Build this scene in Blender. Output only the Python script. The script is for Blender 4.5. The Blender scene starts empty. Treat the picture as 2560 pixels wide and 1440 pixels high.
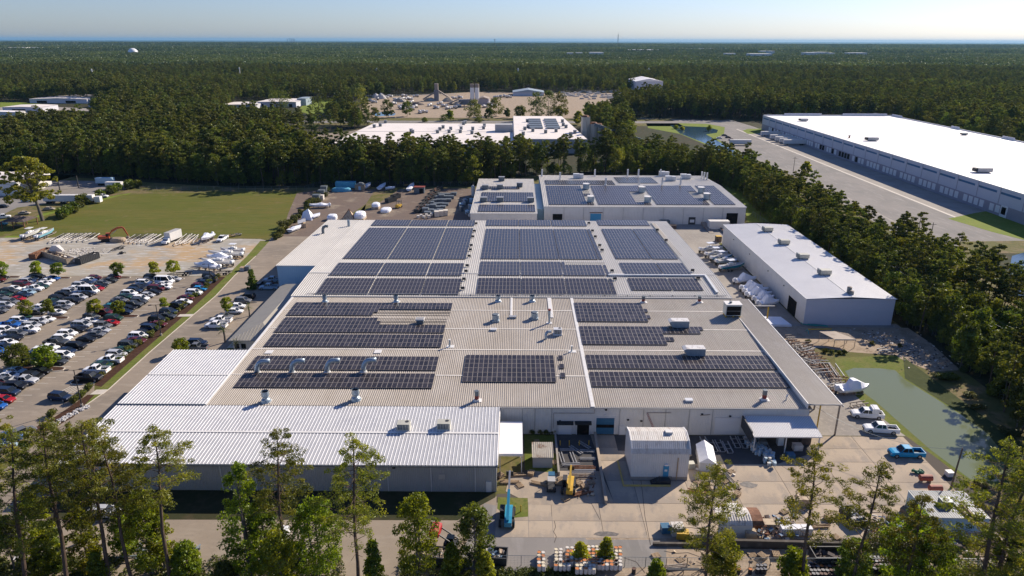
import bpy, math, random
import numpy as np
from mathutils import Matrix, Vector
R = math.radians
C = bpy.context.scene.collection
S = bpy.context.scene
RNG = random.Random(7)

# ---------------------------------------------------------------- camera
CH = 72.0                      # flying height of the camera, metres
FPX = 1750.0                   # focal length in pixels of a 2560 px wide frame
TILT = math.atan((720-101.3)/FPX); ROLL = math.atan(7.5/2560); YAW = math.atan(10/FPX*math.cos(TILT))
_f = Vector((-math.sin(YAW)*math.cos(TILT), math.cos(YAW)*math.cos(TILT), -math.sin(TILT)))
_r0 = Vector((math.cos(YAW), math.sin(YAW), 0)); _u0 = _r0.cross(_f)
_r = _r0*math.cos(ROLL) + _u0*math.sin(ROLL); _u = -_r0*math.sin(ROLL) + _u0*math.cos(ROLL)
cam_data = bpy.data.cameras.new('camera'); cam = bpy.data.objects.new('camera', cam_data); C.objects.link(cam)
cam_data.sensor_width = 36; cam_data.lens = FPX/2560*36
cam_data.clip_start = 0.5; cam_data.clip_end = 120000
m = Matrix((( _r.x, _u.x, -_f.x, 0), (_r.y, _u.y, -_f.y, 0), (_r.z, _u.z, -_f.z, CH), (0, 0, 0, 1)))
cam.matrix_world = m
S.camera = cam

# ---------------------------------------------------------------- world, sun, exposure
SUN_EL = R(31); SUN_AZ = math.atan2(0.73, 0.68)      # azimuth clockwise from +Y
w = bpy.data.worlds.new('World'); S.world = w; w.use_nodes = True
wn = w.node_tree.nodes; wl = w.node_tree.links; wn.clear()
sky = wn.new('ShaderNodeTexSky'); sky.sky_type = 'NISHITA'; sky.sun_disc = False
sky.sun_elevation = SUN_EL; sky.sun_rotation = SUN_AZ
sky.altitude = 30; sky.air_density = 1.0; sky.dust_density = 0.4; sky.ozone_density = 1.6
bg = wn.new('ShaderNodeBackground'); bg.inputs[1].default_value = 0.058
wo = wn.new('ShaderNodeOutputWorld'); tint = wn.new('ShaderNodeVectorMath'); tint.operation = 'MULTIPLY'; tint.inputs[1].default_value = (0.88, 1.02, 1.50)   # the photograph's cool white balance, whole sky alike
wl.new(sky.outputs[0], tint.inputs[0]); wl.new(tint.outputs[0], bg.inputs[0]); wl.new(bg.outputs[0], wo.inputs[0])
sd = bpy.data.lights.new('sun', 'SUN'); sd.energy = 5.0; sd.angle = R(0.55); sd.color = (1.0, 0.885, 0.745)
sun = bpy.data.objects.new('sun', sd); C.objects.link(sun)
sdir = Vector((math.sin(SUN_AZ)*math.cos(SUN_EL), math.cos(SUN_AZ)*math.cos(SUN_EL), math.sin(SUN_EL)))
sun.rotation_euler = sdir.to_track_quat('Z', 'Y').to_euler(); sun.location = (150, 150, 140)
S.view_settings.view_transform = 'Standard'; S.view_settings.look = 'None'
S.view_settings.exposure = 0.58; S.view_settings.gamma = 1.0; S.view_settings.use_curve_mapping = False

HAZE = 2.6e-5      # density of the air, per metre

# ---------------------------------------------------------------- measuring
# The survey of the place was read off the photograph; P() turns a sighted point into the spot on the
# ground (or on a level z) where the thing really stands.
def P(px, py, z=0.0):
    d = _f + _r*((px-1280)/FPX) - _u*((py-720)/FPX)
    t = (z-CH)/d.z
    return (d.x*t, d.y*t)
def PR(px, py, zf):
    z = 7.0
    for _ in range(12):
        x, y = P(px, py, z); z = zf(y)
    return x, y

# ---------------------------------------------------------------- materials
M = {}
def mat(name, col, rough=0.7, metal=0.0, var=(), bump=None, spec=0.5, objcol=False, objrand=0.0, stretch=None, coat=0.0, alpha=None):
    m = bpy.data.materials.new(name); m.use_nodes = True; M[name] = m
    nt = m.node_tree; N = nt.nodes; L = nt.links; b = N['Principled BSDF']
    b.inputs['Roughness'].default_value = rough; b.inputs['Metallic'].default_value = metal
    b.inputs['Specular IOR Level'].default_value = spec if rough < .86 else .12
    if coat: b.inputs['Coat Weight'].default_value = coat; b.inputs['Coat Roughness'].default_value = 0.08
    cur = None
    if objcol:
        oi = N.new('ShaderNodeObjectInfo'); cur = oi.outputs['Color']
    tc = None
    def coords(st=None):
        nonlocal tc
        if tc is None: tc = N.new('ShaderNodeTexCoord')
        if st is None: return tc.outputs['Object']
        mp = N.new('ShaderNodeMapping'); mp.inputs['Scale'].default_value = st; L.new(tc.outputs['Object'], mp.inputs['Vector']); return mp.outputs[0]
    for v in var:
        sc, c2, lo, hi = v[:4]; st = v[4] if len(v) > 4 else stretch
        n = N.new('ShaderNodeTexNoise'); n.inputs['Scale'].default_value = sc; n.inputs['Detail'].default_value = 5
        n.inputs['Roughness'].default_value = 0.62; L.new(coords(st), n.inputs['Vector'])
        mr = N.new('ShaderNodeMapRange'); mr.inputs['From Min'].default_value = lo; mr.inputs['From Max'].default_value = hi
        L.new(n.outputs['Fac'], mr.inputs['Value'])
        mx = N.new('ShaderNodeMix'); mx.data_type = 'RGBA'; L.new(mr.outputs[0], mx.inputs['Factor'])
        if cur is None: mx.inputs['A'].default_value = (*col, 1)
        else: L.new(cur, mx.inputs['A'])
        mx.inputs['B'].default_value = (*c2, 1); cur = mx.outputs['Result']
    if objrand:
        oi = N.new('ShaderNodeObjectInfo'); hs = N.new('ShaderNodeHueSaturation')
        mr = N.new('ShaderNodeMapRange'); mr.inputs['To Min'].default_value = 1-objrand; mr.inputs['To Max'].default_value = 1+objrand
        L.new(oi.outputs['Random'], mr.inputs['Value']); L.new(mr.outputs[0], hs.inputs['Value'])
        if cur is None: hs.inputs['Color'].default_value = (*col, 1)
        else: L.new(cur, hs.inputs['Color'])
        cur = hs.outputs[0]
    if cur is None: b.inputs['Base Color'].default_value = (*col, 1)
    else: L.new(cur, b.inputs['Base Color'])
    if bump:
        n = N.new('ShaderNodeTexNoise'); n.inputs['Scale'].default_value = bump[0]; n.inputs['Detail'].default_value = 4
        L.new(coords(), n.inputs['Vector']); bp = N.new('ShaderNodeBump'); bp.inputs['Strength'].default_value = bump[1]
        bp.inputs['Distance'].default_value = bump[2] if len(bump) > 2 else 0.1
        L.new(n.outputs['Fac'], bp.inputs['Height']); L.new(bp.outputs[0], b.inputs['Normal'])
    return m

def leafmat(name, c1, c2, c3, rnd=0.35, sc=0.45, trans=0.35, hue=0.03, isl=(0.7, 1.35)):
    """foliage: clumps of two greens plus a third rarer tone; every tree a little different; light passes through"""
    m = bpy.data.materials.new(name); m.use_nodes = True; M[name] = m
    nt = m.node_tree; N = nt.nodes; L = nt.links; N.clear()
    out = N.new('ShaderNodeOutputMaterial'); geo = N.new('ShaderNodeNewGeometry'); oi = N.new('ShaderNodeObjectInfo')
    n = N.new('ShaderNodeTexNoise'); n.inputs['Scale'].default_value = sc; n.inputs['Detail'].default_value = 3; L.new(geo.outputs['Position'], n.inputs['Vector'])
    cr = N.new('ShaderNodeValToRGB'); e = cr.color_ramp.elements
    e[0].position = 0.38; e[0].color = (*c1, 1); e[1].position = 0.62; e[1].color = (*c2, 1); k = e.new(0.8); k.color = (*c3, 1)
    L.new(n.outputs['Fac'], cr.inputs[0])
    hs = N.new('ShaderNodeHueSaturation'); L.new(cr.outputs[0], hs.inputs['Color'])
    r1 = N.new('ShaderNodeMapRange'); r1.inputs['To Min'].default_value = 1-rnd; r1.inputs['To Max'].default_value = 1+rnd; L.new(oi.outputs['Random'], r1.inputs['Value']); L.new(r1.outputs[0], hs.inputs['Value'])
    mm = N.new('ShaderNodeMath'); mm.operation = 'MULTIPLY'; mm.inputs[1].default_value = 7.31; L.new(oi.outputs['Random'], mm.inputs[0])
    fr = N.new('ShaderNodeMath'); fr.operation = 'FRACT'; L.new(mm.outputs[0], fr.inputs[0])
    r2 = N.new('ShaderNodeMapRange'); r2.inputs['To Min'].default_value = 0.5-hue; r2.inputs['To Max'].default_value = 0.5+hue*0.6; L.new(fr.outputs[0], r2.inputs['Value']); L.new(r2.outputs[0], hs.inputs['Hue'])
    r3 = N.new('ShaderNodeMapRange'); r3.inputs['To Min'].default_value = isl[0]; r3.inputs['To Max'].default_value = isl[1]; L.new(geo.outputs['Random Per Island'], r3.inputs['Value'])
    vm = N.new('ShaderNodeVectorMath'); vm.operation = 'SCALE'; L.new(hs.outputs[0], vm.inputs[0]); L.new(r3.outputs[0], vm.inputs['Scale'])
    d = N.new('ShaderNodeBsdfDiffuse'); L.new(vm.outputs[0], d.inputs[0])
    t = N.new('ShaderNodeBsdfTranslucent'); vt = N.new('ShaderNodeVectorMath'); vt.operation = 'MULTIPLY'; vt.inputs[1].default_value = (1.35, 1.25, 0.5); L.new(vm.outputs[0], vt.inputs[0]); L.new(vt.outputs[0], t.inputs[0])
    mx = N.new('ShaderNodeMixShader'); mx.inputs[0].default_value = trans; L.new(d.outputs[0], mx.inputs[1]); L.new(t.outputs[0], mx.inputs[2])
    g = N.new('ShaderNodeBsdfGlossy'); g.inputs['Roughness'].default_value = 0.45; g.inputs[0].default_value = (0.8, 0.85, 0.8, 1)
    m2 = N.new('ShaderNodeMixShader'); m2.inputs[0].default_value = 0.025; L.new(mx.outputs[0], m2.inputs[1]); L.new(g.outputs[0], m2.inputs[2])
    L.new(m2.outputs[0], out.inputs['Surface'])
    return m

# ground family
mat('forest_floor', (0.045, 0.042, 0.022), 0.95, var=[(0.02, (0.03, 0.04, 0.015), .4, .6), (0.3, (0.09, 0.065, 0.04), .5, .75)])
mat('gravel', (0.36, 0.33, 0.27), 0.95, var=[(0.035, (0.43, 0.30, 0.165), .47, .58), (0.10, (0.30, 0.28, 0.24), .48, .66), (0.35, (0.50, 0.49, 0.46), .52, .66, (0.5, 2.4, 1)), (3.0, (0.28, 0.245, 0.2), .55, .8)], bump=(3, .4, .1))
mat('sand_track', (0.42, 0.31, 0.19), 0.95, var=[(0.3, (0.34, 0.22, 0.12), .45, .7), (2, (0.45, 0.38, 0.28), .5, .8)])
mat('asphalt_old', (0.285, 0.235, 0.18), 0.9, var=[(0.05, (0.225, 0.19, 0.15), .42, .62), (0.35, (0.33, 0.28, 0.22), .5, .72, (0.6, 1.6, 1)), (2.5, (0.15, 0.135, 0.12), .6, .8)], bump=(6, .25, .05))
mat('asphalt_brown', (0.165, 0.125, 0.10), 0.9, var=[(0.08, (0.30, 0.25, 0.185), .52, .68), (0.5, (0.12, 0.10, 0.085), .5, .72), (3, (0.22, 0.17, 0.13), .55, .8)], bump=(6, .25, .05))
mat('asphalt_grey', (0.245, 0.225, 0.205), 0.9, var=[(0.05, (0.20, 0.19, 0.175), .4, .62), (0.25, (0.29, 0.27, 0.25), .52, .72, (1.8, .35, 1))])
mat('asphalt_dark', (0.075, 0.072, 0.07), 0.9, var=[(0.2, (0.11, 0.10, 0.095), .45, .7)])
mat('concrete', (0.41, 0.335, 0.25), 0.88, var=[(0.07, (0.27, 0.225, 0.18), .47, .66), (0.25, (0.31, 0.265, 0.215), .5, .62, (1.8, .6, 1)), (0.55, (0.45, 0.36, 0.265), .5, .72), (2.2, (0.27, 0.235, 0.2), .62, .8)], bump=(5, .2, .05), objrand=0.07)
mat('concrete_grey', (0.34, 0.31, 0.27), 0.88, var=[(0.1, (0.27, 0.245, 0.215), .4, .62), (1.2, (0.39, 0.35, 0.30), .5, .75)], objrand=0.05)
mat('concrete_pale', (0.52, 0.47, 0.40), 0.85, var=[(0.7, (0.42, 0.38, 0.32), .5, .75)])
mat('wall_shaded', (0.10, 0.088, 0.075), 0.9, var=[(0.8, (0.16, 0.14, 0.12), .5, .7)])  # dark concrete, with the shadow beneath the yard wall put into its tone
mat('pail_blue', (0.34, 0.46, 0.54), 0.6)
mat('joint', (0.10, 0.085, 0.07), 0.95)
mat('oil_stain', (0.085, 0.075, 0.068), 0.6, var=[(1.5, (0.16, 0.14, 0.12), .45, .65)])
mat('lawn', (0.098, 0.112, 0.018), 0.95, var=[(0.03, (0.140, 0.120, 0.028), .4, .62, (0.7, 2.5, 1)), (0.25, (0.082, 0.095, 0.014), .45, .7, (0.5, 2.5, 1)), (0.5, (0.125, 0.125, 0.03), .5, .62, (0.12, 2.2, 1)), (0.12, (0.17, 0.135, 0.06), .60, .72), (2.0, (0.15, 0.14, 0.05), .58, .8)], bump=(8, .5, .1))
mat('lawn_bright', (0.15, 0.20, 0.025), 0.95, var=[(0.12, (0.19, 0.22, 0.04), .4, .62), (1.0, (0.10, 0.15, 0.02), .5, .7)])
mat('verge', (0.125, 0.15, 0.028), 0.95, var=[(0.25, (0.17, 0.16, 0.05), .45, .66), (1.5, (0.08, 0.11, 0.02), .5, .7)], bump=(8, .5, .1))
mat('rough_grass', (0.12, 0.115, 0.035), 0.95, var=[(0.12, (0.19, 0.145, 0.075), .45, .6), (0.6, (0.075, 0.09, 0.025), .5, .7)], bump=(6, .5, .1))
mat('mulch', (0.055, 0.028, 0.018), 0.95, var=[(1.5, (0.10, 0.055, 0.035), .5, .7)])
mat('leaf_litter', (0.11, 0.072, 0.045), 0.95, var=[(0.25, (0.06, 0.05, 0.025), .45, .62), (1.4, (0.17, 0.12, 0.08), .52, .72), (0.9, (0.06, 0.075, 0.02), .58, .7)], bump=(4, .6, .1))
mat('pale_dirt', (0.36, 0.28, 0.20), 0.95, var=[(0.3, (0.25, 0.19, 0.13), .45, .65), (1.8, (0.43, 0.36, 0.27), .5, .75)])
mat('white_line', (0.62, 0.58, 0.50), 0.8, var=[(1.2, (0.35, 0.31, 0.26), .5, .7)])
mat('yellow_line', (0.55, 0.40, 0.10), 0.8, var=[(1.2, (0.35, 0.29, 0.17), .45, .7)])
mat('bank_shaded', (0.045, 0.058, 0.018), 0.95, var=[(0.5, (0.07, 0.08, 0.025), .45, .7)], bump=(6, .5, .1))  # bank grass darkened, the tree band's shade put into the colour
mat('canopy_far', (0.035, 0.052, 0.026), 0.95, var=[(0.004, (0.045, 0.055, 0.028), .4, .6), (0.03, (0.018, 0.032, 0.014), .45, .65)])
# buildings
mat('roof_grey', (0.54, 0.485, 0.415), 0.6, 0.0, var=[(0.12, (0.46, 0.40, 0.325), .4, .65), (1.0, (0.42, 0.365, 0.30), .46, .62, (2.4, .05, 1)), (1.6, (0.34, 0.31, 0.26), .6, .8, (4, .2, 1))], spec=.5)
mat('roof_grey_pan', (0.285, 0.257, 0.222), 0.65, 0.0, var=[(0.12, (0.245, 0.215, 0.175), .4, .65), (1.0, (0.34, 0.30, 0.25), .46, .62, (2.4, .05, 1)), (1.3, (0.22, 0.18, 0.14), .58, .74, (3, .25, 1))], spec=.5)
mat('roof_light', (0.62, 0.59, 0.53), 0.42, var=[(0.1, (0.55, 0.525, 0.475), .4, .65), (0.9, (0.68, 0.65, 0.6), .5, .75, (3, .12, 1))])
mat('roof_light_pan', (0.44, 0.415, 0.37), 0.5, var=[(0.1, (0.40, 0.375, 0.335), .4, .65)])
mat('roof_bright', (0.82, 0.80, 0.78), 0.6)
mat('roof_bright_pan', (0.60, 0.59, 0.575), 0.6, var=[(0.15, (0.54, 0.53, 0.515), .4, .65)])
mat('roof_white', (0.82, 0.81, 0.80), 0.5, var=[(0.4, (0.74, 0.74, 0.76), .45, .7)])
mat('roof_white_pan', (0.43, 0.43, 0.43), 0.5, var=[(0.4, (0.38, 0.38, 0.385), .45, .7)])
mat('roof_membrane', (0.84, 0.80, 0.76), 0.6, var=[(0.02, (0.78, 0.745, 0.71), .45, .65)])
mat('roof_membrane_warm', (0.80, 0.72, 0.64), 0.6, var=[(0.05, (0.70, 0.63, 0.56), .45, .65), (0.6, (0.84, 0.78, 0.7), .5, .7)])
mat('roof_tan', (0.34, 0.31, 0.25), 0.6, var=[(0.4, (0.30, 0.275, 0.225), .45, .7)])
mat('roof_slate', (0.30, 0.36, 0.40), 0.5)
mat('roof_brown', (0.33, 0.26, 0.20), 0.7, var=[(0.6, (0.24, 0.18, 0.14), .45, .65)])
mat('rust_sheet', (0.50, 0.44, 0.34), 0.7, var=[(0.45, (0.20, 0.10, 0.045), .5, .62), (2.5, (0.62, 0.58, 0.48), .5, .7, (3, .5, 1))])
mat('shed_roof', (0.60, 0.56, 0.50), 0.5, var=[(0.5, (0.40, 0.33, 0.27), .5, .68, (3, .6, 1)), (3, (0.7, 0.67, 0.62), .5, .7, (4, .4, 1))])
mat('trim_white', (0.70, 0.68, 0.64), 0.5, var=[(0.8, (0.58, 0.55, 0.5), .5, .75)])
mat('lap_strip', (0.80, 0.74, 0.64), 0.5, var=[(0.6, (0.62, 0.57, 0.48), .45, .7)])
mat('wall_white', (0.66, 0.64, 0.60), 0.6, var=[(0.35, (0.60, 0.58, 0.545), .45, .7), (1.4, (0.55, 0.53, 0.49), .6, .8, (3, 3, .25))])
mat('wall_grey', (0.40, 0.39, 0.37), 0.6, var=[(0.3, (0.36, 0.35, 0.33), .45, .7)])
mat('wall_blue', (0.36, 0.52, 0.62), 0.6, var=[(0.2, (0.33, 0.48, 0.58), .45, .7)])
mat('wall_lav', (0.56, 0.56, 0.60), 0.7, var=[(0.08, (0.52, 0.52, 0.55), .45, .7)])
mat('wall_mauve', (0.34, 0.31, 0.34), 0.75, var=[(0.1, (0.30, 0.28, 0.31), .45, .7)])
mat('stripe_blue', (0.015, 0.13, 0.27), 0.5)
mat('door_blue', (0.02, 0.11, 0.20), 0.5, var=[(0.8, (0.03, 0.14, 0.24), .45, .7)])
mat('door_blue_bright', (0.03, 0.27, 0.48), 0.5)
mat('door_white', (0.72, 0.71, 0.69), 0.5)
mat('dark_void', (0.012, 0.011, 0.011), 0.9, var=[(0.8, (0.035, 0.02, 0.015), .55, .7)])
mat('black_rubber', (0.02, 0.02, 0.02), 0.8)
mat('steel', (0.38, 0.38, 0.38), 0.45, 0.3, var=[(2, (0.30, 0.30, 0.30), .45, .7)])
mat('galv', (0.34, 0.41, 0.46), 0.38, 0.45, var=[(1.5, (0.26, 0.33, 0.38), .45, .7)])
mat('galv_dark', (0.16, 0.185, 0.20), 0.5, 0.3, var=[(1.5, (0.11, 0.125, 0.14), .45, .7)])
mat('duct_white', (0.66, 0.66, 0.65), 0.4, 0.1, var=[(1.5, (0.55, 0.54, 0.52), .45, .7)])
mat('unit_beige', (0.44, 0.43, 0.36), 0.55, var=[(1.2, (0.38, 0.37, 0.31), .45, .7)])
mat('unit_rusty', (0.62, 0.60, 0.57), 0.5, var=[(0.55, (0.20, 0.13, 0.10), .52, .64)])
mat('grille', (0.035, 0.035, 0.038), 0.6)
mat('rust', (0.18, 0.075, 0.035), 0.85, var=[(1.5, (0.30, 0.15, 0.08), .5, .7), (4, (0.09, 0.045, 0.03), .55, .7)])
mat('rust_red', (0.22, 0.035, 0.025), 0.7, var=[(2, (0.13, 0.04, 0.03), .5, .7)])
mat('frame_steel', (0.30, 0.255, 0.21), 0.75, var=[(1.5, (0.17, 0.10, 0.065), .5, .68)])
mat('dark_steel', (0.03, 0.032, 0.036), 0.6)
mat('pole_wood', (0.13, 0.10, 0.075), 0.9)
mat('wood', (0.36, 0.26, 0.16), 0.85, var=[(2, (0.26, 0.18, 0.11), .5, .7)])
mat('yellow_paint', (0.55, 0.34, 0.03), 0.55, var=[(3, (0.35, 0.22, 0.05), .55, .75)])
mat('orange_paint', (0.42, 0.085, 0.02), 0.5, var=[(1.5, (0.27, 0.06, 0.02), .5, .7)])
mat('red_paint', (0.42, 0.015, 0.02), 0.45)
mat('tank_red', (0.34, 0.06, 0.03), 0.6, var=[(1.5, (0.22, 0.05, 0.03), .45, .65)])
mat('cyan_paint', (0.02, 0.24, 0.38), 0.45)
mat('green_paint', (0.02, 0.16, 0.09), 0.6)
mat('teal_paint', (0.05, 0.30, 0.27), 0.6)
mat('tarp_blue', (0.10, 0.36, 0.50), 0.6, var=[(1, (0.07, 0.28, 0.42), .45, .7)])
mat('solar_cell', (0.036, 0.031, 0.033), 0.26, 0.0, spec=0.2, objrand=0.35)
mat('solar_frame', (0.36, 0.32, 0.28), 0.6, 0.0)
mat('solar_edge', (0.008, 0.008, 0.010), 0.5)
mat('shrink_wrap', (0.80, 0.81, 0.84), 0.4, var=[(0.8, (0.74, 0.76, 0.80), .5, .7)], bump=(1.2, .5, .15))
mat('gelcoat_white', (0.80, 0.79, 0.76), 0.22, coat=0.3)
mat('deck_beige', (0.66, 0.60, 0.50), 0.6)
mat('boat_interior', (0.34, 0.33, 0.31), 0.7)
mat('trailer_white', (0.68, 0.65, 0.60), 0.45)
mat('engine_white', (0.74, 0.75, 0.77), 0.35)
mat('paint', (0.5, 0.5, 0.5), 0.38, 0.0, objcol=True, coat=0.12, spec=.3)
mat('hull_paint', (0.5, 0.5, 0.5), 0.25, 0.0, objcol=True, coat=0.4)
mat('obj_matte', (0.5, 0.5, 0.5), 0.8, 0.0, objcol=True, var=[])
mat('car_glass', (0.010, 0.014, 0.018), 0.12, 0.0, spec=0.4)
mat('tyre', (0.016, 0.016, 0.016), 0.85)
mat('rim', (0.42, 0.42, 0.42), 0.35, 0.6)
mat('lamp_glass', (0.75, 0.76, 0.78), 0.15, 0.2)
mat('tail_red', (0.30, 0.01, 0.01), 0.3)
mat('plastic_dark', (0.025, 0.025, 0.027), 0.6)
mat('bark', (0.105, 0.075, 0.055), 0.95, var=[(1.5, (0.17, 0.125, 0.10), .5, .7, (2, 2, .5))])
mat('bark_grey', (0.13, 0.115, 0.095), 0.95, var=[(1.5, (0.21, 0.19, 0.165), .5, .7, (2, 2, .5))])
mat('bark_pale', (0.30, 0.27, 0.22), 0.95, var=[(1.5, (0.22, 0.19, 0.155), .5, .7)])
mat('debris_white', (0.60, 0.56, 0.50), 0.8, var=[(1.2, (0.35, 0.30, 0.25), .5, .66)])
mat('debris_tan', (0.48, 0.38, 0.26), 0.85, var=[(1.2, (0.25, 0.17, 0.12), .5, .66)])
mat('debris_dark', (0.07, 0.055, 0.05), 0.85, var=[(1.2, (0.16, 0.11, 0.09), .5, .66)])
mat('debris_blue', (0.10, 0.17, 0.26), 0.75)
mat('tank_steel', (0.55, 0.53, 0.50), 0.5, var=[(.3, (0.42, 0.38, 0.33), .5, .7)])
mat('plant_steel', (0.17, 0.17, 0.185), 0.6, var=[(.3, (0.27, 0.25, 0.24), .5, .7)])
mat('silo_cream', (0.50, 0.46, 0.38), 0.7, var=[(.25, (0.36, 0.31, 0.24), .5, .68, (2, 2, .4))])
mat('riprap', (0.42, 0.41, 0.40), 0.9, objrand=.3)
# water
def water(name, col, rough, bs, st):
    m = mat(name, col, rough, bump=(bs, st, .05), spec=.5); m.node_tree.nodes['Principled BSDF'].inputs['IOR'].default_value = 1.33
water('pond_water', (0.145, 0.168, 0.085), 0.08, 1.6, .08)
water('lake_water', (0.035, 0.075, 0.11), 0.10, 1.2, .25)
# foliage
leafmat('pine_leaf', (0.10, 0.122, 0.014), (0.215, 0.22, 0.026), (0.31, 0.285, 0.04), trans=.5)
leafmat('pine_leaf_far', (0.080, 0.106, 0.017), (0.135, 0.155, 0.026), (0.215, 0.215, 0.04), rnd=.42, sc=.22, trans=.38, hue=.028, isl=(.85,1.15))
leafmat('broad_leaf', (0.13, 0.185, 0.012), (0.24, 0.29, 0.018), (0.36, 0.36, 0.028), trans=.6)
leafmat('broad_leaf_dark', (0.065, 0.098, 0.012), (0.12, 0.155, 0.018), (0.19, 0.205, 0.026), trans=.45)
leafmat('broad_leaf_far', (0.085, 0.118, 0.016), (0.140, 0.170, 0.024), (0.20, 0.215, 0.036), rnd=.42, sc=.22, trans=.42, hue=.028, isl=(.85,1.15))
leafmat('canopy_leaf', (0.046, 0.072, 0.028), (0.070, 0.098, 0.036), (0.105, 0.13, 0.048), rnd=.22, sc=.03, trans=.3, hue=.02, isl=(.9,1.1))
leafmat('canopy_leaf_pale', (0.080, 0.112, 0.036), (0.115, 0.150, 0.046), (0.16, 0.19, 0.06), rnd=.22, sc=.03, trans=.3, hue=.02, isl=(.9,1.1))
leafmat('shrub_leaf', (0.11, 0.14, 0.025), (0.17, 0.19, 0.04), (0.230, 0.190, 0.150), sc=2.2, trans=.3)
leafmat('weed_leaf', (0.065, 0.080, 0.018), (0.11, 0.12, 0.03), (0.16, 0.14, 0.05), sc=1.0, trans=.3)
leafmat('palm_leaf', (0.075, 0.105, 0.022), (0.12, 0.14, 0.03), (0.2, 0.19, 0.06), sc=1.5, trans=.3)

# ---------------------------------------------------------------- mesh builder
SPLIT = {'downspout','post','leg','stand','conduit','beam','bearer','bar','lamp_head','brace','foot','corner_post','fork','arm','skylight','kerb','lift_arm','pipe','antenna','insulator','parapet_step','hydraulic_ram','retaining_wall','guy_wire','mast','block'}
FINE = {'rib','skid','crossbar','bunk','wheels','lacing','louvre','grille','railing','roof_seam','roller','rubbish','scrap','mounting_rail','cage','chord','cradle','frame','roll_cage','handrail','steps','walls','gunwale','cockpit','conveyor','rail','bed','container','rim','door_frame','casing','body','tyre'}
MULTI = {}
class MB:
    def __init__(s): s.v = []; s.f = []; s.m = []; s.mi = 0; s.p = []
    def add(s, vs, fs):
        o = len(s.v); s.p.append((o, len(s.f))); s.v += [tuple(v) for v in vs]; s.f += [tuple(i+o for i in f) for f in fs]; s.m += [s.mi]*len(fs); return s
    def box(s, x0, y0, z0, x1, y1, z1):
        return s.add([(x0,y0,z0),(x1,y0,z0),(x1,y1,z0),(x0,y1,z0),(x0,y0,z1),(x1,y0,z1),(x1,y1,z1),(x0,y1,z1)],
                     [(0,3,2,1),(4,5,6,7),(0,1,5,4),(1,2,6,5),(2,3,7,6),(3,0,4,7)])
    def obox(s, c, size, rz=0.0, ry=0.0, rx=0.0):
        mt = Matrix.Translation(c) @ Matrix.Rotation(rz, 4, 'Z') @ Matrix.Rotation(ry, 4, 'Y') @ Matrix.Rotation(rx, 4, 'X')
        a, b, d = size[0]/2, size[1]/2, size[2]/2
        vs = [mt @ Vector(p) for p in [(-a,-b,-d),(a,-b,-d),(a,b,-d),(-a,b,-d),(-a,-b,d),(a,-b,d),(a,b,d),(-a,b,d)]]
        return s.add(vs, [(0,3,2,1),(4,5,6,7),(0,1,5,4),(1,2,6,5),(2,3,7,6),(3,0,4,7)])
    def bar(s, p, q, w, h=None):
        p = Vector(p); q = Vector(q); d = q-p; l = d.length
        if l < 1e-6: return s
        h = h or w; rot = d.to_track_quat('X', 'Z').to_matrix().to_4x4(); mt = Matrix.Translation((p+q)/2) @ rot
        a, b, e = l/2, w/2, h/2
        vs = [mt @ Vector(t) for t in [(-a,-b,-e),(a,-b,-e),(a,b,-e),(-a,b,-e),(-a,-b,e),(a,-b,e),(a,b,e),(-a,b,e)]]
        return s.add(vs, [(0,3,2,1),(4,5,6,7),(0,1,5,4),(1,2,6,5),(2,3,7,6),(3,0,4,7)])
    def tube(s, pts, rs, n=8, cap=True):
        pts = [Vector(p) for p in pts]; 
        if not hasattr(rs, '__len__'): rs = [rs]*len(pts)
        vs = []; fs = []
        for i, p in enumerate(pts):
            d = (pts[min(i+1, len(pts)-1)] - pts[max(i-1, 0)]).normalized()
            a = d.orthogonal().normalized() if i == 0 else (pa - d*pa.dot(d)).normalized()
            pa = a; b = d.cross(a)
            for k in range(n):
                t = 2*math.pi*k/n; vs.append(p + a*math.cos(t)*rs[i] + b*math.sin(t)*rs[i])
        for i in range(len(pts)-1):
            for k in range(n):
                k2 = (k+1) % n; fs.append((i*n+k, i*n+k2, (i+1)*n+k2, (i+1)*n+k))
        if cap: fs.append(tuple(range(n-1, -1, -1))); fs.append(tuple((len(pts)-1)*n+k for k in range(n)))
        return s.add(vs, fs)
    def cyl(s, x, y, z0, z1, r, n=12, r2=None):
        return s.tube([(x,y,z0),(x,y,z1)], [r, r if r2 is None else r2], n)
    def prism(s, poly, z0, z1):
        n = len(poly); ar = sum(poly[i][0]*poly[(i+1)%n][1]-poly[(i+1)%n][0]*poly[i][1] for i in range(n))
        if ar < 0: poly = poly[::-1]
        vs = [(x,y,z0) for x,y in poly]+[(x,y,z1) for x,y in poly]
        return s.add(vs, [tuple(range(n-1,-1,-1)), tuple(range(n,2*n))]+[(i,(i+1)%n,n+(i+1)%n,n+i) for i in range(n)])
    def sheet(s, poly, z):
        n = len(poly); ar = sum(poly[i][0]*poly[(i+1)%n][1]-poly[(i+1)%n][0]*poly[i][1] for i in range(n))
        if ar < 0: poly = poly[::-1]
        return s.add([(x,y,z) for x,y in poly], [tuple(range(n))])
    def loft(s, rings, closed=True, cap=True):
        n = len(rings[0]); vs = [p for r in rings for p in r]; fs = []
        for i in range(len(rings)-1):
            for k in range(n if closed else n-1):
                k2 = (k+1) % n; fs.append((i*n+k, i*n+k2, (i+1)*n+k2, (i+1)*n+k))
        if cap and closed: fs.append(tuple(range(n-1,-1,-1))); fs.append(tuple((len(rings)-1)*n+k for k in range(n)))
        return s.add(vs, fs)
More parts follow.
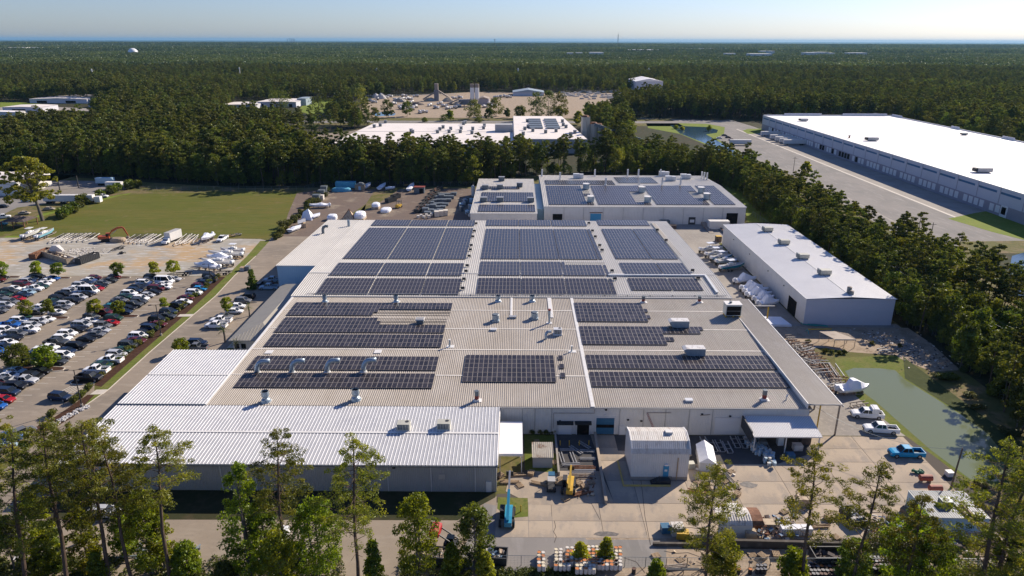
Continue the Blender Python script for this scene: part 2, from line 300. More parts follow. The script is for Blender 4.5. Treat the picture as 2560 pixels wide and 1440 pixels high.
    def mesh(s, name, mats, smooth=False):
        me = bpy.data.meshes.new(name); me.from_pydata(s.v, [], s.f)
        if isinstance(mats, str): mats = [mats]
        for k in mats: me.materials.append(M[k])
        if len(mats) > 1: me.polygons.foreach_set('material_index', s.m)
        if smooth: me.polygons.foreach_set('use_smooth', [True]*len(s.f))
        me.update(); return me
    def build(s, name, mats, parent=None, smooth=False, loc=None, rz=0.0):
        if name in SPLIT and len(s.p) > 1 and parent is not None:       # every such piece is a part of its own
            ps = s.p+[(len(s.v), len(s.f))]; out = None
            for (v0, f0), (v1, f1) in zip(ps[:-1], ps[1:]):
                q = MB(); q.add(s.v[v0:v1], [tuple(i-v0 for i in f) for f in s.f[f0:f1]]); q.m = s.m[f0:f1]
                o = link(name, q.mesh(name, mats, smooth), parent, loc, rz)
                if out is None: out = o; MULTI[o.name] = []
                else: MULTI[out.name].append(o)
            return out
        o = link(name, s.mesh(name, mats, smooth), parent, loc, rz)
        if name in FINE and len(s.p) > 1: o['kind'] = 'stuff'
        return o
KIDS = {}
def link(name, me, parent=None, loc=None, rz=0.0, color=None):
    o = bpy.data.objects.new(name, me); C.objects.link(o)
    if parent is not None: o.parent = parent; KIDS.setdefault(parent.name, []).append(o)
    if loc is not None: o.location = loc
    if rz: o.rotation_euler = (0, 0, rz)
    if color is not None: o.color = (*color, 1)
    return o
USED = {}
def tag(o, label, cat, group=None):
    o['label'] = label; o['category'] = cat
    if group and group != 'x': o['group'] = group
    return o
def thing(name, label, cat, loc=(0,0,0), rz=0.0, group=None):
    o = bpy.data.objects.new(name, None); C.objects.link(o); o.empty_display_size = 0.5
    o.location = loc if len(loc) == 3 else (loc[0], loc[1], 0); o.rotation_euler = (0, 0, rz); return tag(o, label, cat, group)
def struct(o): o['kind'] = 'structure'; return o
def stuff(o): o['kind'] = 'stuff'; return o
def copy_tree(o, loc, rz, label, group=None, scale=None, color=None, sub=None):
    """a copy of a thing with copies of its parts and sub-parts"""
    c = o.copy(); C.objects.link(c); c.location = loc if len(loc) == 3 else (loc[0], loc[1], 0); c.rotation_euler = (0, 0, rz)
    c['label'] = label
    if group: c['group'] = group
    if scale: c.scale = (scale,)*3 if not hasattr(scale, '__len__') else scale
    if color is not None: c.color = (*color, 1)
    def rec(a, b):
        for ch in KIDS.get(a.name, []):
            d = ch.copy(); C.objects.link(d); d.parent = b; KIDS.setdefault(b.name, []).append(d)
            if color is not None: d.color = (*color, 1)
            rec(ch, d)
    rec(o, c); return c
def heading(p, q): return math.atan2(q[1]-p[1], q[0]-p[0])
# ---------------------------------------------------------------- ground and setting
def ground(name, poly, z, mats, kind='structure'):
    o = MB().sheet(poly, z).build(name, mats); o['kind'] = kind; return o
def PP(*px): return [P(*p) for p in px]
ground('ground', [(-60000,-3000),(60000,-3000),(60000,62000),(-60000,62000)], 0.0, 'forest_floor')
ground('site_yard', [(-420,60),(104,60),(104,140),(103,200),(103,262),(100,300),(104,350),(95,398),(12,398),(-20,362),(-140,356),(-205,372),(-300,400),(-420,420)], 0.010, 'rough_grass')
ground('litter_strip', [(-130,40),(120,40),(122,92),(60,91),(25,86.5),(-40,87),(-95,89),(-130,92)], 0.016, 'leaf_litter')
# west parking lot and roads
ground('parking_lot', [(-190,88),(-93.5,98),(-90.6,120),(-91.2,135),(-94,140),(-95.5,213.5),(-145,213.2),(-146.5,209.8),(-240,209.2),(-240,88)], 0.020, 'asphalt_old')
ground('gravel_yard', [(-285,228),(-245,246),(-214,258),(-175,259.5),(-133,259),(-98,258.5),(-95,256.5),(-93,240),(-92.6,216),(-95.5,213.7),(-145,213.4),(-146.5,210),(-240,209.4),(-285,209)], 0.022, 'gravel')
ground('service_road', [(-91,60),(-90.3,120),(-89.6,127.8),(-88.6,136),(-89.2,155),(-89.3,176),(-89.3,195),(-90.9,214),(-91.7,236),(-94.5,262),(-98,300),(-101,345),(-78,345),(-74,283),(-72.5,200),(-60,200),(-60,176),(-67.5,175),(-68.5,157),(-76.0,157),(-76.0,98),(-3,98),(-3,60)], 0.024, 'asphalt_old')
ground('front_road', [(-85.5,60),(-85.5,90.2),(-60,90.4),(-30,90.2),(-8,91.5),(-6,96),(-4,98.8),(0,99),(0,60)], 0.028, 'asphalt_old')
ground('north_yard', [(-109,343),(-100,300),(-91,262.5),(12,262.5),(12,345),(-20,357),(-100,353)], 0.030, 'asphalt_brown')
ground('grass_strip', PP((905,560),(870,540),(915,510),(935,480),(1000,472),(960,500),(905,530),(880,552)), 0.034, 'rough_grass')
ground('road_verge', [(-92.5,120),(-90.3,120),(-89.6,127.8),(-88.6,136),(-89.2,155),(-89.3,176),(-89.3,195),(-90.9,214),(-91.7,236),(-93.5,256),(-97,256),(-94.8,236),(-93.5,214),(-92.2,195),(-91.5,176),(-91.2,155),(-90.9,137),(-92.5,128)], 0.030, 'verge')
ground('planting_bed', [(-93.0,138),(-90.9,137.2),(-91.3,155),(-91.6,176),(-92.3,195),(-93.4,213),(-96.8,213),(-95.5,181),(-93.7,155)], 0.036, 'mulch')
ground('planting_bed_south', [(-95,118),(-91,118.5),(-89.2,124),(-90.3,133.5),(-91.8,133.5),(-93,124)], 0.036, 'mulch')
ground('lawn', [(-214,262),(-205,290),(-193,338),(-150,346),(-104,345),(-101,335),(-94.5,300),(-92.5,262),(-96,259.5),(-175,261)], 0.024, 'lawn')
ground('lawn_west', PP((0,600),(60,562),(100,535),(190,510),(300,495),(330,482),(200,505),(160,520),(130,560),(60,600)), 0.020, 'lawn_bright')
ground('west_lot', [(-400,285),(-300,270),(-222,290),(-226,310),(-205,330),(-198,352),(-205,372),(-400,385)], 0.021, 'asphalt_grey')
ground('east_yard', [(57,118.7),(76,118.7),(76.5,126),(75,143),(72,147),(74,160),(103,160),(103,176),(77,176),(76.5,256),(101,256),(101,286.4),(12,286.4),(12,262),(57,262)], 0.024, 'concrete_grey')
ground('east_grass', PP((1820,480),(1860,520),(1870,556),(1960,556),(1900,510),(1860,470),(1800,455)), 0.028, 'lawn_bright')
ground('dirt_yard', PP((1930,845),(2120,880),(2230,888),(2330,930),(2400,925),(2330,860),(2270,820),(1940,815)), 0.030, 'pale_dirt')
ground('pond_bank', PP((2085,895),(2240,888),(2330,960),(2560,1110),(2560,1230),(2440,1210),(2390,1180),(2250,1080),(2160,1010),(2105,955)), 0.032, 'verge')
ground('pond_bank_east', PP((2258,892),(2335,950),(2470,1050),(2560,1110),(2560,1230),(2500,1215),(2460,1080),(2400,1032),(2320,982),(2262,946)), 0.036, 'bank_shaded')  # sheet coloured dark where the trees shade the far bank
ground('pond', PP((2112,928),(2135,920),(2200,921),(2238,926),(2260,948),(2320,985),(2400,1035),(2470,1085),(2520,1150),(2500,1205),(2425,1198),(2330,1128),(2250,1058),(2190,1005),(2140,968)), 0.040, 'pond_water')
ground('lake_east', PP((2520,690),(2530,640),(2600,620),(2800,625),(2800,800),(2600,760),(2545,740)), 0.040, 'lake_water')
ground('lake_shore', PP((2380,604),(2560,602),(2900,606),(2900,640),(2560,634),(2420,632)), 0.036, 'rough_grass')
# south concrete yard: dark joints below, slabs laid over
SY = [(-3,88),(-3,99.5),(1.5,100),(1.5,118.5),(76,118.5),(77.2,113),(78,105),(82,88)]
ground('yard_bed', SY, 0.030, 'joint')
ground('dirt_apron', [(-8,60),(-8,89.5),(25,89.3),(25.3,86.4),(60,86.4),(84,86.4),(84,60)], 0.034, 'pale_dirt')
ground('asphalt_apron', [(-8,84.5),(-5,97.0),(3,94.5),(10.2,92.6),(11,88.2),(22,88.3),(23,86.8),(22,82.5),(5,81.5),(-8,81.5)], 0.038, 'asphalt_grey')
def inpoly(x, y, poly):
    c = False; n = len(poly); j = n-1
    for i in range(n):
        xi, yi = poly[i]; xj, yj = poly[j]
        if (yi > y) != (yj > y) and x < (xj-xi)*(y-yi)/(yj-yi)+xi: c = not c
        j = i
    return c
slabroot = bpy.data.objects.new('yard_slabs', None); C.objects.link(slabroot); slabroot['kind'] = 'structure'
xs = [-3, 2.2, 6.0, 13.8, 20.5, 29.5, 37.5, 46.5, 56, 65, 75]; ys = [88.6, 92.6, 97.2, 103.5, 109.6, 114.0, 118.4]
for i in range(len(xs)-1):
    for j in range(len(ys)-1):
        cx, cy = (xs[i]+xs[i+1])/2, (ys[j]+ys[j+1])/2
        if not inpoly(cx, cy, SY): continue
        if i >= 9 and j <= 2: x1 = min(xs[i+1], 77.5)
        g = 0.035; hx, hy = (xs[i+1]-xs[i])/2-g, (ys[j+1]-ys[j])/2-g
        MB().box(-hx,-hy,0.0,hx,hy,0.020).build('slab', 'concrete', slabroot, loc=(cx, cy, 0.032))
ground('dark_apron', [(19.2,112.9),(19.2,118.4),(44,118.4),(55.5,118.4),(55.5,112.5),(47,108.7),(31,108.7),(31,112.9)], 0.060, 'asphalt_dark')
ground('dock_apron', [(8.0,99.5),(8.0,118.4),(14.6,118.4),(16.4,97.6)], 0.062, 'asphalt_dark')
ground('dock_front', [(-1.5,100.2),(-1,104.5),(8,106.3),(15.2,106.3),(16.4,97.6),(8,96.6),(3,96.6)], 0.064, 'concrete')
ground('grass_patch', [(-2.8,95.6),(-2.8,98.6),(2.2,98.4),(2.2,93.6),(-1,93.2)], 0.066, 'verge')
ground('grass_patch_west', [(1.8,106.5),(1.8,118.4),(7.8,118.4),(7.8,105.6)], 0.066, 'verge')
ground('wall_foot_shade', [(-76,92.2),(-76,100.0),(-3.2,100.0),(-3.2,98.6),(-6,96),(-9,92.6)], 0.034, 'forest_floor')  # dark soil tone deepens the front wing's shade along its foot
for k, (px, py, a, b, n) in enumerate([(1515,1335,2.0,.7,9), (1990,1330,2.2,1.2,11), (1870,1212,1.6,1.0,9), (1387,1120,1,2.4,8), (610,755,5,1.4,10), (47,735,3,2,9), (52,739,4.2,1.8,12), (700,735,3,1.5,9), (1880,1000,2,1,9)]):
    x, y = P(px, py); pr = random.Random(k)
    ground('oil_stain', [(x+a*math.cos(2*math.pi*i/n)*pr.uniform(.6,1.1), y+b*math.sin(2*math.pi*i/n)*pr.uniform(.6,1.1)) for i in range(n)], 0.068+0.004*k, 'oil_stain')
ground('band_verge', [(128,165),(150,165),(165,250),(150,262),(158,396),(146,458),(134,458),(129,396)], 0.022, 'rough_grass')
ck = MB()
for pts in (((1386,1303),(1389,1318),(1384,1330),(1391,1342),(1386,1357)),((1600,1186),(1606,1230),(1612,1290),(1626,1362)),((1930,1290),(1952,1284),(1985,1288),(2010,1300)),((1660,1378),(1690,1384),(1720,1382),(1748,1392)),((2080,1190),(2110,1215),(2135,1230)),((1560,1395),(1590,1405),(1612,1432)),((1465,1225),(1480,1262),(1500,1300))):
    q = PP(*pts)
    for a, b in zip(q[:-1], q[1:]): ck.bar((a[0],a[1],0),(b[0],b[1],0),.09,.006)
struct(ck.build('pavement_cracks', 'joint', loc=(0,0,.058)))
# the truck yard of the big warehouse, its ponds and verges
ground('truck_yard', [(150,262),(158,396),(146,458),(150,520),(140,590),(124,686),(116,700),(124,712),(150,700),(196,690),(208,700),(212,640),(212,296),(222,268),(320,262),(320,245),(170,250)], 0.030, 'asphalt_grey')
ground('dock_lane', [(192,290),(192,608),(212,608),(212,290)], 0.036, 'concrete_grey')
ground('lane_edge', [(190.6,296),(190.6,620),(192,620),(192,296)], 0.044, 'concrete_pale')
ground('lane_edge_west', [(158.6,264),(163,396),(152,458),(153.2,458),(164.4,396),(160.2,264)], 0.044, 'concrete_grey')
ground('yard_grass', PP((2370,547),(2480,580),(2560,600),(2700,640),(2800,600),(2560,548),(2480,526),(2440,532)), 0.048, 'lawn_bright')
ground('pond_lawn', PP((1612,301),(1700,308),(1770,310),(1812,318),(1810,335),(1790,345),(1900,415),(1880,430),(1760,360),(1700,335),(1620,320)), 0.050, 'lawn_bright')
ground('detention_pond', PP((1675,313),(1720,316),(1770,318),(1795,325),(1792,332),(1765,336),(1790,350),(1850,385),(1910,425),(1905,432),(1840,405),(1760,357),(1700,334)), 0.060, 'lake_water')
ground('yard_island', PP((1856,327),(1870,322),(1905,322),(1912,328),(1895,334),(1870,335)), 0.050, 'lawn_bright')
# clearings farther off
ground('plant_yard', [(-150,705),(60,705),(85,740),(120,830),(230,940),(260,1050),(30,1065),(-60,1075),(-190,960),(-180,820)], 0.05, 'pale_dirt')
ground('plant_pond', PP((928,283),(960,280),(990,284),(985,289),(940,291)), 0.08, 'lake_water')
ground('school_field', PP((745,277),(770,247),(865,247),(880,262),(865,278),(770,285)), 0.07, 'lawn_bright')
ground('north_street', [(-200,657),(-200,676),(150,682),(150,664)], 0.08, 'asphalt_grey')
ground('street_verge', [(-200,640),(-200,700),(150,704),(150,640)], 0.05, 'rough_grass')
ground('factory_yard', [(-185,500),(-178,560),(-140,592),(-122,640),(-118,500)], 0.06, 'asphalt_old')
ground('west_meadow', PP((0,255),(60,256),(120,262),(90,272),(0,268)), 0.07, 'lawn_bright')
ground('west_lane', PP((0,262),(70,262),(150,268),(300,275),(310,280),(150,276),(0,290)), 0.06, 'concrete_grey')
ground('far_canopy_edge', [(-60000,9200),(60000,9200),(60000,62000),(-60000,62000)], 14.0, 'canopy_far')
# lot markings
ln = MB()
for y in np.arange(133, 212, 2.78):
    if y > 136: ln.box(-99.6,y,0,-95.2,y+.11,.004)
for (x0, x1) in ((-113.2,-108.5),(-108.3,-103.6),(-133.6,-129.0),(-128.8,-124.0),(-153.5,-149.0),(-148.8,-144.0)):
    for y in np.arange(122, 208, 2.78): ln.box(x0,y,0,x1,y+.11,.004)
o = ln.build('parking_lines', 'white_line', loc=(0,0,.026)); o['kind'] = 'structure'
hz = MB(); h0 = P(152,982); h1 = P(190,966)
for k in range(7): hz.bar((-98.6+k*.75,134.6,0),(-97.7+k*.75,137.0,0),.16,.008)
hz.box(-99,134.4,-.004,-93.4,134.55,.004); hz.box(-98,137.1,-.004,-93.4,137.25,.004)
o = hz.build('hatched_bay', 'white_line', loc=(0,0,.032)); o['kind'] = 'structure'
ground('crosswalk_path', [(-91.4,133.6),(-88.6,133.8),(-88.5,136.0),(-91.2,135.8)], 0.042, 'concrete_pale')
ground('crosswalk_path_north', [(-93.2,178.6),(-89.2,178.8),(-89.2,180.6),(-93.2,180.4)], 0.042, 'concrete_pale')
ground('office_path', [(-71.4,158),(-69.8,158),(-69.5,197),(-71.2,197)], 0.042, 'concrete_pale')
ground('office_lawn', [(-75,146),(-69.8,146),(-69.5,195),(-70.0,195),(-71,158)], 0.034, 'verge')
# kerbs with islands
def island(name, pts, kw=0.16):
    root = bpy.data.objects.new(name, None); C.objects.link(root); root['kind'] = 'structure'
    cx = sum(p[0] for p in pts)/len(pts); cy = sum(p[1] for p in pts)/len(pts); root.location = (cx, cy, .02)
    loc = [(p[0]-cx, p[1]-cy) for p in pts]
    MB().prism([(x*.97, y*.94) for x, y in loc], 0, .10).build('soil', 'mulch', root)
    kb = MB()
    for i in range(len(loc)):
        a, b = loc[i], loc[(i+1) % len(loc)]; kb.bar((a[0],a[1],.06), (b[0],b[1],.06), kw, .13)
    kb.build('kerb', 'concrete_pale', root)
def oval(cx, cy, a, b, n=16): return [(cx+a*math.copysign(abs(math.cos(t))**.6, math.cos(t)), cy+b*math.copysign(abs(math.sin(t))**.6, math.sin(t))) for t in [2*math.pi*(i+.5)/n for i in range(n)]]
for (px, py) in ((95,923),(115,795),(290,791)): 
    x, y = P(px, py); island('planting_island', oval(x+.5, y, 5.6, 1.25))
for (px, py) in ((22,693),(148,695),(298,694),(385,697),(432,697)):
    x, y = P(px, py); island('planting_island', oval(x-1, y, 4.6, 1.0))
island('planting_island', oval(-96.2,139.6,2.6,1.5))
kb = MB(); pts = [(-89.6,128),(-88.6,136),(-89.2,155),(-89.3,176),(-89.3,195),(-90.9,214),(-91.7,236)]
for a, b in zip(pts[:-1], pts[1:]): kb.bar((a[0],a[1],.05),(b[0],b[1],.05),.15,.12)
struct(kb.build('road_kerb', 'concrete_pale', loc=(0,0,.02)))
# stone lined drain beside the road
rr = random.Random(3); dr = MB(); 
for k in range(110):
    t = rr.random(); x = -91.4+t*2.6+rr.uniform(-.8,.8); y = 121.2+t*7.5+rr.uniform(-.6,.6); s = rr.uniform(.14,.34)
    dr.obox((x,y,.1), (s*1.5,s*1.1,s), rr.uniform(0,3), rr.uniform(-.4,.4), rr.uniform(-.4,.4))
stuff(dr.build('drain_stones', 'riprap', loc=(0,0,.02)))
# ---------------------------------------------------------------- buildings
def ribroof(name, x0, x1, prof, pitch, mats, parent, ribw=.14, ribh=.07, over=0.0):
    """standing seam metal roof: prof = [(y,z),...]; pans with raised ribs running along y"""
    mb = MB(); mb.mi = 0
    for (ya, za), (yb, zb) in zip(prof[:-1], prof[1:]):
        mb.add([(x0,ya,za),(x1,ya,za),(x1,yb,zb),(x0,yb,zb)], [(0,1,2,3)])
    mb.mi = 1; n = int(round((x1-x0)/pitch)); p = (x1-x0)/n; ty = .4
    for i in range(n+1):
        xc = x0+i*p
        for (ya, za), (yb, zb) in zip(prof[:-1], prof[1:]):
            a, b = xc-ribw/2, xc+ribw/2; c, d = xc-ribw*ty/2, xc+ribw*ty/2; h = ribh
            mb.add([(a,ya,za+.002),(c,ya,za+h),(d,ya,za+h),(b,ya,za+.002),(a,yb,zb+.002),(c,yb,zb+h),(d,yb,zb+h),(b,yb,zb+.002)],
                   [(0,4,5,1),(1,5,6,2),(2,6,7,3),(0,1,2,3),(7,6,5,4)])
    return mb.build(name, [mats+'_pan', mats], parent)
def ribroof_x(name, y0, y1, prof, pitch, mats, parent, ribw=.14, ribh=.06):
    """same, ribs running along x; prof = [(x,z),...]"""
    mb = MB(); mb.mi = 0
    for (xa, za), (xb, zb) in zip(prof[:-1], prof[1:]): mb.add([(xa,y0,za),(xb,y0,zb),(xb,y1,zb),(xa,y1,za)], [(0,1,2,3)])
    mb.mi = 1; n = int(round((y1-y0)/pitch)); p = (y1-y0)/n
    for i in range(n+1):
        yc = y0+i*p; a, b, c, d, h = yc-ribw/2, yc+ribw/2, yc-ribw*.2, yc+ribw*.2, ribh
        for (xa, za), (xb, zb) in zip(prof[:-1], prof[1:]):
            mb.add([(xa,a,za+.002),(xa,c,za+h),(xa,d,za+h),(xa,b,za+.002),(xb,a,zb+.002),(xb,c,zb+h),(xb,d,zb+h),(xb,b,zb+.002)],
                   [(0,1,5,4),(1,2,6,5),(2,3,7,6),(3,2,1,0),(4,5,6,7)])
    return mb.build(name, [mats+'_pan', mats], parent)
def ribwall(name, p, q, z0, z1, m, parent, pitch=.31, d=.035, off=.0, z1b=None):
    """ribbed sheet wall from p to q (plan), facing right of p->q"""
    p = Vector((p[0], p[1], 0)); q = Vector((q[0], q[1], 0)); u = (q-p); L = u.length; u.normalize(); nrm = Vector((u.y, -u.x, 0))
    z1b = z1 if z1b is None else z1b; n = max(1, int(L/pitch)); mb = MB(); vs = []; fs = []
    for i in range(n+1):
        s = L*i/n; zt = z1+(z1b-z1)*i/n; b = p+u*s
        for k, (ds, dd) in enumerate(((0,0),(.35,0),(.5,d),(.85,d))):
            if i == n and k: break
            c = b+u*(ds*L/n)+nrm*dd; vs += [(c.x,c.y,z0),(c.x,c.y,zt)]
    for i in range(len(vs)//2-1): fs.append((2*i, 2*i+2, 2*i+3, 2*i+1))
    return mb.add(vs, fs).build(name, m, parent)
def wallbox(name, x0, y0, x1, y1, h, m, parent): return MB().box(x0, y0, 0, x1, y1, h).build(name, m, parent)
def vent_pipe(label, x, y, z, h=1.4, r=.33, style='drum', rz=0.0, group='exhaust stacks on the roofs'):
    t = thing('roof_vent', label, 'roof vent', (x, y, z), rz, group)
    MB().obox((0.15,0.1,.05), (1.7,1.5,.06)).build('flashing', 'trim_white', t)
    if style == 'drum':
        MB().tube([(0,0,0),(0,0,h*.25),(0,0,h*.35),(0,0,h*.5)], [r*1.35, r*1.1, r*.7, r*.7], 14).build('base', 'galv', t)
        MB().tube([(0,0,h*.45),(0,0,h*.55),(0,0,h)], [r*.7, r, r*.95], 14, cap=False).build('stack', 'galv', t)
        MB().tube([(0,0,h*.8),(0,0,h*.84)], [r*.93, r*.93], 14).build('damper', 'dark_void', t)
    elif style == 'fan':
        MB().box(-r*1.2,-r*1.2,0,r*1.2,r*1.2,h*.25).build('base', 'galv', t)
        MB().cyl(0,0,h*.25,h*.9,r*1.15,16).build('housing', 'galv', t)
        MB().tube([(0,0,h*.9),(0,0,h)], [r*1.25, r*1.0], 16).build('cap', 'galv_dark', t)
    elif style == 'red':
        MB().box(-r,-r,0,r,r,h*.2).build('base', 'trim_white', t)
        MB().cyl(0,0,h*.2,h*.55,r*.85,12).build('lower_stack', 'rust_red', t)
        MB().cyl(0,0,h*.552,h,r*.9,12).build('stack', 'galv_dark', t)
    elif style == 'pipe':
        MB().cyl(0,0,0,h,r*.35,10).build('pipe', 'galv', t)
        MB().cyl(0,0,h,h+.12,r*.55,10).build('cap', 'trim_white', t)
    return t
def hvac(label, x, y, z, sx=2.0, sy=1.6, sz=1.1, m='unit_beige', rz=0.0, group='air conditioning units on the roofs'):
    t = thing('air_conditioner', label, 'air conditioner', (x, y, z), rz, group)
    MB().box(-sx/2-.1,-sy/2-.1,0,sx/2+.1,sy/2+.1,.22).build('curb', 'trim_white', t)
    MB().box(-sx/2,-sy/2,.22,sx/2,sy/2,.22+sz).build('casing', m, t)
    MB().tube([(sx*.25,sy*.15,.22+sz),(sx*.25,sy*.15,.27+sz)], [.36,.34], 14).build('fan', 'grille', t)
    g = MB()
    for k in range(4): g.box(-sx*.42+k*sx*.21,-sy/2-.02,.4,-sx*.42+k*sx*.21+sx*.16,-sy/2+.005,.1+sz)
    g.build('grille', 'galv_dark', t); return t

# roof surfaces: heights along Y
def zG(y): return 6.0 + (y-118.6)*(1.4/56.4)
def zU(y): return 7.55+(y-175)*(.75/17.5) if y < 192.5 else 8.3-(y-192.5)*(1.5/69.5)
def zB(y): return 7.4+(y-284)*(1.1/40) if y < 324 else 8.5-(y-324)*(1.4/33)
def zS(y): return 6.6+(y-275)*.012
XW, XE = -59.3, 56.6

def shift(o, dx, dy):      # parts written in site coordinates, moved under a thing standing at (dx, dy)
    for q in [o]+MULTI.get(o.name, []): q.location = (q.location.x-dx, q.location.y-dy, q.location.z)
    return o
# 1 front hall with grey roof
fh = thing('factory_hall', 'long low factory hall with weathered grey ribbed roof and dock doors in its shaded wall', 'factory', (0,118.6,0))
def L_(o): return shift(o, 0, 118.6)
Y0, Y1 = 118.6, 175.0
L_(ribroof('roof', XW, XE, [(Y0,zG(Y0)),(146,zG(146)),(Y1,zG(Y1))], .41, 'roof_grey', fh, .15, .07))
L_(MB().box(XW+.3,Y0+.25,0,XE-.3,Y1,5.7).build('wall_core', 'wall_white', fh))
L_(ribwall('south_wall', (-3.0,Y0+.12),(XE-.3,Y0+.12),0,5.92,'wall_white', fh))
L_(ribwall('east_wall', (XE-.2,Y0+.2),(XE-.2,Y1),0,5.95,'wall_white', fh, z1b=7.2))
L_(ribwall('west_wall', (XW+.2,Y1),(XW+.2,Y0+.2),0,7.2,'wall_white', fh, z1b=5.95))
L_(MB().bar((XW-.05,Y0,zG(Y0)-.02),(XW-.05,Y1,zG(Y1)-.02),.5,.3).build('west_fascia', 'trim_white', fh))
L_(MB().box(-3.2,Y0-.22,zG(Y0)-.24,XE+.1,Y0+.02,zG(Y0)-.03).build('gutter', 'wall_grey', fh))
for y in (131.0,143.2,154.6,166.0): L_(MB().bar((XW+.3,y,zG(y)+.068),(XE-.3,y,zG(y)+.068),.34,.04).build('lap_strip', 'lap_strip', fh))
L_(MB().bar((14.9,Y0,zG(Y0)+.07),(14.9,Y1-.3,zG(Y1)+.07),.75,.12).build('ridge_trim', 'trim_white', fh))
for (px, w) in ((1279,.55),(1373,1.0)):
    x, y = PR(px, 748, zG); x2, y2 = PR(px+3, 795, zG)
    L_(MB().bar((x,174.5,zG(174.5)+.12),(x,y2,zG(y2)+.12),w,.16).build('skylight_strip', 'trim_white', fh))
# south wall openings: (x0,x1,z0,z1,material,name)
SW = Y0+.05
SW = Y0+.05
def hole(x0, x1, z0, z1, m, name, parent=fh, y=SW, frame=True, slats=0):
    e = thing_part = MB().box(x0,y-.10,z0,x1,y-.02,z1).build(name, m, parent); 
    if parent is fh: L_(e)
    if frame:
        f = MB(); f.box(x0-.16,y-.14,z0,x0-.003,y+.02,z1+.16); f.box(x1+.003,y-.14,z0,x1+.16,y+.02,z1+.16); f.box(x0-.003,y-.14,z1+.003,x1+.003,y+.02,z1+.16)
        f = f.build('door_frame', 'trim_white', e)
    if slats:
        for k in range(slats):
            za = z0+(z1-z0)*k/slats
            MB().box(x0+.03,y-.135,za+.03,x1-.03,y-.103,za+(z1-z0)/slats-.03).build('door_panel', m if not (m=='door_blue' and k==slats//2) else 'dark_void', e)
    return e
def wx(px, py, Y=SW):  # x and z on a wall plane y=Y
    d = _f + _r*((px-1280)/FPX) - _u*((py-720)/FPX); t = Y/d.y; return d.x*t, CH+d.z*t
def hole_px(x0, x1, yt, yb, m, name, **k):
    a, zt = wx(x0, yt, k.get('y', SW)); b, zb = wx(x1, yb, k.get('y', SW)); return hole(a, b, max(0.02, zb), zt, m, name, **k)
hole_px(1491,1534,1044,1085,'door_blue','roller_door',slats=5)
hole_px(1397,1427,1057,1087,'door_white','dock_door',slats=4)
hole_px(1443,1472,1057,1087,'dark_void','dock_opening')
hole_px(1789,1846,1045,1085,'door_white','roller_door',slats=5)
hole_px(1550,1561,1066,1089,'door_white','door')
for (a, b) in ((1392,1433),(1437,1478)):
    xa, z = wx(a,1055); xb, _ = wx(b,1055); L_(MB().obox(((xa+xb)/2,SW-.5,z+.05),(xb-xa,.9,.22),0,0,.25).build('dock_awning', 'black_rubber', fh))
x, z = wx(1512,1037); L_(MB().obox((x,SW-.12,z),(.34,.2,.3)).build('lamp', 'lamp_glass', fh))
for (px, py) in ((1515,1020),(1400,1048),(1755,1031),(1603,1048),(1825,1036),(1570,1045)):
    x, z = wx(px, py+4); L_(MB().obox((x,SW-.12,z),(.4,.22,.25)).build('wall_light', 'plastic_dark', fh))
pb = MB(); zz = wx(1400,1032)[1]
xa, xb = wx(1384,1032)[0], wx(1486,1032)[0]; pb.bar((xa,SW-.12,zz),(xb,SW-.12,zz),.07); pb.bar((xa,SW-.12,zz),(xa,SW-.12,1.4),.07); pb.bar((xb,SW-.12,zz),(xb,SW-.12,5.8),.07)
xa, xb = wx(1617,1031)[0], wx(1678,1031)[0]; pb.bar((xa,SW-.12,4.9),(xb,SW-.12,4.9),.08)
xa, xb = wx(1750,1034)[0], wx(1775,1031)[0]; pb.bar((xa,SW-.2,4.4),(xb,SW-.2,4.6),.10)
L_(pb.build('conduit', 'frame_steel', fh))
dsp = MB()
for px in (1306,1337,1379,1549,1608,1663,1722,1780):
    x = wx(px,1050)[0]; dsp.box(x-.06,SW-.06,.1,x+.06,SW+.03,5.7)
L_(dsp.build('downspout', 'wall_grey', fh))

# 2 rear hall with light roof
rh = thing('factory_hall', 'rear factory hall with a light metal roof covered by the largest solar arrays', 'factory', (0,175,0))
def L2(o): return shift(o, 0, 175)
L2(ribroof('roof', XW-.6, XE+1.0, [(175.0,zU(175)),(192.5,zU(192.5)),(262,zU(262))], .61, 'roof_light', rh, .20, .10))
L2(MB().box(XW-.3,175.3,0,XE+.7,261.7,6.6).build('wall_core', 'wall_white', rh))
L2(MB().box(XW-.6,174.72,zG(175)-.05,XE+1,174.98,zU(175)+.10).build('step_fascia', 'wall_grey', rh))
L2(ribwall('east_wall', (XE+.8,175.3),(XE+.8,261.8),0,7.45,'wall_white', rh, z1b=6.7))
L2(ribwall('west_wall', (XW-.4,200.2),(XW-.4,175.2),0,8.0,'wall_blue', rh, z1b=7.4))
L2(MB().bar((XW-.4,192.5,zU(192.5)+.1),(XE+.8,192.5,zU(192.5)+.1),.5,.1).build('ridge_cap', 'roof_light', rh))
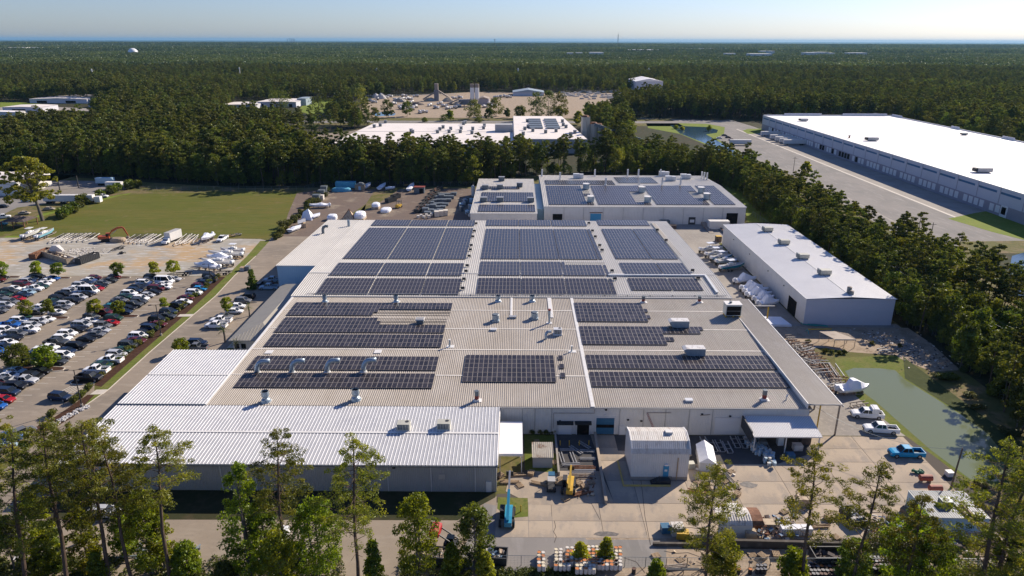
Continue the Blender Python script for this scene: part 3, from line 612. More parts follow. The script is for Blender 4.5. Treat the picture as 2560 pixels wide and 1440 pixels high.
# pipes on the roof
pp = thing('roof_pipe', 'twin pipe run on low stands along the step between the two factory roofs', 'pipe', (0,176.4,zU(176.4)))
mb = MB(); mb.bar((-20,-.3,.35),(56,-.3,.35),.10); mb.bar((-56,-.1,.28),(56.5,-.1,.28),.12); mb.build('pipe', 'steel', pp)
mb = MB(); [mb.box(x-.06,-.4,.0,x+.06,.1,.3) for x in range(-54,57,6)]; mb.build('stand', 'frame_steel', pp)
pp2 = thing('roof_duct', 'long white duct along the east edge of the rear hall roof', 'duct', (0,0,0))
mb = MB()
xa, ya = PR(1530,694,zU); mb.bar((26.6,191,zU(191)+.35),(54.6,191,zU(191)+.35),.5,.4); mb.bar((54.4,191,zU(191)+.35),(54.4,178,zU(178)+.35),.6,.4)
mb.build('duct', 'duct_white', pp2)
pp3 = thing('roof_walkway', 'dark grating walkway with a pipe along the east side of the rear roof', 'walkway', (0,0,0))
MB().bar((51.9,188,zU(188)+.14),(51.9,258,zU(258)+.14),1.5,.10).build('grating', 'roof_grey_pan', pp3)
MB().bar((51.0,188,zU(188)+.3),(51.0,258,zU(258)+.3),.14).build('pipe', 'galv_dark', pp3)
# small black inverter boxes beside the arrays
k = 0
for (px, py) in ((1190,562),(1186,581),(1182,595),(1178,617),(1176,628),(1173,644),(1168,668),(1165,682),(1160,702),(1157,725),(1472,561),(1481,580),(1488,595),(1499,617),(1505,629),(1530,681),(1537,701),(1643,578),(1665,604),(1731,680),(1745,699)):
    x, y = PR(px, py, zU); k += 1
    t = thing('inverter_box', 'small dark electrical box on stand in the roof aisle beside the solar arrays', 'electrical box', (x, y, zU(y)), 0, 'inverter boxes in the roof aisles')
    MB().box(-.5,-.15,.3,.5,.15,.95).build('box', 'plastic_dark', t); MB().box(-.45,-.3,0,-.35,.3,.3).box(.35,-.3,0,.45,.3,.3).build('stand', 'steel', t)

# 3 west wing with blue shaded wall
ww = thing('factory_wing', 'west wing with light ribbed roof and tall blank blue-grey end wall', 'building', (-66,200,0))
def L3(o): return shift(o, -66, 200)
L3(ribroof('roof', -72.0, -60.0, [(200.0,8.05),(262,6.8)], .62, 'roof_light', ww, .15, .08))
L3(MB().box(-71.8,200.3,0,-60.3,261.7,6.7).build('wall_core', 'wall_white', ww))
L3(ribwall('south_wall', (-71.8,200.2),(-60.1,200.2),0,7.98,'wall_blue', ww, pitch=.6, d=.02))
L3(ribwall('west_wall', (-71.9,261.8),(-71.9,200.2),0,6.7,'wall_white', ww, z1b=7.95))
L3(MB().box(-72.1,199.98,7.85,-60,200.12,8.12).build('fascia', 'trim_white', ww))

# 4 low white front wing
fw = thing('front_wing', 'low front wing with bright white standing seam roof and grey ribbed south wall', 'building', (-40,100.1,0))
def L4(o): return shift(o, -40, 100.1)
XA = -76.2
L4(ribroof('roof', XA, -3.0, [(99.9,5.3),(118.5,5.98)], .62, 'roof_white', fw, .11, .07))
L4(ribroof('upper_roof', XA, XW-.1, [(118.7,6.1),(142.2,6.75)], .62, 'roof_white', fw, .11, .07))
L4(MB().box(XA+.2,100.3,0,-3.2,118.5,5.2).build('wall_core', 'wall_grey', fw))
L4(MB().box(XA+.2,118.5,0,XW-.2,141.9,6.0).build('upper_wall_core', 'wall_white', fw))
L4(ribwall('south_wall', (XA+.1,100.15),(-3.05,100.15),0,5.22,'wall_grey', fw))
L4(ribwall('east_wall', (-3.1,100.2),(-3.1,118.5),0,5.25,'wall_grey', fw, z1b=5.9))
L4(MB().box(XA,99.72,5.02,-2.9,99.98,5.24).build('gutter', 'galv_dark', fw))
L4(MB().box(-3.0,99.9,5.2,-2.78,118.5,5.45).build('east_trim', 'trim_white', fw))
L4(MB().bar((XA,109.5,5.735),(-3,109.5,5.735),.55,.03).build('lap_strip', 'trim_white', fw)); L4(MB().bar((XA,130.6,6.51),(XW-.2,130.6,6.51),.55,.03).build('lap_strip', 'trim_white', fw))
L4(MB().box(XA,118.5,5.95,XW,118.68,6.2).build('step_fascia', 'galv_dark', fw))
for (px, w, h, m, n) in ((1222,.95,2.1,'door_white','door'),):
    x = wx(px,1215,100.1)[0]; L4(MB().box(x-w/2,100.0,.05,x+w/2,100.09,h).build(n, m, fw))
x, z = wx(1105,1191,100.1); L4(MB().box(x-.55,99.98,z-.5,x+.55,100.09,z+.5).build('hatch', 'concrete_pale', fw))
x, z = wx(985,1169,100.1); L4(MB().box(x-.25,99.9,z-.1,x+.25,100.09,z+.1).build('wall_light', 'plastic_dark', fw))
mb = MB()
for px in (555,640,730,860,970,1078,1188): x = wx(px,1200,100.1)[0]; mb.box(x-.06,99.98,.1,x+.06,100.09,5.0)
L4(mb.build('downspout', 'trim_white', fw))
mb = MB(); x = wx(214,1200,100.1)[0]; L4(MB().box(x-1.8,100.0,0,x+1.8,100.09,3.4).build('opening', 'dark_void', fw))

# 5 east canopy
ec = thing('side_canopy', 'long ribbed metal canopy on posts along the east side of the grey hall', 'canopy', (58.6,118.6,0))
def L5(o): return shift(o, 58.6, 118.6)
for p in ((118.3,7.05,6.65),): pass
L5(ribroof_x('roof', 118.3, 176.5, [(55.7,7.15),(62.4,6.7)], .31, 'roof_grey', ec, .11, .05))
L5(MB().box(55.55,118.25,6.1,55.72,176.5,7.22).build('west_fascia', 'trim_white', ec))
L5(MB().box(62.3,118.3,6.45,62.5,176.5,6.78).build('east_fascia', 'trim_white', ec))
L5(MB().box(55.7,118.2,6.85,62.3,118.32,7.1).build('front_fascia', 'wall_grey', ec))
for y in (119.0,129,139,149,159,169,176):
    L5(MB().box(61.95,y-.13,0,62.2,y+.13,6.6).build('post', 'frame_steel', ec))
L5(MB().box(58.3,118.9,0,58.5,119.1,6.9).build('post', 'yellow_paint', ec))
# 6 front awnings
a1 = thing('loading_canopy', 'white ribbed loading canopy with posts in front of the hall, east end', 'canopy', (50,112.3,0))
o = ribroof('roof', 43.9, 56.4, [(112.3,3.6),(118.4,4.45)], .31, 'roof_bright', a1, .11, .05); o.location = (-50,-112.3,0)
for x in (44.2,50,56.1): MB().box(-.09,-.09,0,.09,.09,3.5).build('post', 'trim_white', a1, loc=(x-50,.3,0))
MB().box(-6.1,-.06,3.4,6.4,.06,3.6).build('fascia', 'trim_white', a1)
MB().box(-6.6,0,2.2,-6.4,5.9,4.6).build('side_panel', 'dark_steel', a1)
a2 = thing('loading_canopy', 'small plain white canopy roof beside the east end of the white front wing', 'canopy', (-.7,105.6,0))
MB().box(-2.1,0,3.75,2.1,11.0,3.95).build('roof', 'roof_bright', a2); MB().box(-2.1,-.08,3.5,2.1,-.002,3.78).build('fascia', 'trim_white', a2)
for (x, y) in ((1.9,.2),(1.9,5.5),(1.9,10.6),(-1.9,.2)):
    MB().box(x-.08,y-.08,0,x+.08,y+.08,3.75).build('post', 'trim_white', a2)
MB().bar((1.9,.2,3.0),(1.2,.2,3.7),.08).bar((1.9,5.5,3.0),(1.2,5.5,3.7),.08).build('brace', 'trim_white', a2)

# 7 office
of = thing('office_building', 'low office with tan hipped metal roof between the hall and the small car park', 'building', (-65,156,0))
EX0, EX1, EY0, EY1, EZ, RZ = -69.4, -58.6, 155.0, 196.5, 3.4, 5.3
mb = MB(); rx = -63.2
mb.add([(EX0,EY0,EZ),(EX1,EY0,EZ),(EX1,EY1,EZ),(EX0,EY1,EZ),(rx,EY0+7,RZ),(rx,EY1-5,RZ)], [(0,4,5,3),(1,2,5,4),(0,1,4),(2,3,5)])
def L7(o): return shift(o, -65, 156)
L7(mb.build('roof', 'roof_tan', of)); L7(MB().box(EX0-.05,EY0-.05,EZ-.2,EX1,EY1,EZ-.02).build('soffit', 'wall_grey', of))
mb = MB()
for k in range(14):
    x = EX0+.5+k*.75; t = min(1, (x-EX0)/(rx-EX0)) if x < rx else 1-(x-rx)/(EX1-rx); mb.bar((x,EY0+.02,EZ+.03),(x,EY0+7*t,EZ+(RZ-EZ)*t+.03),.06)
L7(mb.build('roof_seam', 'wall_grey', of))
L7(MB().box(EX0+.7,EY0+.8,0,EX1,EY1-.7,EZ-.2).build('wall', 'wall_white', of))
for k, px in enumerate((591,608,)):
    x, z = wx(px,857,155.8); e = L7(MB().box(x-.55,155.7,.9,x+.55,155.79,2.2).build('window', 'car_glass', of)); MB().box(x-.65,155.68,.8,x+.65,155.75,.9).build('sill', 'trim_white', e)
for y in range(160,194,5): L7(MB().box(EX0+.62,y,.9,EX0+.69,y+1.3,2.2).build('window', 'car_glass', of))

# 8 rear buildings
rb = thing('factory_hall', 'farthest hall with blue tinted solar panels and tall exhaust pipes along its back edge', 'factory', (50,284,0))
def L8(o): return shift(o, 50, 284)
L8(ribroof('roof', 11.6, 95.2, [(284,7.4),(324,8.5),(357,7.1)], .70, 'roof_light', rb, .22, .11))
L8(MB().box(11.9,284.3,0,94.9,356.7,6.9).build('wall_core', 'wall_white', rb))
L8(ribwall('south_wall', (11.7,284.15),(95.1,284.15),0,7.35,'wall_white', rb, pitch=.6))
L8(ribwall('west_wall', (11.7,356.9),(11.7,284.2),0,7.0,'wall_blue', rb, pitch=.6))
L8(MB().box(11.5,283.88,7.2,95.3,284.0,7.42).build('gutter', 'trim_white', rb))
for (a, b, t, bt, m, n) in ((1382,1406,535,551,'dark_void','opening'),(1476,1503,534,549,'door_blue_bright','roller_door'),(1722,1739,543,561,'dark_steel','dock_door'),(1817,1845,533,557,'dark_void','opening')):
    xa, zt = wx(a, t, 284.05); xb, _ = wx(b, t, 284.05); L8(MB().box(xa,283.98,.05,xb,284.1,zt).build(n, m, rb))
xa, zt = wx(1725, 549, 284.0); xb, _ = wx(1736, 549, 284.0); L8(MB().box(xa,283.9,.9,xb,283.96,zt).build('door_panel', 'door_white', rb))
xa, zt = wx(1474, 532, 284.0); xb, _ = wx(1506, 532, 284.0); L8(MB().box(xa,283.7,zt,xb,284.0,zt+.25).build('door_hood', 'rust', rb))
mb = MB()
for px in (1410,1459,1508,1558,1608,1659,1709,1759,1807): x = wx(px,530,284)[0]; mb.box(x-.07,283.95,.1,x+.07,284.1,7.1)
L8(mb.build('downspout', 'wall_grey', rb))
sb = thing('factory_building', 'smaller hall with pale ribbed roof and short solar rows, left of the farthest hall', 'building', (-4,275,0))
def L9(o): return shift(o, -4, 275)
L9(ribroof('roof', -18.4, 8.6, [(275,6.6),(345,7.4)], .62, 'roof_light', sb, .15, .08))
L9(MB().box(-18.2,275.3,0,8.4,344.8,6.5).build('wall_core', 'wall_white', sb)); L9(MB().box(8.6,290,0,11.5,344.8,5.0).build('link', 'wall_blue', sb))
L9(ribwall('south_wall', (-18.3,275.2),(8.5,275.2),0,6.55,'wall_white', sb, pitch=.6)); L9(ribwall('west_wall', (-18.3,344.8),(-18.3,275.2),0,7.3,'wall_white', sb, pitch=.6, z1b=6.5))
L9(MB().box(-18.5,274.85,6.3,8.7,274.98,6.62).build('gutter', 'trim_white', sb))
xa = wx(1309,542,275)[0]; xb = wx(1338,542,275)[0]; L9(MB().box(xa,275.0,.1,xb,275.12,3.0).build('opening', 'dark_void', sb))

# 9 white storage building in the east yard
wb = thing('storage_building', 'white metal storage building with five roof fans beside the row of boats', 'building', (89,175,0))
def L10(o): return shift(o, 89, 175)
mb = MB(); L10(ribroof_x('roof', 174.6, 254.0, [(77.2,7.6),(89.2,8.15),(101.2,7.6)], .8, 'roof_bright', wb, .20, .07))
L10(MB().box(77.6,175.0,0,100.8,253.6,7.3).build('wall_core', 'wall_white', wb))
L10(ribwall('south_wall', (77.4,174.9),(101.0,174.9),0,7.55,'wall_lav', wb)); L10(ribwall('west_wall', (77.4,253.8),(77.4,174.9),0,7.55,'wall_white', wb))
L10(ribwall('east_wall', (101.0,174.9),(101.0,253.8),0,7.55,'wall_white', wb))
L10(MB().box(89.1,174.6,8.14,89.3,254,8.22).build('ridge_cap', 'wall_grey', wb)); L10(MB().box(77.1,174.5,7.4,77.25,254,7.64).build('gutter', 'trim_white', wb)); 
xa = 77.25; ya = P(1967,778)[1]; 
L10(MB().box(77.22,180.6,.02,77.34,186.2,4.4).build('doorway', 'dark_void', wb))
for y in (240,222,204,190.5): L10(MB().box(77.1,y,5.6,77.3,y+.35,5.9).build('wall_light', 'plastic_dark', wb))
for k, (px, py) in enumerate(((1919,578),(1960,610),(2007,646),(2061,686))):
    x, y = P(px, py, 8.2); t = thing('air_conditioner', ('rusted','second','third','nearest')[k]+' boxy roof unit from the far end of the white storage building roof', 'air conditioner', (x,y,8.0), 0, 'units on the storage building roof')
    t['label'] = ('boxy unit at the far end of the white storage building roof','second boxy unit from the far end of the storage building roof','third boxy unit from the far end of the storage building roof','boxy unit nearest the twin round fans on the storage building roof')[k]
    MB().box(-1.5,-1.0,.5,1.6,1.0,1.7).build('casing', 'unit_beige', t); MB().box(-1.9,-.9,.5,-1.5,.9,1.9).build('hood', 'galv_dark', t)
    MB().box(-1.4,-.9,0,-1.2,.9,.5).box(1.2,-.9,0,1.4,.9,.5).build('stand', 'galv_dark', t)
for k, (px, py, l) in enumerate(((2122,733,'brown round fan on the storage building roof, taller of the pair'),(2128,737,'brown round fan on the storage building roof, shorter and nearer of the pair'))):
    x, y = P(px, py, 8.0); t = thing('roof_fan', l, 'roof fan', (x,y,7.8)); MB().cyl(0,0,0,1.9-.7*k,.62,12).build('housing', 'galv_dark', t); MB().tube([(0,0,1.9-.7*k),(0,0,2.1-.7*k)],[.72,.4],12).build('cap', 'frame_steel', t)

# 10 big warehouse
bw = thing('warehouse', 'huge white roofed distribution warehouse with a blue stripe and dozens of dock doors', 'warehouse', (212,450,0))
def L11(o): return shift(o, 212, 450)
WX0, WX1, WY0, WY1, WH = 212.0, 322.0, 150.0, 618.0, 12.2
L11(MB().box(WX0,WY0,0,WX1,WY1,11.6).build('walls', 'wall_lav', bw))
L11(MB().box(WX0+.35,WY0+.35,11.6,WX1-.35,WY1-.35,11.75).build('roof', 'roof_membrane', bw))
mb = MB(); mb.box(WX0,WY0,11.6,WX0+.35,WY1,WH).box(WX1-.35,WY0,11.6,WX1,WY1,WH+.3).box(WX0+.35,WY1-.35,11.6,WX1-.35,WY1,WH+.4); L11(mb.build('parapet', 'trim_white', bw))
for y in (230,291,352,413,474,535): L11(MB().box(WX0+.4,y,11.745,WX1-.4,y+.22,11.78).build('roof_joint', 'roof_membrane_warm' if y != 352 else 'wall_grey', bw))
mb = MB()
for (a, b) in ((230,262),(280,300),(300,318)): mb.box(a,WY1-.2,WH+.4,b,WY1-.05,WH+1.6)
for (a, b) in ((600,617),(520,530),(460,472),(400,412),(330,352)): mb.box(WX1-.3,a,WH+.3,WX1-.1,b,WH+1.4)
L11(mb.build('parapet_step', 'wall_lav', bw))
L11(MB().box(WX0-.06,WY0,0,WX0-.01,WY1,4.9).build('lower_band', 'wall_mauve', bw))
y = WY1-2; k = 0
while y > 230:
    L11(MB().box(WX0-.07,max(y-13.2,WY0),9.35,WX0-.012,y-3.0,10.3).build('blue_stripe', 'stripe_blue', bw)); L11(MB().box(WX0-.10,y-.15,0,WX0-.012,y+.15,WH).build('panel_joint', 'wall_mauve', bw))
    L11(MB().box(WX0-.065,y-3.0,9.35,WX0-.012,y-.4,10.3).build('dark_stripe', 'door_blue', bw)); y -= 15.6
dk = None
def dock(y0, openp=()):
    pass
dy = 600.0; n = 0; opens = {22,23,26,28,29,30,31,33,2,5}
while dy > 296:
    for g in range(4):
        yy = dy-g*4.1
        if yy < 298: break
        L11(MB().box(WX0-.16,yy-2.9,1.2,WX0-.065,yy,4.3).build('dock_door', 'dark_void' if n in opens else 'door_white', bw)); n += 1
    dy -= 19.4
L11(MB().box(WX0-.16,297,0,WX0-.065,301.5,5.0).build('drive_in_door', 'door_white', bw))
for k, (px, py, s) in enumerate(((2009,303,3.0),(2133,289,1.3),(2153,288,1.3),(2188,287,1.6),(2123,345,1),(2180,352,3.4),(2410,338,2.0),(2457,431,3.6))):
    x, y = P(px, py, 11.75)
    if s == 1: t = thing('roof_vent', 'lone small rusty pipe vent near the blue striped edge of the warehouse roof', 'roof vent', (x,y,11.75)); MB().cyl(0,0,0,1.5,.5,10).build('pipe', 'rust', t); MB().cyl(0,0,1.5,1.8,.8,10).build('cap', 'galv_dark', t)
    else:
        t = thing('air_conditioner', ('grey rooftop unit near the north west corner of the warehouse','','','','','grey rooftop unit in the middle of the warehouse roof west side','dark rooftop unit near the east edge of the warehouse roof','largest rooftop unit, nearest on the warehouse roof')[k] or ('small dark vent box on the far edge of the warehouse roof, %s' % ('left','middle','right')[k-1]), 'air conditioner', (x,y,11.75))
        MB().box(-s,-s*.5,.4,s,s*.5,.4+s*.55).build('casing', 'galv_dark' if s < 2.5 else 'steel', t); MB().box(-s*.6,-s*.45,0,s*.6,s*.45,.4).build('curb', 'plastic_dark', t); MB().box(-s*1.3,-s*.4,.6,-s,s*.4,.5+s*.5).build('hood', 'plastic_dark', t)

# 11 gambrel roofed shed in the south yard
gs = thing('yard_shed', 'white metal shed with curved gambrel roof and blue door on a raised base', 'shed', (25,103.7,0))
gx0, gx1, gd = 20.15-25, 29.95-25, 7.4
MB().box(gx0,0,0,gx1,gd,.75).build('base', 'concrete_grey', gs)
prof = [(0,.75),(0,5.35),(.35,6.1),(1.5,6.95),(3.7,7.45),(5.9,6.95),(7.05,6.1),(7.4,5.35),(7.4,.75)]
mb = MB(); mb.add([(gx0,y,z) for y, z in prof], [tuple(range(8,-1,-1))]); mb.add([(gx1,y,z) for y, z in prof], [tuple(range(9))]); mb.build('end_wall', 'wall_white', gs)
o = ribwall('front_wall', (gx0,0),(gx1,0),.75,5.35,'wall_white', gs, pitch=.35)
o = ribwall('back_wall', (gx1,7.4),(gx0,7.4),.75,5.35,'wall_white', gs, pitch=.35)
mb = MB(); rp = [(-.08,5.30),(.3,6.12),(1.48,7.0),(3.7,7.5),(5.92,7.0),(7.1,6.12),(7.48,5.3)]
for i in range(29):
    xa = gx0-.1+i*(gx1-gx0+.2)/29; xb = gx0-.1+(i+1)*(gx1-gx0+.2)/29; xm = xa+.09
    for (ya, za), (yb, zb) in zip(rp[:-1], rp[1:]): mb.add([(xa,ya,za+.05),(xm,ya,za+.05),(xm,yb,zb+.05),(xa,yb,zb+.05),(xb,ya,za),(xb,yb,zb)], [(0,1,2,3),(1,4,5,2)])
mb.build('roof', 'shed_roof', gs)
for x in (gx0-.12, gx1+.12):
    mb = MB()
    for (ya, za), (yb, zb) in zip(rp[:-1], rp[1:]): mb.bar((x,ya,za+.02),(x,yb,zb+.02),.2,.16)
    mb.build('roof_trim', 'trim_white', gs)
e = MB().box(4.85-4.2+.0,-.12,.78,1.6,-.04,3.0).build('door', 'door_blue_bright', gs); MB().box(.85,-.14,1.9,1.35,-.125,2.3).build('notice', 'trim_white', e)
MB().box(.8,-.3,3.1,1.45,-.04,3.35).build('lamp', 'lamp_glass', gs)
st = MB()
for i in range(4): st.box(-.5-i*.35,-1.3,0,-.15-i*.35,-.1,.72-i*.18)
st.box(-.15,-1.3,0,1.8,-.1,.74); st.build('steps', 'dark_steel', gs)
MB().bar((-1.7,-1.3,.9),(-.2,-1.3,1.75),.05).bar((-.2,-1.3,1.75),(1.8,-1.3,1.75),.05).bar((1.8,-1.3,0),(1.8,-1.3,1.75),.05).bar((-.2,-1.3,.7),(-.2,-1.3,1.75),.05).build('handrail', 'dark_steel', gs)
MB().box(2.95,-.14,.2,3.12,0,4.6).build('conduit', 'wood', gs); MB().box(1.3,3.0,7.1,2.5,4.0,7.75).build('roof_hatch', 'trim_white', gs)
MB().box(gx0-1.6,-1.9,0,gx0-1.35,5.6,.3).box(gx0-1.35,-1.9,0,gx1-3.2,-1.65,.3).build('kerb', 'yellow_line', gs)

# 12 rusty roofed hut
x, y = P(1332,1170); rhut = thing('yard_hut', 'small grey hut with a rust stained ribbed roof beside the loading dock', 'hut', (x,y,0))
MB().box(0,0,0,3.5,3.6,2.35).build('wall', 'wall_grey', rhut)
mb = MB(); mb.add([(-.15,-.3,2.35),(3.65,-.3,2.35),(3.65,3.8,2.95),(-.15,3.8,2.95)], [(0,1,2,3)]); mb.add([(-.15,-.3,2.28),(3.65,-.3,2.28),(3.65,3.8,2.88),(-.15,3.8,2.88)], [(3,2,1,0)])
for i in range(11): mb.bar((-.1+i*.37,-.3,2.4),(-.1+i*.37,3.8,3.0),.09,.07)
mb.build('roof', 'rust_sheet', rhut)
MB().box(1.2,-.06,.1,2.0,-.01,1.9).build('door', 'wall_grey', rhut)
# 13 shelter by the pond
x, y = P(2075,868); sh = thing('yard_shelter', 'flat brown roofed shelter on thin posts above the pond bank', 'shelter', (x,y,0))
mb = MB(); mb.add([(-1.5,3.9,2.6),(2.4,3.9,2.7),(5.4,2.6,2.6),(5.9,-.5,2.4),(.6,-.5,2.4)], [(4,3,2,1,0),(0,1,2,3,4)]); mb.build('roof', 'roof_brown', sh)
MB().bar((.6,-.5,2.25),(5.9,-.5,2.25),.06,.3).build('fascia', 'wall_grey', sh)
for (a, b, c) in ((.7,-.4,2.3),(3.2,-.4,2.3),(5.8,-.4,2.3),(-1.3,3.7,2.5),(1.2,3.7,2.6),(5.2,2.5,2.5)): MB().box(a-.05,b-.05,0,a+.05,b+.05,c).build('post', 'frame_steel', sh)
# 14 small tent shed near the gambrel shed
x, y = P(1746,1178); ts = thing('tent_shed', 'small white peaked canopy shed behind the tall dense pine', 'shed', (x,y,0))
mb = MB(); mb.add([(0,0,1.8),(3.0,-.6,1.8),(3.8,5.4,1.8),(.8,6,1.8),(1.4,-.3,2.9),(2.2,5.7,2.9)], [(0,4,5,3),(1,2,5,4),(0,1,4),(3,5,2)]); mb.build('roof', 'shrink_wrap', ts); MB().prism([(0.1,.1),(2.9,-.5),(3.7,5.3),(.9,5.8)],0,1.79).build('wall', 'wall_white', ts)
# 15 west neighbour building
nb = thing('workshop_building', 'white workshop building behind the tall field tree at the left edge', 'building', (-250,335,0))
MB().box(-60,0,0,8,26,7.0).build('wall', 'wall_white', nb); mb = MB(); mb.add([(-60.5,-.5,7.0),(8.5,-.5,7.0),(8.5,13,8.6),(-60.5,13,8.6),(8.5,26.5,7.0),(-60.5,26.5,7.0)], [(0,1,2,3),(3,2,4,5)]); mb.build('roof', 'roof_membrane_warm', nb)
mb = MB(); mb.add([(8.5,4,6.6),(26,4,6.6),(26,20,6.6),(8.5,20,6.6)], [(0,1,2,3),(3,2,1,0)]); mb.build('canopy', 'roof_membrane_warm', nb)
for (a, b) in ((25.5,4.5),(25.5,19.5)): MB().box(a-.2,b-.2,0,a+.2,b+.2,6.6).build('post', 'dark_steel', nb)
x, y = P(12,572); pv = thing('picnic_pavilion', 'open sided pavilion with a dark hipped roof at the left edge of the grass', 'pavilion', (x,y,0))
mb = MB(); mb.add([(-1,-1,3),(9,-1,3),(9,8,3),(-1,8,3),(3,3.5,4.6),(5,3.5,4.6)], [(0,1,5,4),(2,3,4,5),(1,2,5),(3,0,4),(3,2,1,0)]); mb.build('roof', 'debris_dark', pv)
for a in (-.5,4,8.5):
    for b in (-.5,7.5): MB().box(a-.15,b-.15,0,a+.15,b+.15,3).build('post', 'rust', pv)
MB().box(2,2,.7,6,4,.8).build('table', 'wood', pv)
# ---------------------------------------------------------------- farther buildings
mf = thing('factory_building', 'broad warm white flat roofed factory beyond the dark band of trees', 'factory', (-60,560,0))
def L12(o): return shift(o, -60, 560)
L12(MB().prism([(-124,470),(-2,470),(-2,592),(-118,592)],0,7.0).build('wall', 'wall_white', mf)); L12(MB().prism([(-123.6,470.4),(-2.2,470.4),(-2.2,591.6),(-117.6,591.6)],7.0,7.15).build('roof', 'roof_membrane_warm', mf))
L12(MB().box(-124,535,7.15,-2.2,535.3,7.3).build('roof_joint', 'wall_grey', mf))
L12(MB().box(-16,535,7.15,-3,545,12.5).build('upper_block', 'wall_grey', mf))
mf2 = thing('factory_building', 'taller white roofed factory block with rows of skylights beside the cream silos', 'factory', (22,550,0))
def L13(o): return shift(o, 22, 550)
L13(MB().prism([(-1.5,478),(48,478),(40,630),(-3,630)],0,9.4).build('wall', 'wall_grey', mf2)); L13(MB().prism([(-1.2,478.4),(47.6,478.4),(39.6,629.6),(-2.7,629.6)],9.4,9.55).build('roof', 'roof_membrane_warm', mf2))
for j in range(5):
    for i in range(2):
        L13(MB().box(10+i*13,535+j*14,9.55,20+i*13,544+j*14,10.6).build('skylight', 'galv_dark', mf2))
for k, (px, py) in enumerate(((936,318),(951,315),(964,307),(1028,329),(1032,332),(1094,332),(1100,325),(1108,320),(1123,331),(1127,324),(1151,331),(1153,323),(1159,311),(1163,308),(1180,334),(1182,324),(1209,322),(1211,316),(1318,304),(1320,319),(1312,324),(1332,328),(1364,332),(1390,329),(1406,305),(1408,314),(1415,319),(1427,338),(1437,333),(1308,337))):
    zt = 7.15 if px < 1290 else 9.55; x, y = P(px, py+1, zt)
    t = thing('roof_vent', 'small grey vent box on the distant warm white factory roof' if px < 1290 else 'small grey vent box on the distant skylit factory roof', 'roof vent', (x,y,zt), 0, 'vent boxes on the distant factory roofs' if px < 1290 else 'vent boxes on the distant skylit roof')
    MB().box(-1.1,-1,0,1.1,1,2.2).build('casing', 'galv_dark', t); MB().box(-1.3,-1.2,2.2,1.3,1.2,2.5).build('cap', 'steel', t)
# cream silos with conveyor
for k, (px, r, h, n) in enumerate(((1462,6.0,20,'cream angular silo tower nearest the skylit factory'),(1483,6.0,15,'cream round silo in the middle of the silo group'),(1497,5.0,14,'rust streaked cream silo at the right of the silo group'))):
    x, y = P(px, 362); t = thing('silo', n, 'silo', (x, y+6*k%5, 0)); MB().cyl(0,0,0,h,r*.55,6 if k == 0 else 18).build('shell', 'silo_cream', t); MB().cyl(0,0,h,h+1.2,r*.5,6 if k == 0 else 18, r*.3).build('roof', 'rust', t)
    mb = MB(); [mb.bar((r*.5*math.cos(a),r*.5*math.sin(a),h+1.2),(r*.5*math.cos(a),r*.5*math.sin(a),h),.15) for a in np.arange(0,6.2,.7)]; mb.build('railing', 'rust', t)
x, y = P(1485,340,8); x2, y2 = P(1594,338,6); t = thing('conveyor', 'long sloping conveyor running right from the cream silos', 'conveyor', (x,y,0)); MB().bar((0,0,16),(x2-x,y2-y-20,5),1.8,2.0).build('belt_housing', 'galv_dark', t); mb = MB()
for f in (.2,.45,.7,.95): mb.bar(((x2-x)*f,(y2-y-20)*f,0),((x2-x)*f,(y2-y-20)*f,16-11*f),.6)
mb.build('leg', 'frame_steel', t)
def simple_building(name, label, px0, px1, pyb, depth, h, wallm, roofm, ridge=1.5, rot=0.0, win=0, base=None):
    x0, y0 = P(px0, pyb); x1, _ = P(px1, pyb); wdt = x1-x0; t = thing(name, label, 'building', (x0, y0, 0), rot)
    MB().box(0,0,0,wdt,depth,h).build('wall', wallm, t); mb = MB(); rx = wdt/2
    mb.add([(-.4,-.4,h),(-.4,depth+.4,h),(rx,-.4,h+ridge),(rx,depth+.4,h+ridge),(wdt+.4,-.4,h),(wdt+.4,depth+.4,h)], [(0,2,3,1),(2,4,5,3),(0,4,2),(1,3,5)])
    mb.build('roof', roofm, t)
    for k in range(win): a = wdt*(k+.25)/win; MB().box(a,-.12,.3,a+wdt*.35/win,-.02,h*.6).build('opening' if win < 3 else 'window', 'dark_void', t)
    return t
simple_building('warehouse', 'long low pale roofed warehouse in the trees at far left', 75, 222, 258, 60, 5, 'wall_lav', 'roof_membrane_warm', 1.2, win=2)
simple_building('warehouse', 'smaller pale warehouse with one dark doorway at far left edge', 8, 105, 280, 30, 5, 'wall_lav', 'roof_membrane_warm', .5, win=1)
simple_building('warehouse', 'curved grey roofed hall right of the pale warehouses at far left', 222, 300, 268, 30, 5, 'wall_lav', 'roof_slate', 3)
simple_building('warehouse', 'small white hall with flat roof cut by the left frame edge', -60, 48, 293, 12, 5, 'wall_white', 'roof_membrane', .5)
simple_building('school_building', 'white flat roofed complex left of the bright green sports field', 556, 640, 272, 36, 4.5, 'wall_lav', 'roof_membrane_warm', .3, win=4)
simple_building('school_building', 'higher part of the white complex beside the sports field', 645, 742, 268, 46, 6, 'wall_lav', 'roof_membrane_warm', .3, win=4)
simple_building('dark_annex', 'slate grey annex at the corner of the sports field', 744, 766, 264, 24, 8, 'roof_slate', 'roof_slate', .2)
simple_building('green_roof_building', 'low building with pale green grey roof beyond the plant', 1282, 1360, 240, 40, 5, 'wall_lav', 'roof_slate', 3.5)
simple_building('warehouse', 'large white gabled hall at the right end of the concrete plant', 1588, 1655, 234, 70, 17, 'wall_lav', 'roof_membrane', 4, win=1)
simple_building('warehouse', 'small white lean building in front of the large gabled hall', 1608, 1650, 238, 15, 7, 'wall_white', 'roof_membrane', 1)
simple_building('plant_office', 'brown roofed shed beside the twin striped silos', 1195, 1222, 262, 22, 7, 'wall_mauve', 'roof_brown', 2)
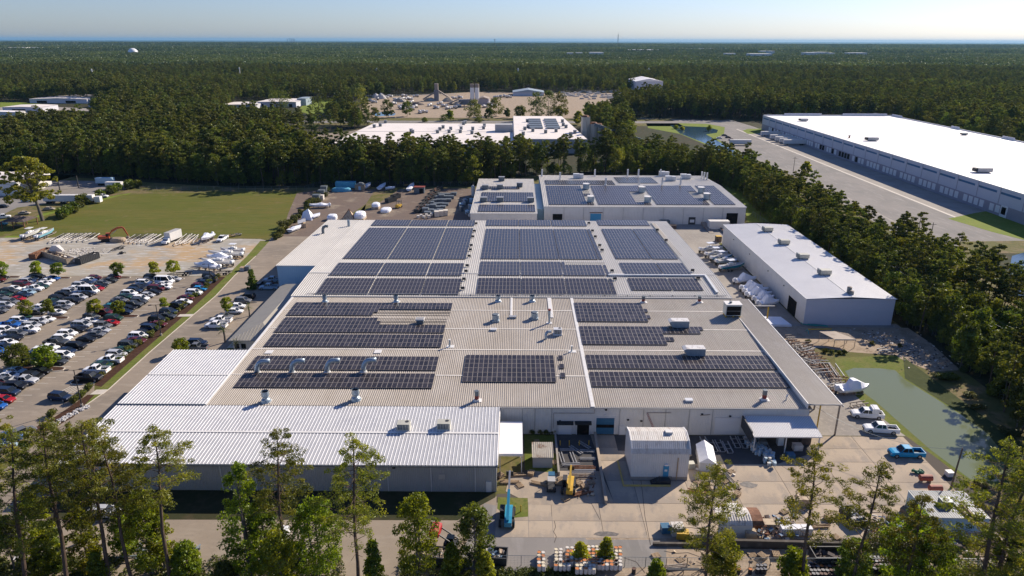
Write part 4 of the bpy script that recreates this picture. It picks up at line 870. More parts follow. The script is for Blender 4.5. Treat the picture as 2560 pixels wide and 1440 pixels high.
# concrete plant: twin silos, hopper tower, trucks, heaps
for k, px in enumerate((1181,1193)):
    x, y = P(px, 266); t = thing('silo', ('left','right')[k]+' of the twin tall white silos with rusty tops at the concrete plant', 'silo', (x,y,0))
    mb = MB(); [mb.box(a-.3,b-.3,0,a+.3,b+.3,9) for a in (-2,2) for b in (-2,2)]; mb.build('leg', 'plant_steel', t)
    MB().tube([(0,0,6),(0,0,9),(0,0,21)],[1,2.5,2.5],14).build('shell', 'gelcoat_white', t); MB().cyl(0,0,21,25,2.55,14).build('top_band', 'frame_steel', t)
    mb = MB(); [mb.bar((2.5*math.cos(a),2.5*math.sin(a),25),(2.5*math.cos(a),2.5*math.sin(a),27),.15) for a in np.arange(0,6.2,.8)]; mb.build('railing', 'rust', t)
x, y = P(1092,252); t = thing('hopper_tower', 'grey concrete batching tower with sloping conveyors', 'tower', (x,y,0))
MB().box(-3,-3,0,3,3,13).build('tower', 'plant_steel', t); MB().box(-2.2,-2.2,13,2.2,2.2,21).build('hopper', 'frame_steel', t); MB().bar((3,0,12),(20,-6,2),2,1.5).bar((-3,0,10),(-17,-4,2),2,1.5).build('conveyor', 'frame_steel', t)
x, y = P(1160,266); t = thing('batch_plant', 'low dark steel aggregate bins left of the twin silos', 'plant machinery', (x,y,0))
MB().box(-6,-3,2,8,3,8).build('bin', 'plant_steel', t); MB().bar((-6,0,8),(-24,-3,1),2,1.2).bar((-2,-3,6),(-10,-14,1),1.6,1).build('conveyor', 'frame_steel', t); mb = MB(); [mb.box(a,b,0,a+.5,b+.5,2) for a in (-6,0,7) for b in (-3,2.4)]; mb.build('leg', 'frame_steel', t)
def heap(x, y, r, h, m, label, seed):
    rg = random.Random(seed); rings = []
    for k, (f, z) in enumerate(((1,0),(.75,.4),(.45,.78),(.15,1))):
        rings.append([(r*f*(1+rg.uniform(-.12,.12))*math.cos(2*math.pi*i/14), r*f*.7*(1+rg.uniform(-.12,.12))*math.sin(2*math.pi*i/14), h*z*rg.uniform(.9,1.1)) for i in range(14)])
    o = MB().loft(rings).build('gravel_heap', m, loc=(x,y,0)); return tag(o, label, 'heap', 'aggregate heaps at the concrete plant')
for k, (px, py, r, h, m) in enumerate(((953,247,7,7,'debris_white'),(1000,255,10,5,'gravel'),(1075,252,9,4,'gravel'),(1120,254,9,5,'debris_tan'),(1020,267,8,3,'gravel'),(850,251,7,3,'debris_white'),(1145,262,8,4,'gravel'),(940,245,6,6,'tank_steel'),(1043,262,9,3,'debris_dark'))):
    x, y = P(px, py); heap(x, y, r, h, m, ('white domed tank heap left of the plant yard','pale gravel heap behind the mixer trucks','gravel heap left of the batching tower','tan sand heap below the batching tower conveyor','low gravel heap in front of the mixer trucks','white sand heap at the end of the sports field','gravel heap left of the twin silos','grey heap at the left edge of the plant yard','dark heap in the middle of the plant yard')[k], k)
# mixer trucks
def make_mixer():
    t = thing('mixer_truck', 'concrete mixer truck', 'truck', (0,0,0), 0, 'mixer trucks parked at the concrete plant')
    MB().box(-4,-1.2,.6,4,1.2,1.1).build('chassis', 'plastic_dark', t); MB().box(2.2,-1.2,1.1,4,1.2,3).build('cab', 'gelcoat_white', t)
    MB().tube([(-4,0,2.9),(-2.5,0,2.6),(0,0,2.4),(1.8,0,2.0)],[.6,1.25,1.3,.6],12).build('drum', 'tank_steel', t)
    for a in (-3,-1.8,3):
        for b in (-1.1,1.1): MB().tube([(a,b-.15,.5),(a,b+.15,.5)],.5,10).build('wheel', 'tyre', t)
    return t
mx0 = make_mixer(); first = True; rg = random.Random(12)
spots = [(990,252),(998,251),(1006,250),(1018,249),(1026,250),(935,258),(925,254),(945,250),(1001,273),(1010,274),(1003,269),(1028,276),(1038,270),(1120,274),(1135,272),(1146,268),(1090,272),(1110,268),(1050,284),(1060,283),(1075,266),(1238,246),(1250,244),(1262,243),(1272,245),(1135,248),(1150,246),(1040,243),(1010,242),(965,246),(975,243),(1225,262),(1235,268),(1212,270),(1128,262),(1100,262),(985,262),(1030,258)]
for k, (px, py) in enumerate(spots):
    x, y = P(px, py); lb = 'white and grey mixer truck standing in the pale yard of the concrete plant'
    if first: mx0.location = (x,y,0); mx0.rotation_euler = (0,0,.3); mx0['label'] = lb; first = False
    else: copy_tree(mx0, (x,y), rg.uniform(0,6.28), lb)
# pallets and pipes yard on the right
rg = random.Random(5)
pl0 = None
for k in range(120):
    px = rg.uniform(1405,1575); py = rg.uniform(228,249) if px > 1450 else rg.uniform(232,242); x, y = P(px, py)
    if pl0 is None: pl0 = MB().box(-1.8,-1.2,0,1.8,1.2,1.5).box(-1.6,-1.1,1.5,1.4,1.0,2.0).mesh('block_stack', 'debris_white')
    o = link('block_stack', pl0, None, (x,y,0), rg.uniform(-.2,.2)); tag(o, 'pale stack of concrete blocks in the distant storage yard left of the large gabled hall', 'stack', 'block stacks in the distant storage yard'); o.scale = (rg.uniform(.6,2),rg.uniform(.6,1.6),rg.uniform(.5,1.2))
# rail fence at the back of the plant yard
fx0, fy0 = P(735,246); fx1, fy1 = P(1140,238); t = thing('white_fence', 'long white post fence behind the sports field and plant yard', 'fence', (fx0,fy0,0)); mb = MB()
for k in range(100): mb.box((fx1-fx0)*k/99-.2,(fy1-fy0)*k/99-.2,0,(fx1-fx0)*k/99+.2,(fy1-fy0)*k/99+.2,2.2)
stuff(mb.build('post', 'trim_white', t)); MB().bar((0,0,1.8),(fx1-fx0,fy1-fy0,1.8),.15,.2).build('rail', 'trim_white', t)
# dome
x, y = P(335,144); x, y = x*.97, y*.97; t = thing('storage_dome', 'white round storage dome rising out of the far forest', 'dome', (x,y,0)); rings = []
for k in range(9):
    a = math.pi/2*k/8.0; rings.append([(19*math.cos(a*.999)*math.cos(b)+.0, 19*math.cos(a*.999)*math.sin(b), 20+19*math.sin(a)) for b in [2*math.pi*i/28 for i in range(28)]])
MB().loft(rings).build('shell', 'gelcoat_white', t, smooth=True); MB().cyl(0,0,0,20,19,28).build('drum', 'gelcoat_white', t)
# transmission poles in the forest
for k, (px, pt, pb) in enumerate(((237,172,204),(602,168,190),(944,170,192),(1295,170,190),(1620,170,188))):
    d = (72-26)/math.tan(math.atan((pt+35-101)/1750)); x, y = P(px, pb+14); 
    dd = _f + _r*((px-1280)/FPX) - _u*((pt-720)/FPX); h = CH+dd.z*(y/dd.y)
    t = thing('transmission_pole', ('tall pale steel line pole above the forest, first from the left','second tall pale line pole from the left above the forest','middle tall pale line pole above the forest','fourth tall pale line pole above the forest','rightmost tall pale line pole above the forest')[k], 'pole', (x,y,0))
    MB().tube([(0,0,0),(0,0,h)],[1.2,.9],8).build('shaft', 'trim_white', t); MB().box(-4,-.2,h-3,4,.2,h-2.6).build('crossarm', 'steel', t)
# radio mast on the horizon
x, y = 1085.0, 7200.0; d = (x, y)
dd = _f + _r*((1546-1280)/FPX) - _u*((80-720)/FPX); x = dd.x*(7200/dd.y); h = CH+dd.z*(7200/dd.y)
t = thing('radio_mast', 'tall thin lattice radio mast rising above the horizon', 'mast', (x,7200,0)); MB().cyl(0,0,0,h-20,2.4,6).build('mast', 'plant_steel', t); MB().cyl(0,0,h-20,h,.6,6).build('tip', 'plant_steel', t)
mb = MB(); [mb.cyl(0,0,h*f-3,h*f+3,4.2,8) for f in (.52,.64,.76)]; mb.build('antenna', 'plant_steel', t)
# red and white far tower, hazy stacks on the horizon
x, y = P(781,118); t = thing('water_tower', 'tiny red and white tower in the far forest', 'tower', (x,y,0)); h = CH+(_f + _r*((781-1280)/FPX) - _u*((108-720)/FPX)).z*(y/(_f + _r*((781-1280)/FPX) - _u*((108-720)/FPX)).y)
MB().cyl(0,0,0,h*.6,4,8).build('base', 'gelcoat_white', t); MB().cyl(0,0,h*.6,h,4,8).build('top', 'red_paint', t)
t = thing('power_station', 'faint power station stacks on the horizon', 'power station', (-9000*.555,16000,0)); mb = MB()
for k, (px, a) in enumerate(((719,95),(725,108),(729,98),(733,106),(736,92))):
    dd = _f + _r*((px-1280)/FPX) - _u*((100-720)/FPX); x = dd.x*16000/dd.y+9000*.555; MB().cyl(x,0,0,a,7,8).build('stack', 'plant_steel', t)
dd = _f + _r*((1237-1280)/FPX) - _u*((100-720)/FPX); t = thing('water_tower', 'tiny tower on the horizon straight ahead', 'tower', (dd.x*12000/dd.y,12000,0)); MB().cyl(0,0,0,78,5,8).build('shaft', 'plant_steel', t); MB().cyl(0,0,78,92,12,10).build('bowl', 'plant_steel', t)
# far pale roofs in the forest
for k, (px0, px1, py, hh, dep) in enumerate(((12,38,119,16,70),(42,84,119,16,90),(86,118,119,16,60),(124,142,119,16,50),(222,236,119,16,40),(1570,1602,124.5,16,120),(1604,1640,124.5,16,120),(1474,1506,131.5,15,60),(1418,1432,132.5,12,30),(1440,1455,132,12,30),(1680,1706,121,16,90),(1708,1726,122,16,60),(1734,1790,122,16,60),(1804,1815,121,16,50),(1826,1842,121,14,50),(1850,1858,121.5,14,50),(1872,1920,135,15,60),(1922,1930,128,18,60),(1812,1834,134,12,40),(1900,1925,128,14,60),(2010,2032,132,16,60),(2036,2062,131,15,60),(2066,2080,133,12,40),(2118,2157,132.5,14,50),(2128,2146,122.5,12,30),(2149,2158,122.6,12,30),(2278,2306,187.5,12,30),(2386,2400,196,9,10))):
    x0, y0 = P(px0, py, hh+13*(py < 150)); x1, _ = P(px1, py, hh+13*(py < 150)); hh += 13*(py < 150); y0 -= dep*.5
    t = thing('far_building', 'pale roof line in the far forest, '+('%s of the horizon' % ('left end','right of centre','right')[(px0 > 400)+(px0 > 1900)]), 'building', (x0,y0,0), 0, 'pale roofs far off in the forest, '+('left','right of centre','right')[(px0 > 400)+(px0 > 1900)])
    MB().box(0,0,0,x1-x0,dep,hh).build('wall', 'wall_white', t); MB().box(-1,-1,hh,x1-x0+1,dep+1,hh+1.5).build('roof', 'roof_membrane', t)

# ---------------------------------------------------------------- solar arrays
def solar(px0, px1, yf, yb, zf, label, rows, cuts=None, individual=True, gaps=(), tabs=(), tone=0.0):
    """px0..px1 sighted along the front edge yf, back edge yb; cuts: {row from back: px limit range}"""
    xa, ya = PR(px0, yf, zf); xb, _ = PR(px1, yf, zf); _, yB = PR((px0+px1)/2, yb, zf)
    w = xb-xa; n = max(1, int(round(w/1.01))); mw = w/n; md = (yB-ya)/rows
    za, zb = zf(ya)+.22, zf(yB)+.22; sl = math.atan2(zb-za, yB-ya)
    root = thing('solar_array', label, 'solar array', (xa, ya, za)); root.rotation_euler = (sl, 0, 0)
    def inc(r, c):     # r counted from the front
        lim = (0, n)
        if cuts and (rows-1-r) in cuts: lim = cuts[rows-1-r]; lim = (round(lim[0]), round(lim[1]))
        return lim[0] <= c < lim[1]
    cells = [(r, c) for r in range(rows) for c in range(-0, n+14) if (inc(r, c) and (c < n or (cuts and (rows-1-r) in cuts)))]
    for (r, c) in tabs: cells.append((r, c))
    gx = lambda c: sum(.34 for g in gaps if c >= g)*(w/(w+.34*len(gaps))); mw = mw*w/(w+.34*len(gaps))
    if individual:
        f = .035; me = MB(); mw2, md2 = mw-.03, md-.03
        me.mi = 0; me.add([(0,0,.05),(mw2,0,.05),(mw2,md2,.05),(0,md2,.05),(f,f,.052),(mw2-f,f,.052),(mw2-f,md2-f,.052),(f,md2-f,.052)], [(0,1,5,4),(1,2,6,5),(2,3,7,6),(3,0,4,7)])
        me.mi = 1; me.add([(f,f,.052),(mw2-f,f,.052),(mw2-f,md2-f,.052),(f,md2-f,.052)], [(0,1,2,3)])
        me.mi = 2; me.add([(0,0,-.06),(mw2,0,-.06),(mw2,md2,-.06),(0,md2,-.06),(0,0,.049),(mw2,0,.049),(mw2,md2,.049),(0,md2,.049)], [(0,3,2,1),(0,1,5,4),(1,2,6,5),(2,3,7,6),(3,0,4,7)])
        mesh = me.mesh('solar_panel', ['solar_frame', 'solar_cell', 'solar_edge'])
        for k, (r, c) in enumerate(cells[:300]): link('solar_panel', mesh, root, (c*mw+gx(c), r*md, 0))
        cells = cells[300:]
    if cells:
        me = MB(); f = .035; mw2, md2 = mw-.03, md-.03
        for r, c in cells:
            x, y = c*mw+gx(c), r*md
            me.mi = 0; me.add([(x,y,.05),(x+mw2,y,.05),(x+mw2,y+md2,.05),(x,y+md2,.05),(x+f,y+f,.052),(x+mw2-f,y+f,.052),(x+mw2-f,y+md2-f,.052),(x+f,y+md2-f,.052)], [(0,1,5,4),(1,2,6,5),(2,3,7,6),(3,0,4,7)])
            me.mi = 1; me.add([(x+f,y+f,.052),(x+mw2-f,y+f,.052),(x+mw2-f,y+md2-f,.052),(x+f,y+md2-f,.052)], [(0,1,2,3)])
            if r == 0 or not inc(r-1, c): me.mi = 2; me.add([(x,y,-.1),(x+mw2,y,-.1),(x,y,.05),(x+mw2,y,.05)], [(0,1,3,2)])
        stuff(me.build('solar_panels', ['solar_frame', 'solar_cell', 'solar_edge'], root))
    rl = MB()
    for r in range(rows): rl.box(.05, r*md+md*.2, -.16, w-.05, r*md+md*.2+.06, -.065); rl.box(.05, r*md+md*.8, -.16, w-.05, r*md+md*.8+.06, -.065)
    rl.build('mounting_rail', 'solar_edge', root)
    return root, n
# grey roof
solar(584,1081,970,935,zG,'nearest three row solar strip on the grey roof, left, below the four silver duct elbows',3)
solar(617,1091,925.5,892.7,zG,'three row solar strip behind the four silver duct elbows',3)
solar(660,1103,867.7,838,zG,'three row solar strip just behind the long white roof seam, left half',3)
solar(685,1110,832,796,zG,'solar block with rear rows cut short at the right, left half of the grey roof',4, cuts={0:(0,23),1:(0,24)})
solar(716,1125,789.7,758.6,zG,'farthest left solar block on the grey roof, front rows cut short at the right',4, cuts={2:(0,22),3:(0,21)})
solar(1155,1391,956.6,890,zG,'six row solar block alone in the middle of the grey roof',6, tabs=((1,20),(3,20),(5,20)))
solar(1479.7,1973.5,968.6,933,zG,'nearest three row solar strip at the right of the grey roof',3)
solar(1470,1940.8,923.3,890.6,zG,'second three row solar strip at the right, behind the nearest one',3)
solar(1456.5,1668.6,862.9,818,zG,'stepped five row solar block in front of the white hooded vents, right half',5, cuts={0:(0,29),1:(0,28),3:(0,21)})
solar(1444,1621,805.5,759,zG,'six row solar block at the far right part of the grey roof',6, tabs=((1,17),(3,17)))
# rear hall roof (panels too small in the picture to be picked apart)
solar(790,1150,736,697.5,zU,'long near solar block on the left of the rear hall roof',4,individual=False,gaps=(14,28,42))
solar(822,1156,689.5,659,zU,'second solar block from the front on the left of the rear roof',4,individual=False,gaps=(14,28,42))
solar(857,1167,648,571,zU,'largest solar field, eleven rows, left part of the rear hall roof',12,individual=False,gaps=(14,28,42))
solar(927,1185,565.5,551.5,zU,'short solar strip at the back edge of the rear roof, left',3,individual=False,gaps=(14,28))
solar(1191,1542,736,697.5,zU,'long near solar block in the middle of the rear hall roof',4,individual=False,gaps=(12,24,36))
solar(1196,1525,689.5,656,zU,'second solar block from the front in the middle of the rear roof',4,individual=False,gaps=(12,24,36),cuts={0:(0,25)})
solar(1202,1506,648.5,574,zU,'large central solar field of the rear hall roof',11,individual=False,gaps=(12,24,36))
solar(1215,1467,565.5,551.5,zU,'short solar strip at the back edge of the rear roof, middle',3,individual=False,gaps=(12,24))
solar(1580,1759,727,697.5,zU,'near solar block on the right of the rear hall roof',3,individual=False,gaps=(11,))
solar(1562.5,1730,690,659,zU,'second solar block on the right of the rear hall roof',4,individual=False,gaps=(11,))
solar(1540,1695,648.5,574,zU,'tall narrow solar field on the right of the rear hall roof',11,individual=False,gaps=(11,))
solar(1497.5,1625,565,551.5,zU,'short solar strip at the back edge of the rear roof, right',3,individual=False)
# farthest halls
solar(1195,1339,530,513,zS,'near solar strip on the smaller hall roof',3,individual=False)
solar(1200,1335,505,482,zS,'middle solar block on the smaller hall roof',5,individual=False)
solar(1201,1299,473,467,zS,'thin far solar strip on the smaller hall roof',2,individual=False)
solar(1373,1486,512.5,465.5,zB,'first blue tinted solar block from the left on the farthest hall',9,individual=False,cuts={0:(0,16),1:(0,16),2:(0,16),3:(0,16),4:(0,19),5:(0,16),6:(0,16),7:(0,16)})
solar(1497,1629,512.5,465.5,zB,'second blue tinted solar block from the left on the farthest hall',9,individual=False,cuts={3:(0,16),4:(0,16),5:(0,16),6:(0,16),7:(0,16)})
solar(1642,1775,512.5,465.5,zB,'third blue tinted solar block from the left on the farthest hall',9,individual=False,cuts={3:(0,18),4:(0,18),5:(0,18)})
solar(1786,1839,512.5,465.5,zB,'narrow solar block at the right end of the farthest hall',9,individual=False)
solar(1364,1538,462,452,zB,'dark far slope solar strip at the left of the farthest hall',4,individual=False)
solar(1547,1645,458.5,444.5,zB,'dark far slope solar block in the middle of the farthest hall',4,individual=False)

# ---------------------------------------------------------------- roof equipment
def on(px, py, zf): x, y = PR(px, py, zf); return x, y, zf(y)
for k, (px, py, h, r, st, l) in enumerate(((665,1004,2.3,.75,'drum','grey flared exhaust stack at the near left corner of the grey roof'),(890,1000,2.4,.75,'drum','exhaust stack with a rusty collar near the front edge, second from left'),
    (1192,1002,2.2,.5,'red','thin red and grey stack in the middle of the grey roof front edge'),(1910,1000,2.2,.5,'red','red based stack at the front right corner of the grey roof'),
    (1239,803,1.9,.75,'fan','left of the two round grey fans in the middle of the grey roof'),(1336,797,1.9,.75,'fan','right of the two round grey fans in the middle of the grey roof'),
    (812,755,1.8,.6,'drum','grey stack at the far seam, above the left solar block'),(990,755,1.8,.6,'drum','rusty grey stack at the far seam, left of centre'),(1245,754,1.7,.65,'drum','grey flared stack at the far seam, left of the pair in the centre'),(1330,754,1.7,.65,'drum','grey flared stack at the far seam, right of the pair in the centre'),
    (1608,756,1.8,.5,'red','red based stack at the far seam above the right solar block'),(1748,756,1.8,.5,'red','red based stack at the far seam, farthest right'),
    (1124,867,1.7,.55,'pipe','thin pipe vent on a white patch beside the left solar strips'),(1429,879,1.3,.5,'pipe','thin brown pipe vent left of the white divider'))):
    x, y, z = on(px, py, zG); vent_pipe(l, x, y, z, h, r, st)
x, y, z = on(1373,808,zG); t = thing('exhaust_pipe', 'tallest thin pipe with a red cap in the middle of the grey roof', 'exhaust pipe', (x,y,z)); MB().cyl(0,0,0,3.3,.28,10).build('pipe','galv',t); MB().cyl(0,0,3.3,3.7,.34,10).build('cap','rust_red',t); MB().box(-.7,-.6,.0,.7,.6,.12).build('flashing','trim_white',t); MB().bar((0,0,3.0),(-2.5,1.0,.1),.03).bar((0,0,3.0),(2.3,1.4,.1),.03).build('guy_wire','steel',t)
x, y, z = on(1394,836,zG); hvac('white roof unit with a rusty red streak right of the tall capped pipe', x, y, z, 1.9,1.4,1.3,'duct_white')
x, y, z = on(1364,848,zG); t = thing('duct_elbow', 'small grey gooseneck duct in front of the rust streaked white unit', 'duct', (x,y,z)); MB().tube([(0,0,0),(0,0,1.0),(.15,.1,1.5),(.6,.3,1.8),(1.2,.5,1.7)],.33,12).build('duct','galv',t)
x, y, z = on(1050,808,zG); t = thing('roof_hatch_unit', 'white louvred box vent on the left half of the grey roof', 'roof vent', (x,y,z)); MB().box(-.8,-.6,0,.9,.7,1.0).build('base','galv_dark',t); MB().box(-1.0,-.8,1.0,1.1,.9,1.25).build('lid','trim_white',t)
mb = MB(); [mb.box(-.9,-.7+k*.4,1.252,1.0,-.55+k*.4,1.30) for k in range(4)]; mb.build('louvre','wall_grey',t)
for (px, py, l) in ((1234,826,'flat white skylight box in the middle of the grey roof'),(1722,1003,'flat white hatch near the front edge, right part of the grey roof')):
    x, y, z = on(px, py, zG); t = thing('roof_hatch', l, 'hatch', (x,y,z)); MB().box(-.7,-.5,0,.7,.5,.35).build('base','trim_white',t); MB().box(-.75,-.55,.35,.75,.55,.45).build('lid','duct_white',t)
x, y, z = on(1282,795,zG); t = thing('roof_hatch', 'dark mouthed hood at the foot of the white skylight strip', 'hatch', (x,y,z)); MB().box(-.9,-.5,0,.9,.6,.5).build('hood','steel',t)
for (px, py, l) in ((673,881,'pale square roof patch at the left end of the white seam'),(945,880,'pale square roof patch in the middle of the white seam')):
    x, y, z = on(px, py, zG); tag(MB().box(-.8,-.9,0,.8,.9,.10).build('roof_patch','trim_white',loc=(x,y,z+.06)), l, 'roof patch')
for k, (px, py) in enumerate(((643,932),(730,931),(818,930),(909,929))):
    x, y, z = on(px, py, zG); t = thing('duct_elbow', ('first','second','third','fourth')[k]+' silver gooseneck duct from the left over the near solar strips', 'duct', (x,y,z), 0, 'silver duct elbows over the solar strips')
    MB().tube([(0,0,0),(0,0,.25)],[.75,.65],14).build('collar','trim_white',t)
    MB().tube([(0,0,.1),(0,0,.9),(.12,.1,1.5),(.5,.25,2.1),(1.1,.35,2.45),(1.9,.4,2.5),(2.7,.45,2.5)],[.55,.5,.5,.5,.5,.5,.52],14).build('duct','galv',t,smooth=True)
    MB().bar((1.8,.1,0),(2.1,.4,2.1),.04).bar((2.4,.1,0),(2.1,.4,2.1),.04).build('leg','steel',t)
for k, (px, py) in enumerate(((1697,818),(1735,888))):
    x, y, z = on(px, py, zG); t = thing('hooded_vent', ('farther','nearer')[k]+' of the two large stained blue-grey hooded vents on the right', 'roof vent', (x,y,z))
    pr = [(-2.6,1.6),(-1.7,.35),(-.4,.25),(2.2,.25),(2.2,1.9),(-1.9,1.9)]; mb = MB(); vs = [(a,-1.0,b) for a, b in pr]+[(a,1.2,b) for a, b in pr]; n = 6
    mb.add(vs, [tuple(range(n)), tuple(range(2*n-1,n-1,-1))]+[(i,n+i,n+(i+1)%n,(i+1)%n) for i in range(n)]); mb.build('casing','galv',t)
    mb = MB(); mb.add([(-2.58,-1.02,1.62),(2.22,-1.02,1.93),(2.22,1.22,1.93),(-1.9,1.22,1.93),(-1.9,-1.02,1.93),(-2.58,1.22,1.62)], [(4,1,2,3),(0,4,3,5)]); mb.build('top','unit_rusty',t)
    MB().box(-.3,-.8,0,2.0,1.0,.28).build('base','galv',t); MB().box(-2.2,-.9,.9,-2.0,1.1,1.6).build('mouth','dark_void',t)
x, y, z = on(1829,790,zG); t = thing('cooling_unit', 'large boxy cooler with black intake face at the far right corner of the grey roof', 'cooling unit', (x,y,z))
MB().box(-1.9,-1.2,.5,1.9,1.4,3.3).build('casing','galv',t); MB().box(-1.75,-1.26,.7,1.75,-1.202,3.0).build('intake','dark_void',t); MB().box(-1.75,-1.29,1.75,1.75,-1.262,1.85).build('rail','galv_dark',t)
MB().box(-2.0,-1.3,3.3,2.0,1.5,3.5).build('lid','trim_white',t); MB().cyl(-.6,0,3.5,3.9,.35,10).build('fan','galv_dark',t); mb = MB(); [mb.box(a,-1.2,0,a+.2,1.3,.5) for a in (-1.8,0,1.6)]; mb.build('stand','yellow_paint',t)
for (px, py, l) in ((1010,1073,'left of the two beige units on the white front wing roof'),(1110,1071,'right of the two beige units on the white front wing roof')):
    x, y = P(px, py, 5.6); hvac(l, x, y, 5.62, 2.3,1.7,1.2)
x, y, z = on(1965,1000,zG); t = thing('roof_vent', 'small bent white pipe at the front right corner of the grey roof', 'roof vent', (x,y,z)); MB().tube([(0,0,0),(0,0,.7),(.3,.2,1.1)],.14,8).build('pipe','duct_white',t)
for (px, py, l) in ((872,566,'upright grey pipe at the back left of the west wing roof'),):
    x, y = P(px, py, 7); t = thing('roof_vent', l, 'roof vent', (x,y,6.85)); MB().cyl(0,0,0,2.6,.5,12).build('pipe','galv',t)
x, y = P(808,584,7.2); t = thing('duct_elbow', 'curved grey gooseneck duct on the west wing roof', 'duct', (x,y,7.1)); MB().tube([(0,0,0),(0,0,1.6),(.3,0,2.4),(1.0,.1,2.8),(1.9,.1,2.7)],.5,12).build('duct','galv_dark',t)
k = 0
for (px, py) in ((1355,440),(1400,449),(1487,439),(1569,437),(1596,436),(1651,434),(1754,447),(1760,449),(1767,450),(1514,463),(1598,462),(1655,462),(1701,462)):
    x, y, z = on(px, py, zB) if py > 440 else (*P(px, 440, 7.4), 7.2)
    t = thing('exhaust_pipe', 'tall pale exhaust pipe standing on the back slope of the farthest hall', 'exhaust pipe', (x,y,z-.1), 0, 'pale exhaust pipes on the farthest hall'); MB().cyl(0,0,0,3.7,.42,10).build('pipe','duct_white',t); MB().cyl(0,0,0,.4,.7,10).build('collar','trim_white',t)
for k, (px, py, s, l) in enumerate(((1464,473,0,'first cooler box in the panel notch, farthest hall, upper left'),(1475,505,0,'second cooler box in the panel notch, farthest hall, lower left'),(1603,481,0,'cooler box in the middle panel notch, upper'),(1617,506,0,'cooler box in the middle panel notch, lower'),(1751,482,0,'cooler box in the right panel notch, upper'),(1765,498,0,'cooler box in the right panel notch, lower'),
    (1446,446,1,'white double unit at the left back edge of the farthest hall'),(1660,440,1,'white double unit at the back edge, middle'),(1676,452,1,'white double unit in front of the back edge one'),(1714,447,1,'white double unit at the right back edge of the farthest hall'))):
    x, y, z = on(px, py, zB); t = thing('air_conditioner', l, 'air conditioner', (x,y,z))
    if s: MB().box(-2.6,-1.1,.2,.4,1.1,2.4).build('casing','duct_white',t); MB().box(.5,-1,.2,2.4,1,2.2).build('side_casing','duct_white',t)
    else: MB().prism([(-1.3,-1.1),(.6,-1.6),(1.7,-.4),(1.1,1.3),(-.9,1.4)],.2,2.4).build('casing','galv',t); MB().prism([(-1.4,-1.2),(.6,-1.7),(1.8,-.4),(1.2,1.4),(-1.0,1.5)],2.4,2.65).build('lid','trim_white',t)
for k, (px, py) in enumerate(((1213,473),(1250,472),(1254,452),(1209,504),(1250,504),(1327,505),(1299,467))):
    x, y, z = on(px, py, zS); t = thing('air_conditioner', 'squat grey unit between solar strips on the smaller rear hall', 'air conditioner', (x,y,z), 0, 'squat units on the smaller rear hall'); MB().box(-1.4,-1,.2,1.4,1,1.9).build('casing','galv_dark',t); MB().box(-1.5,-1.1,1.9,1.5,1.1,2.05).build('lid','steel',t)
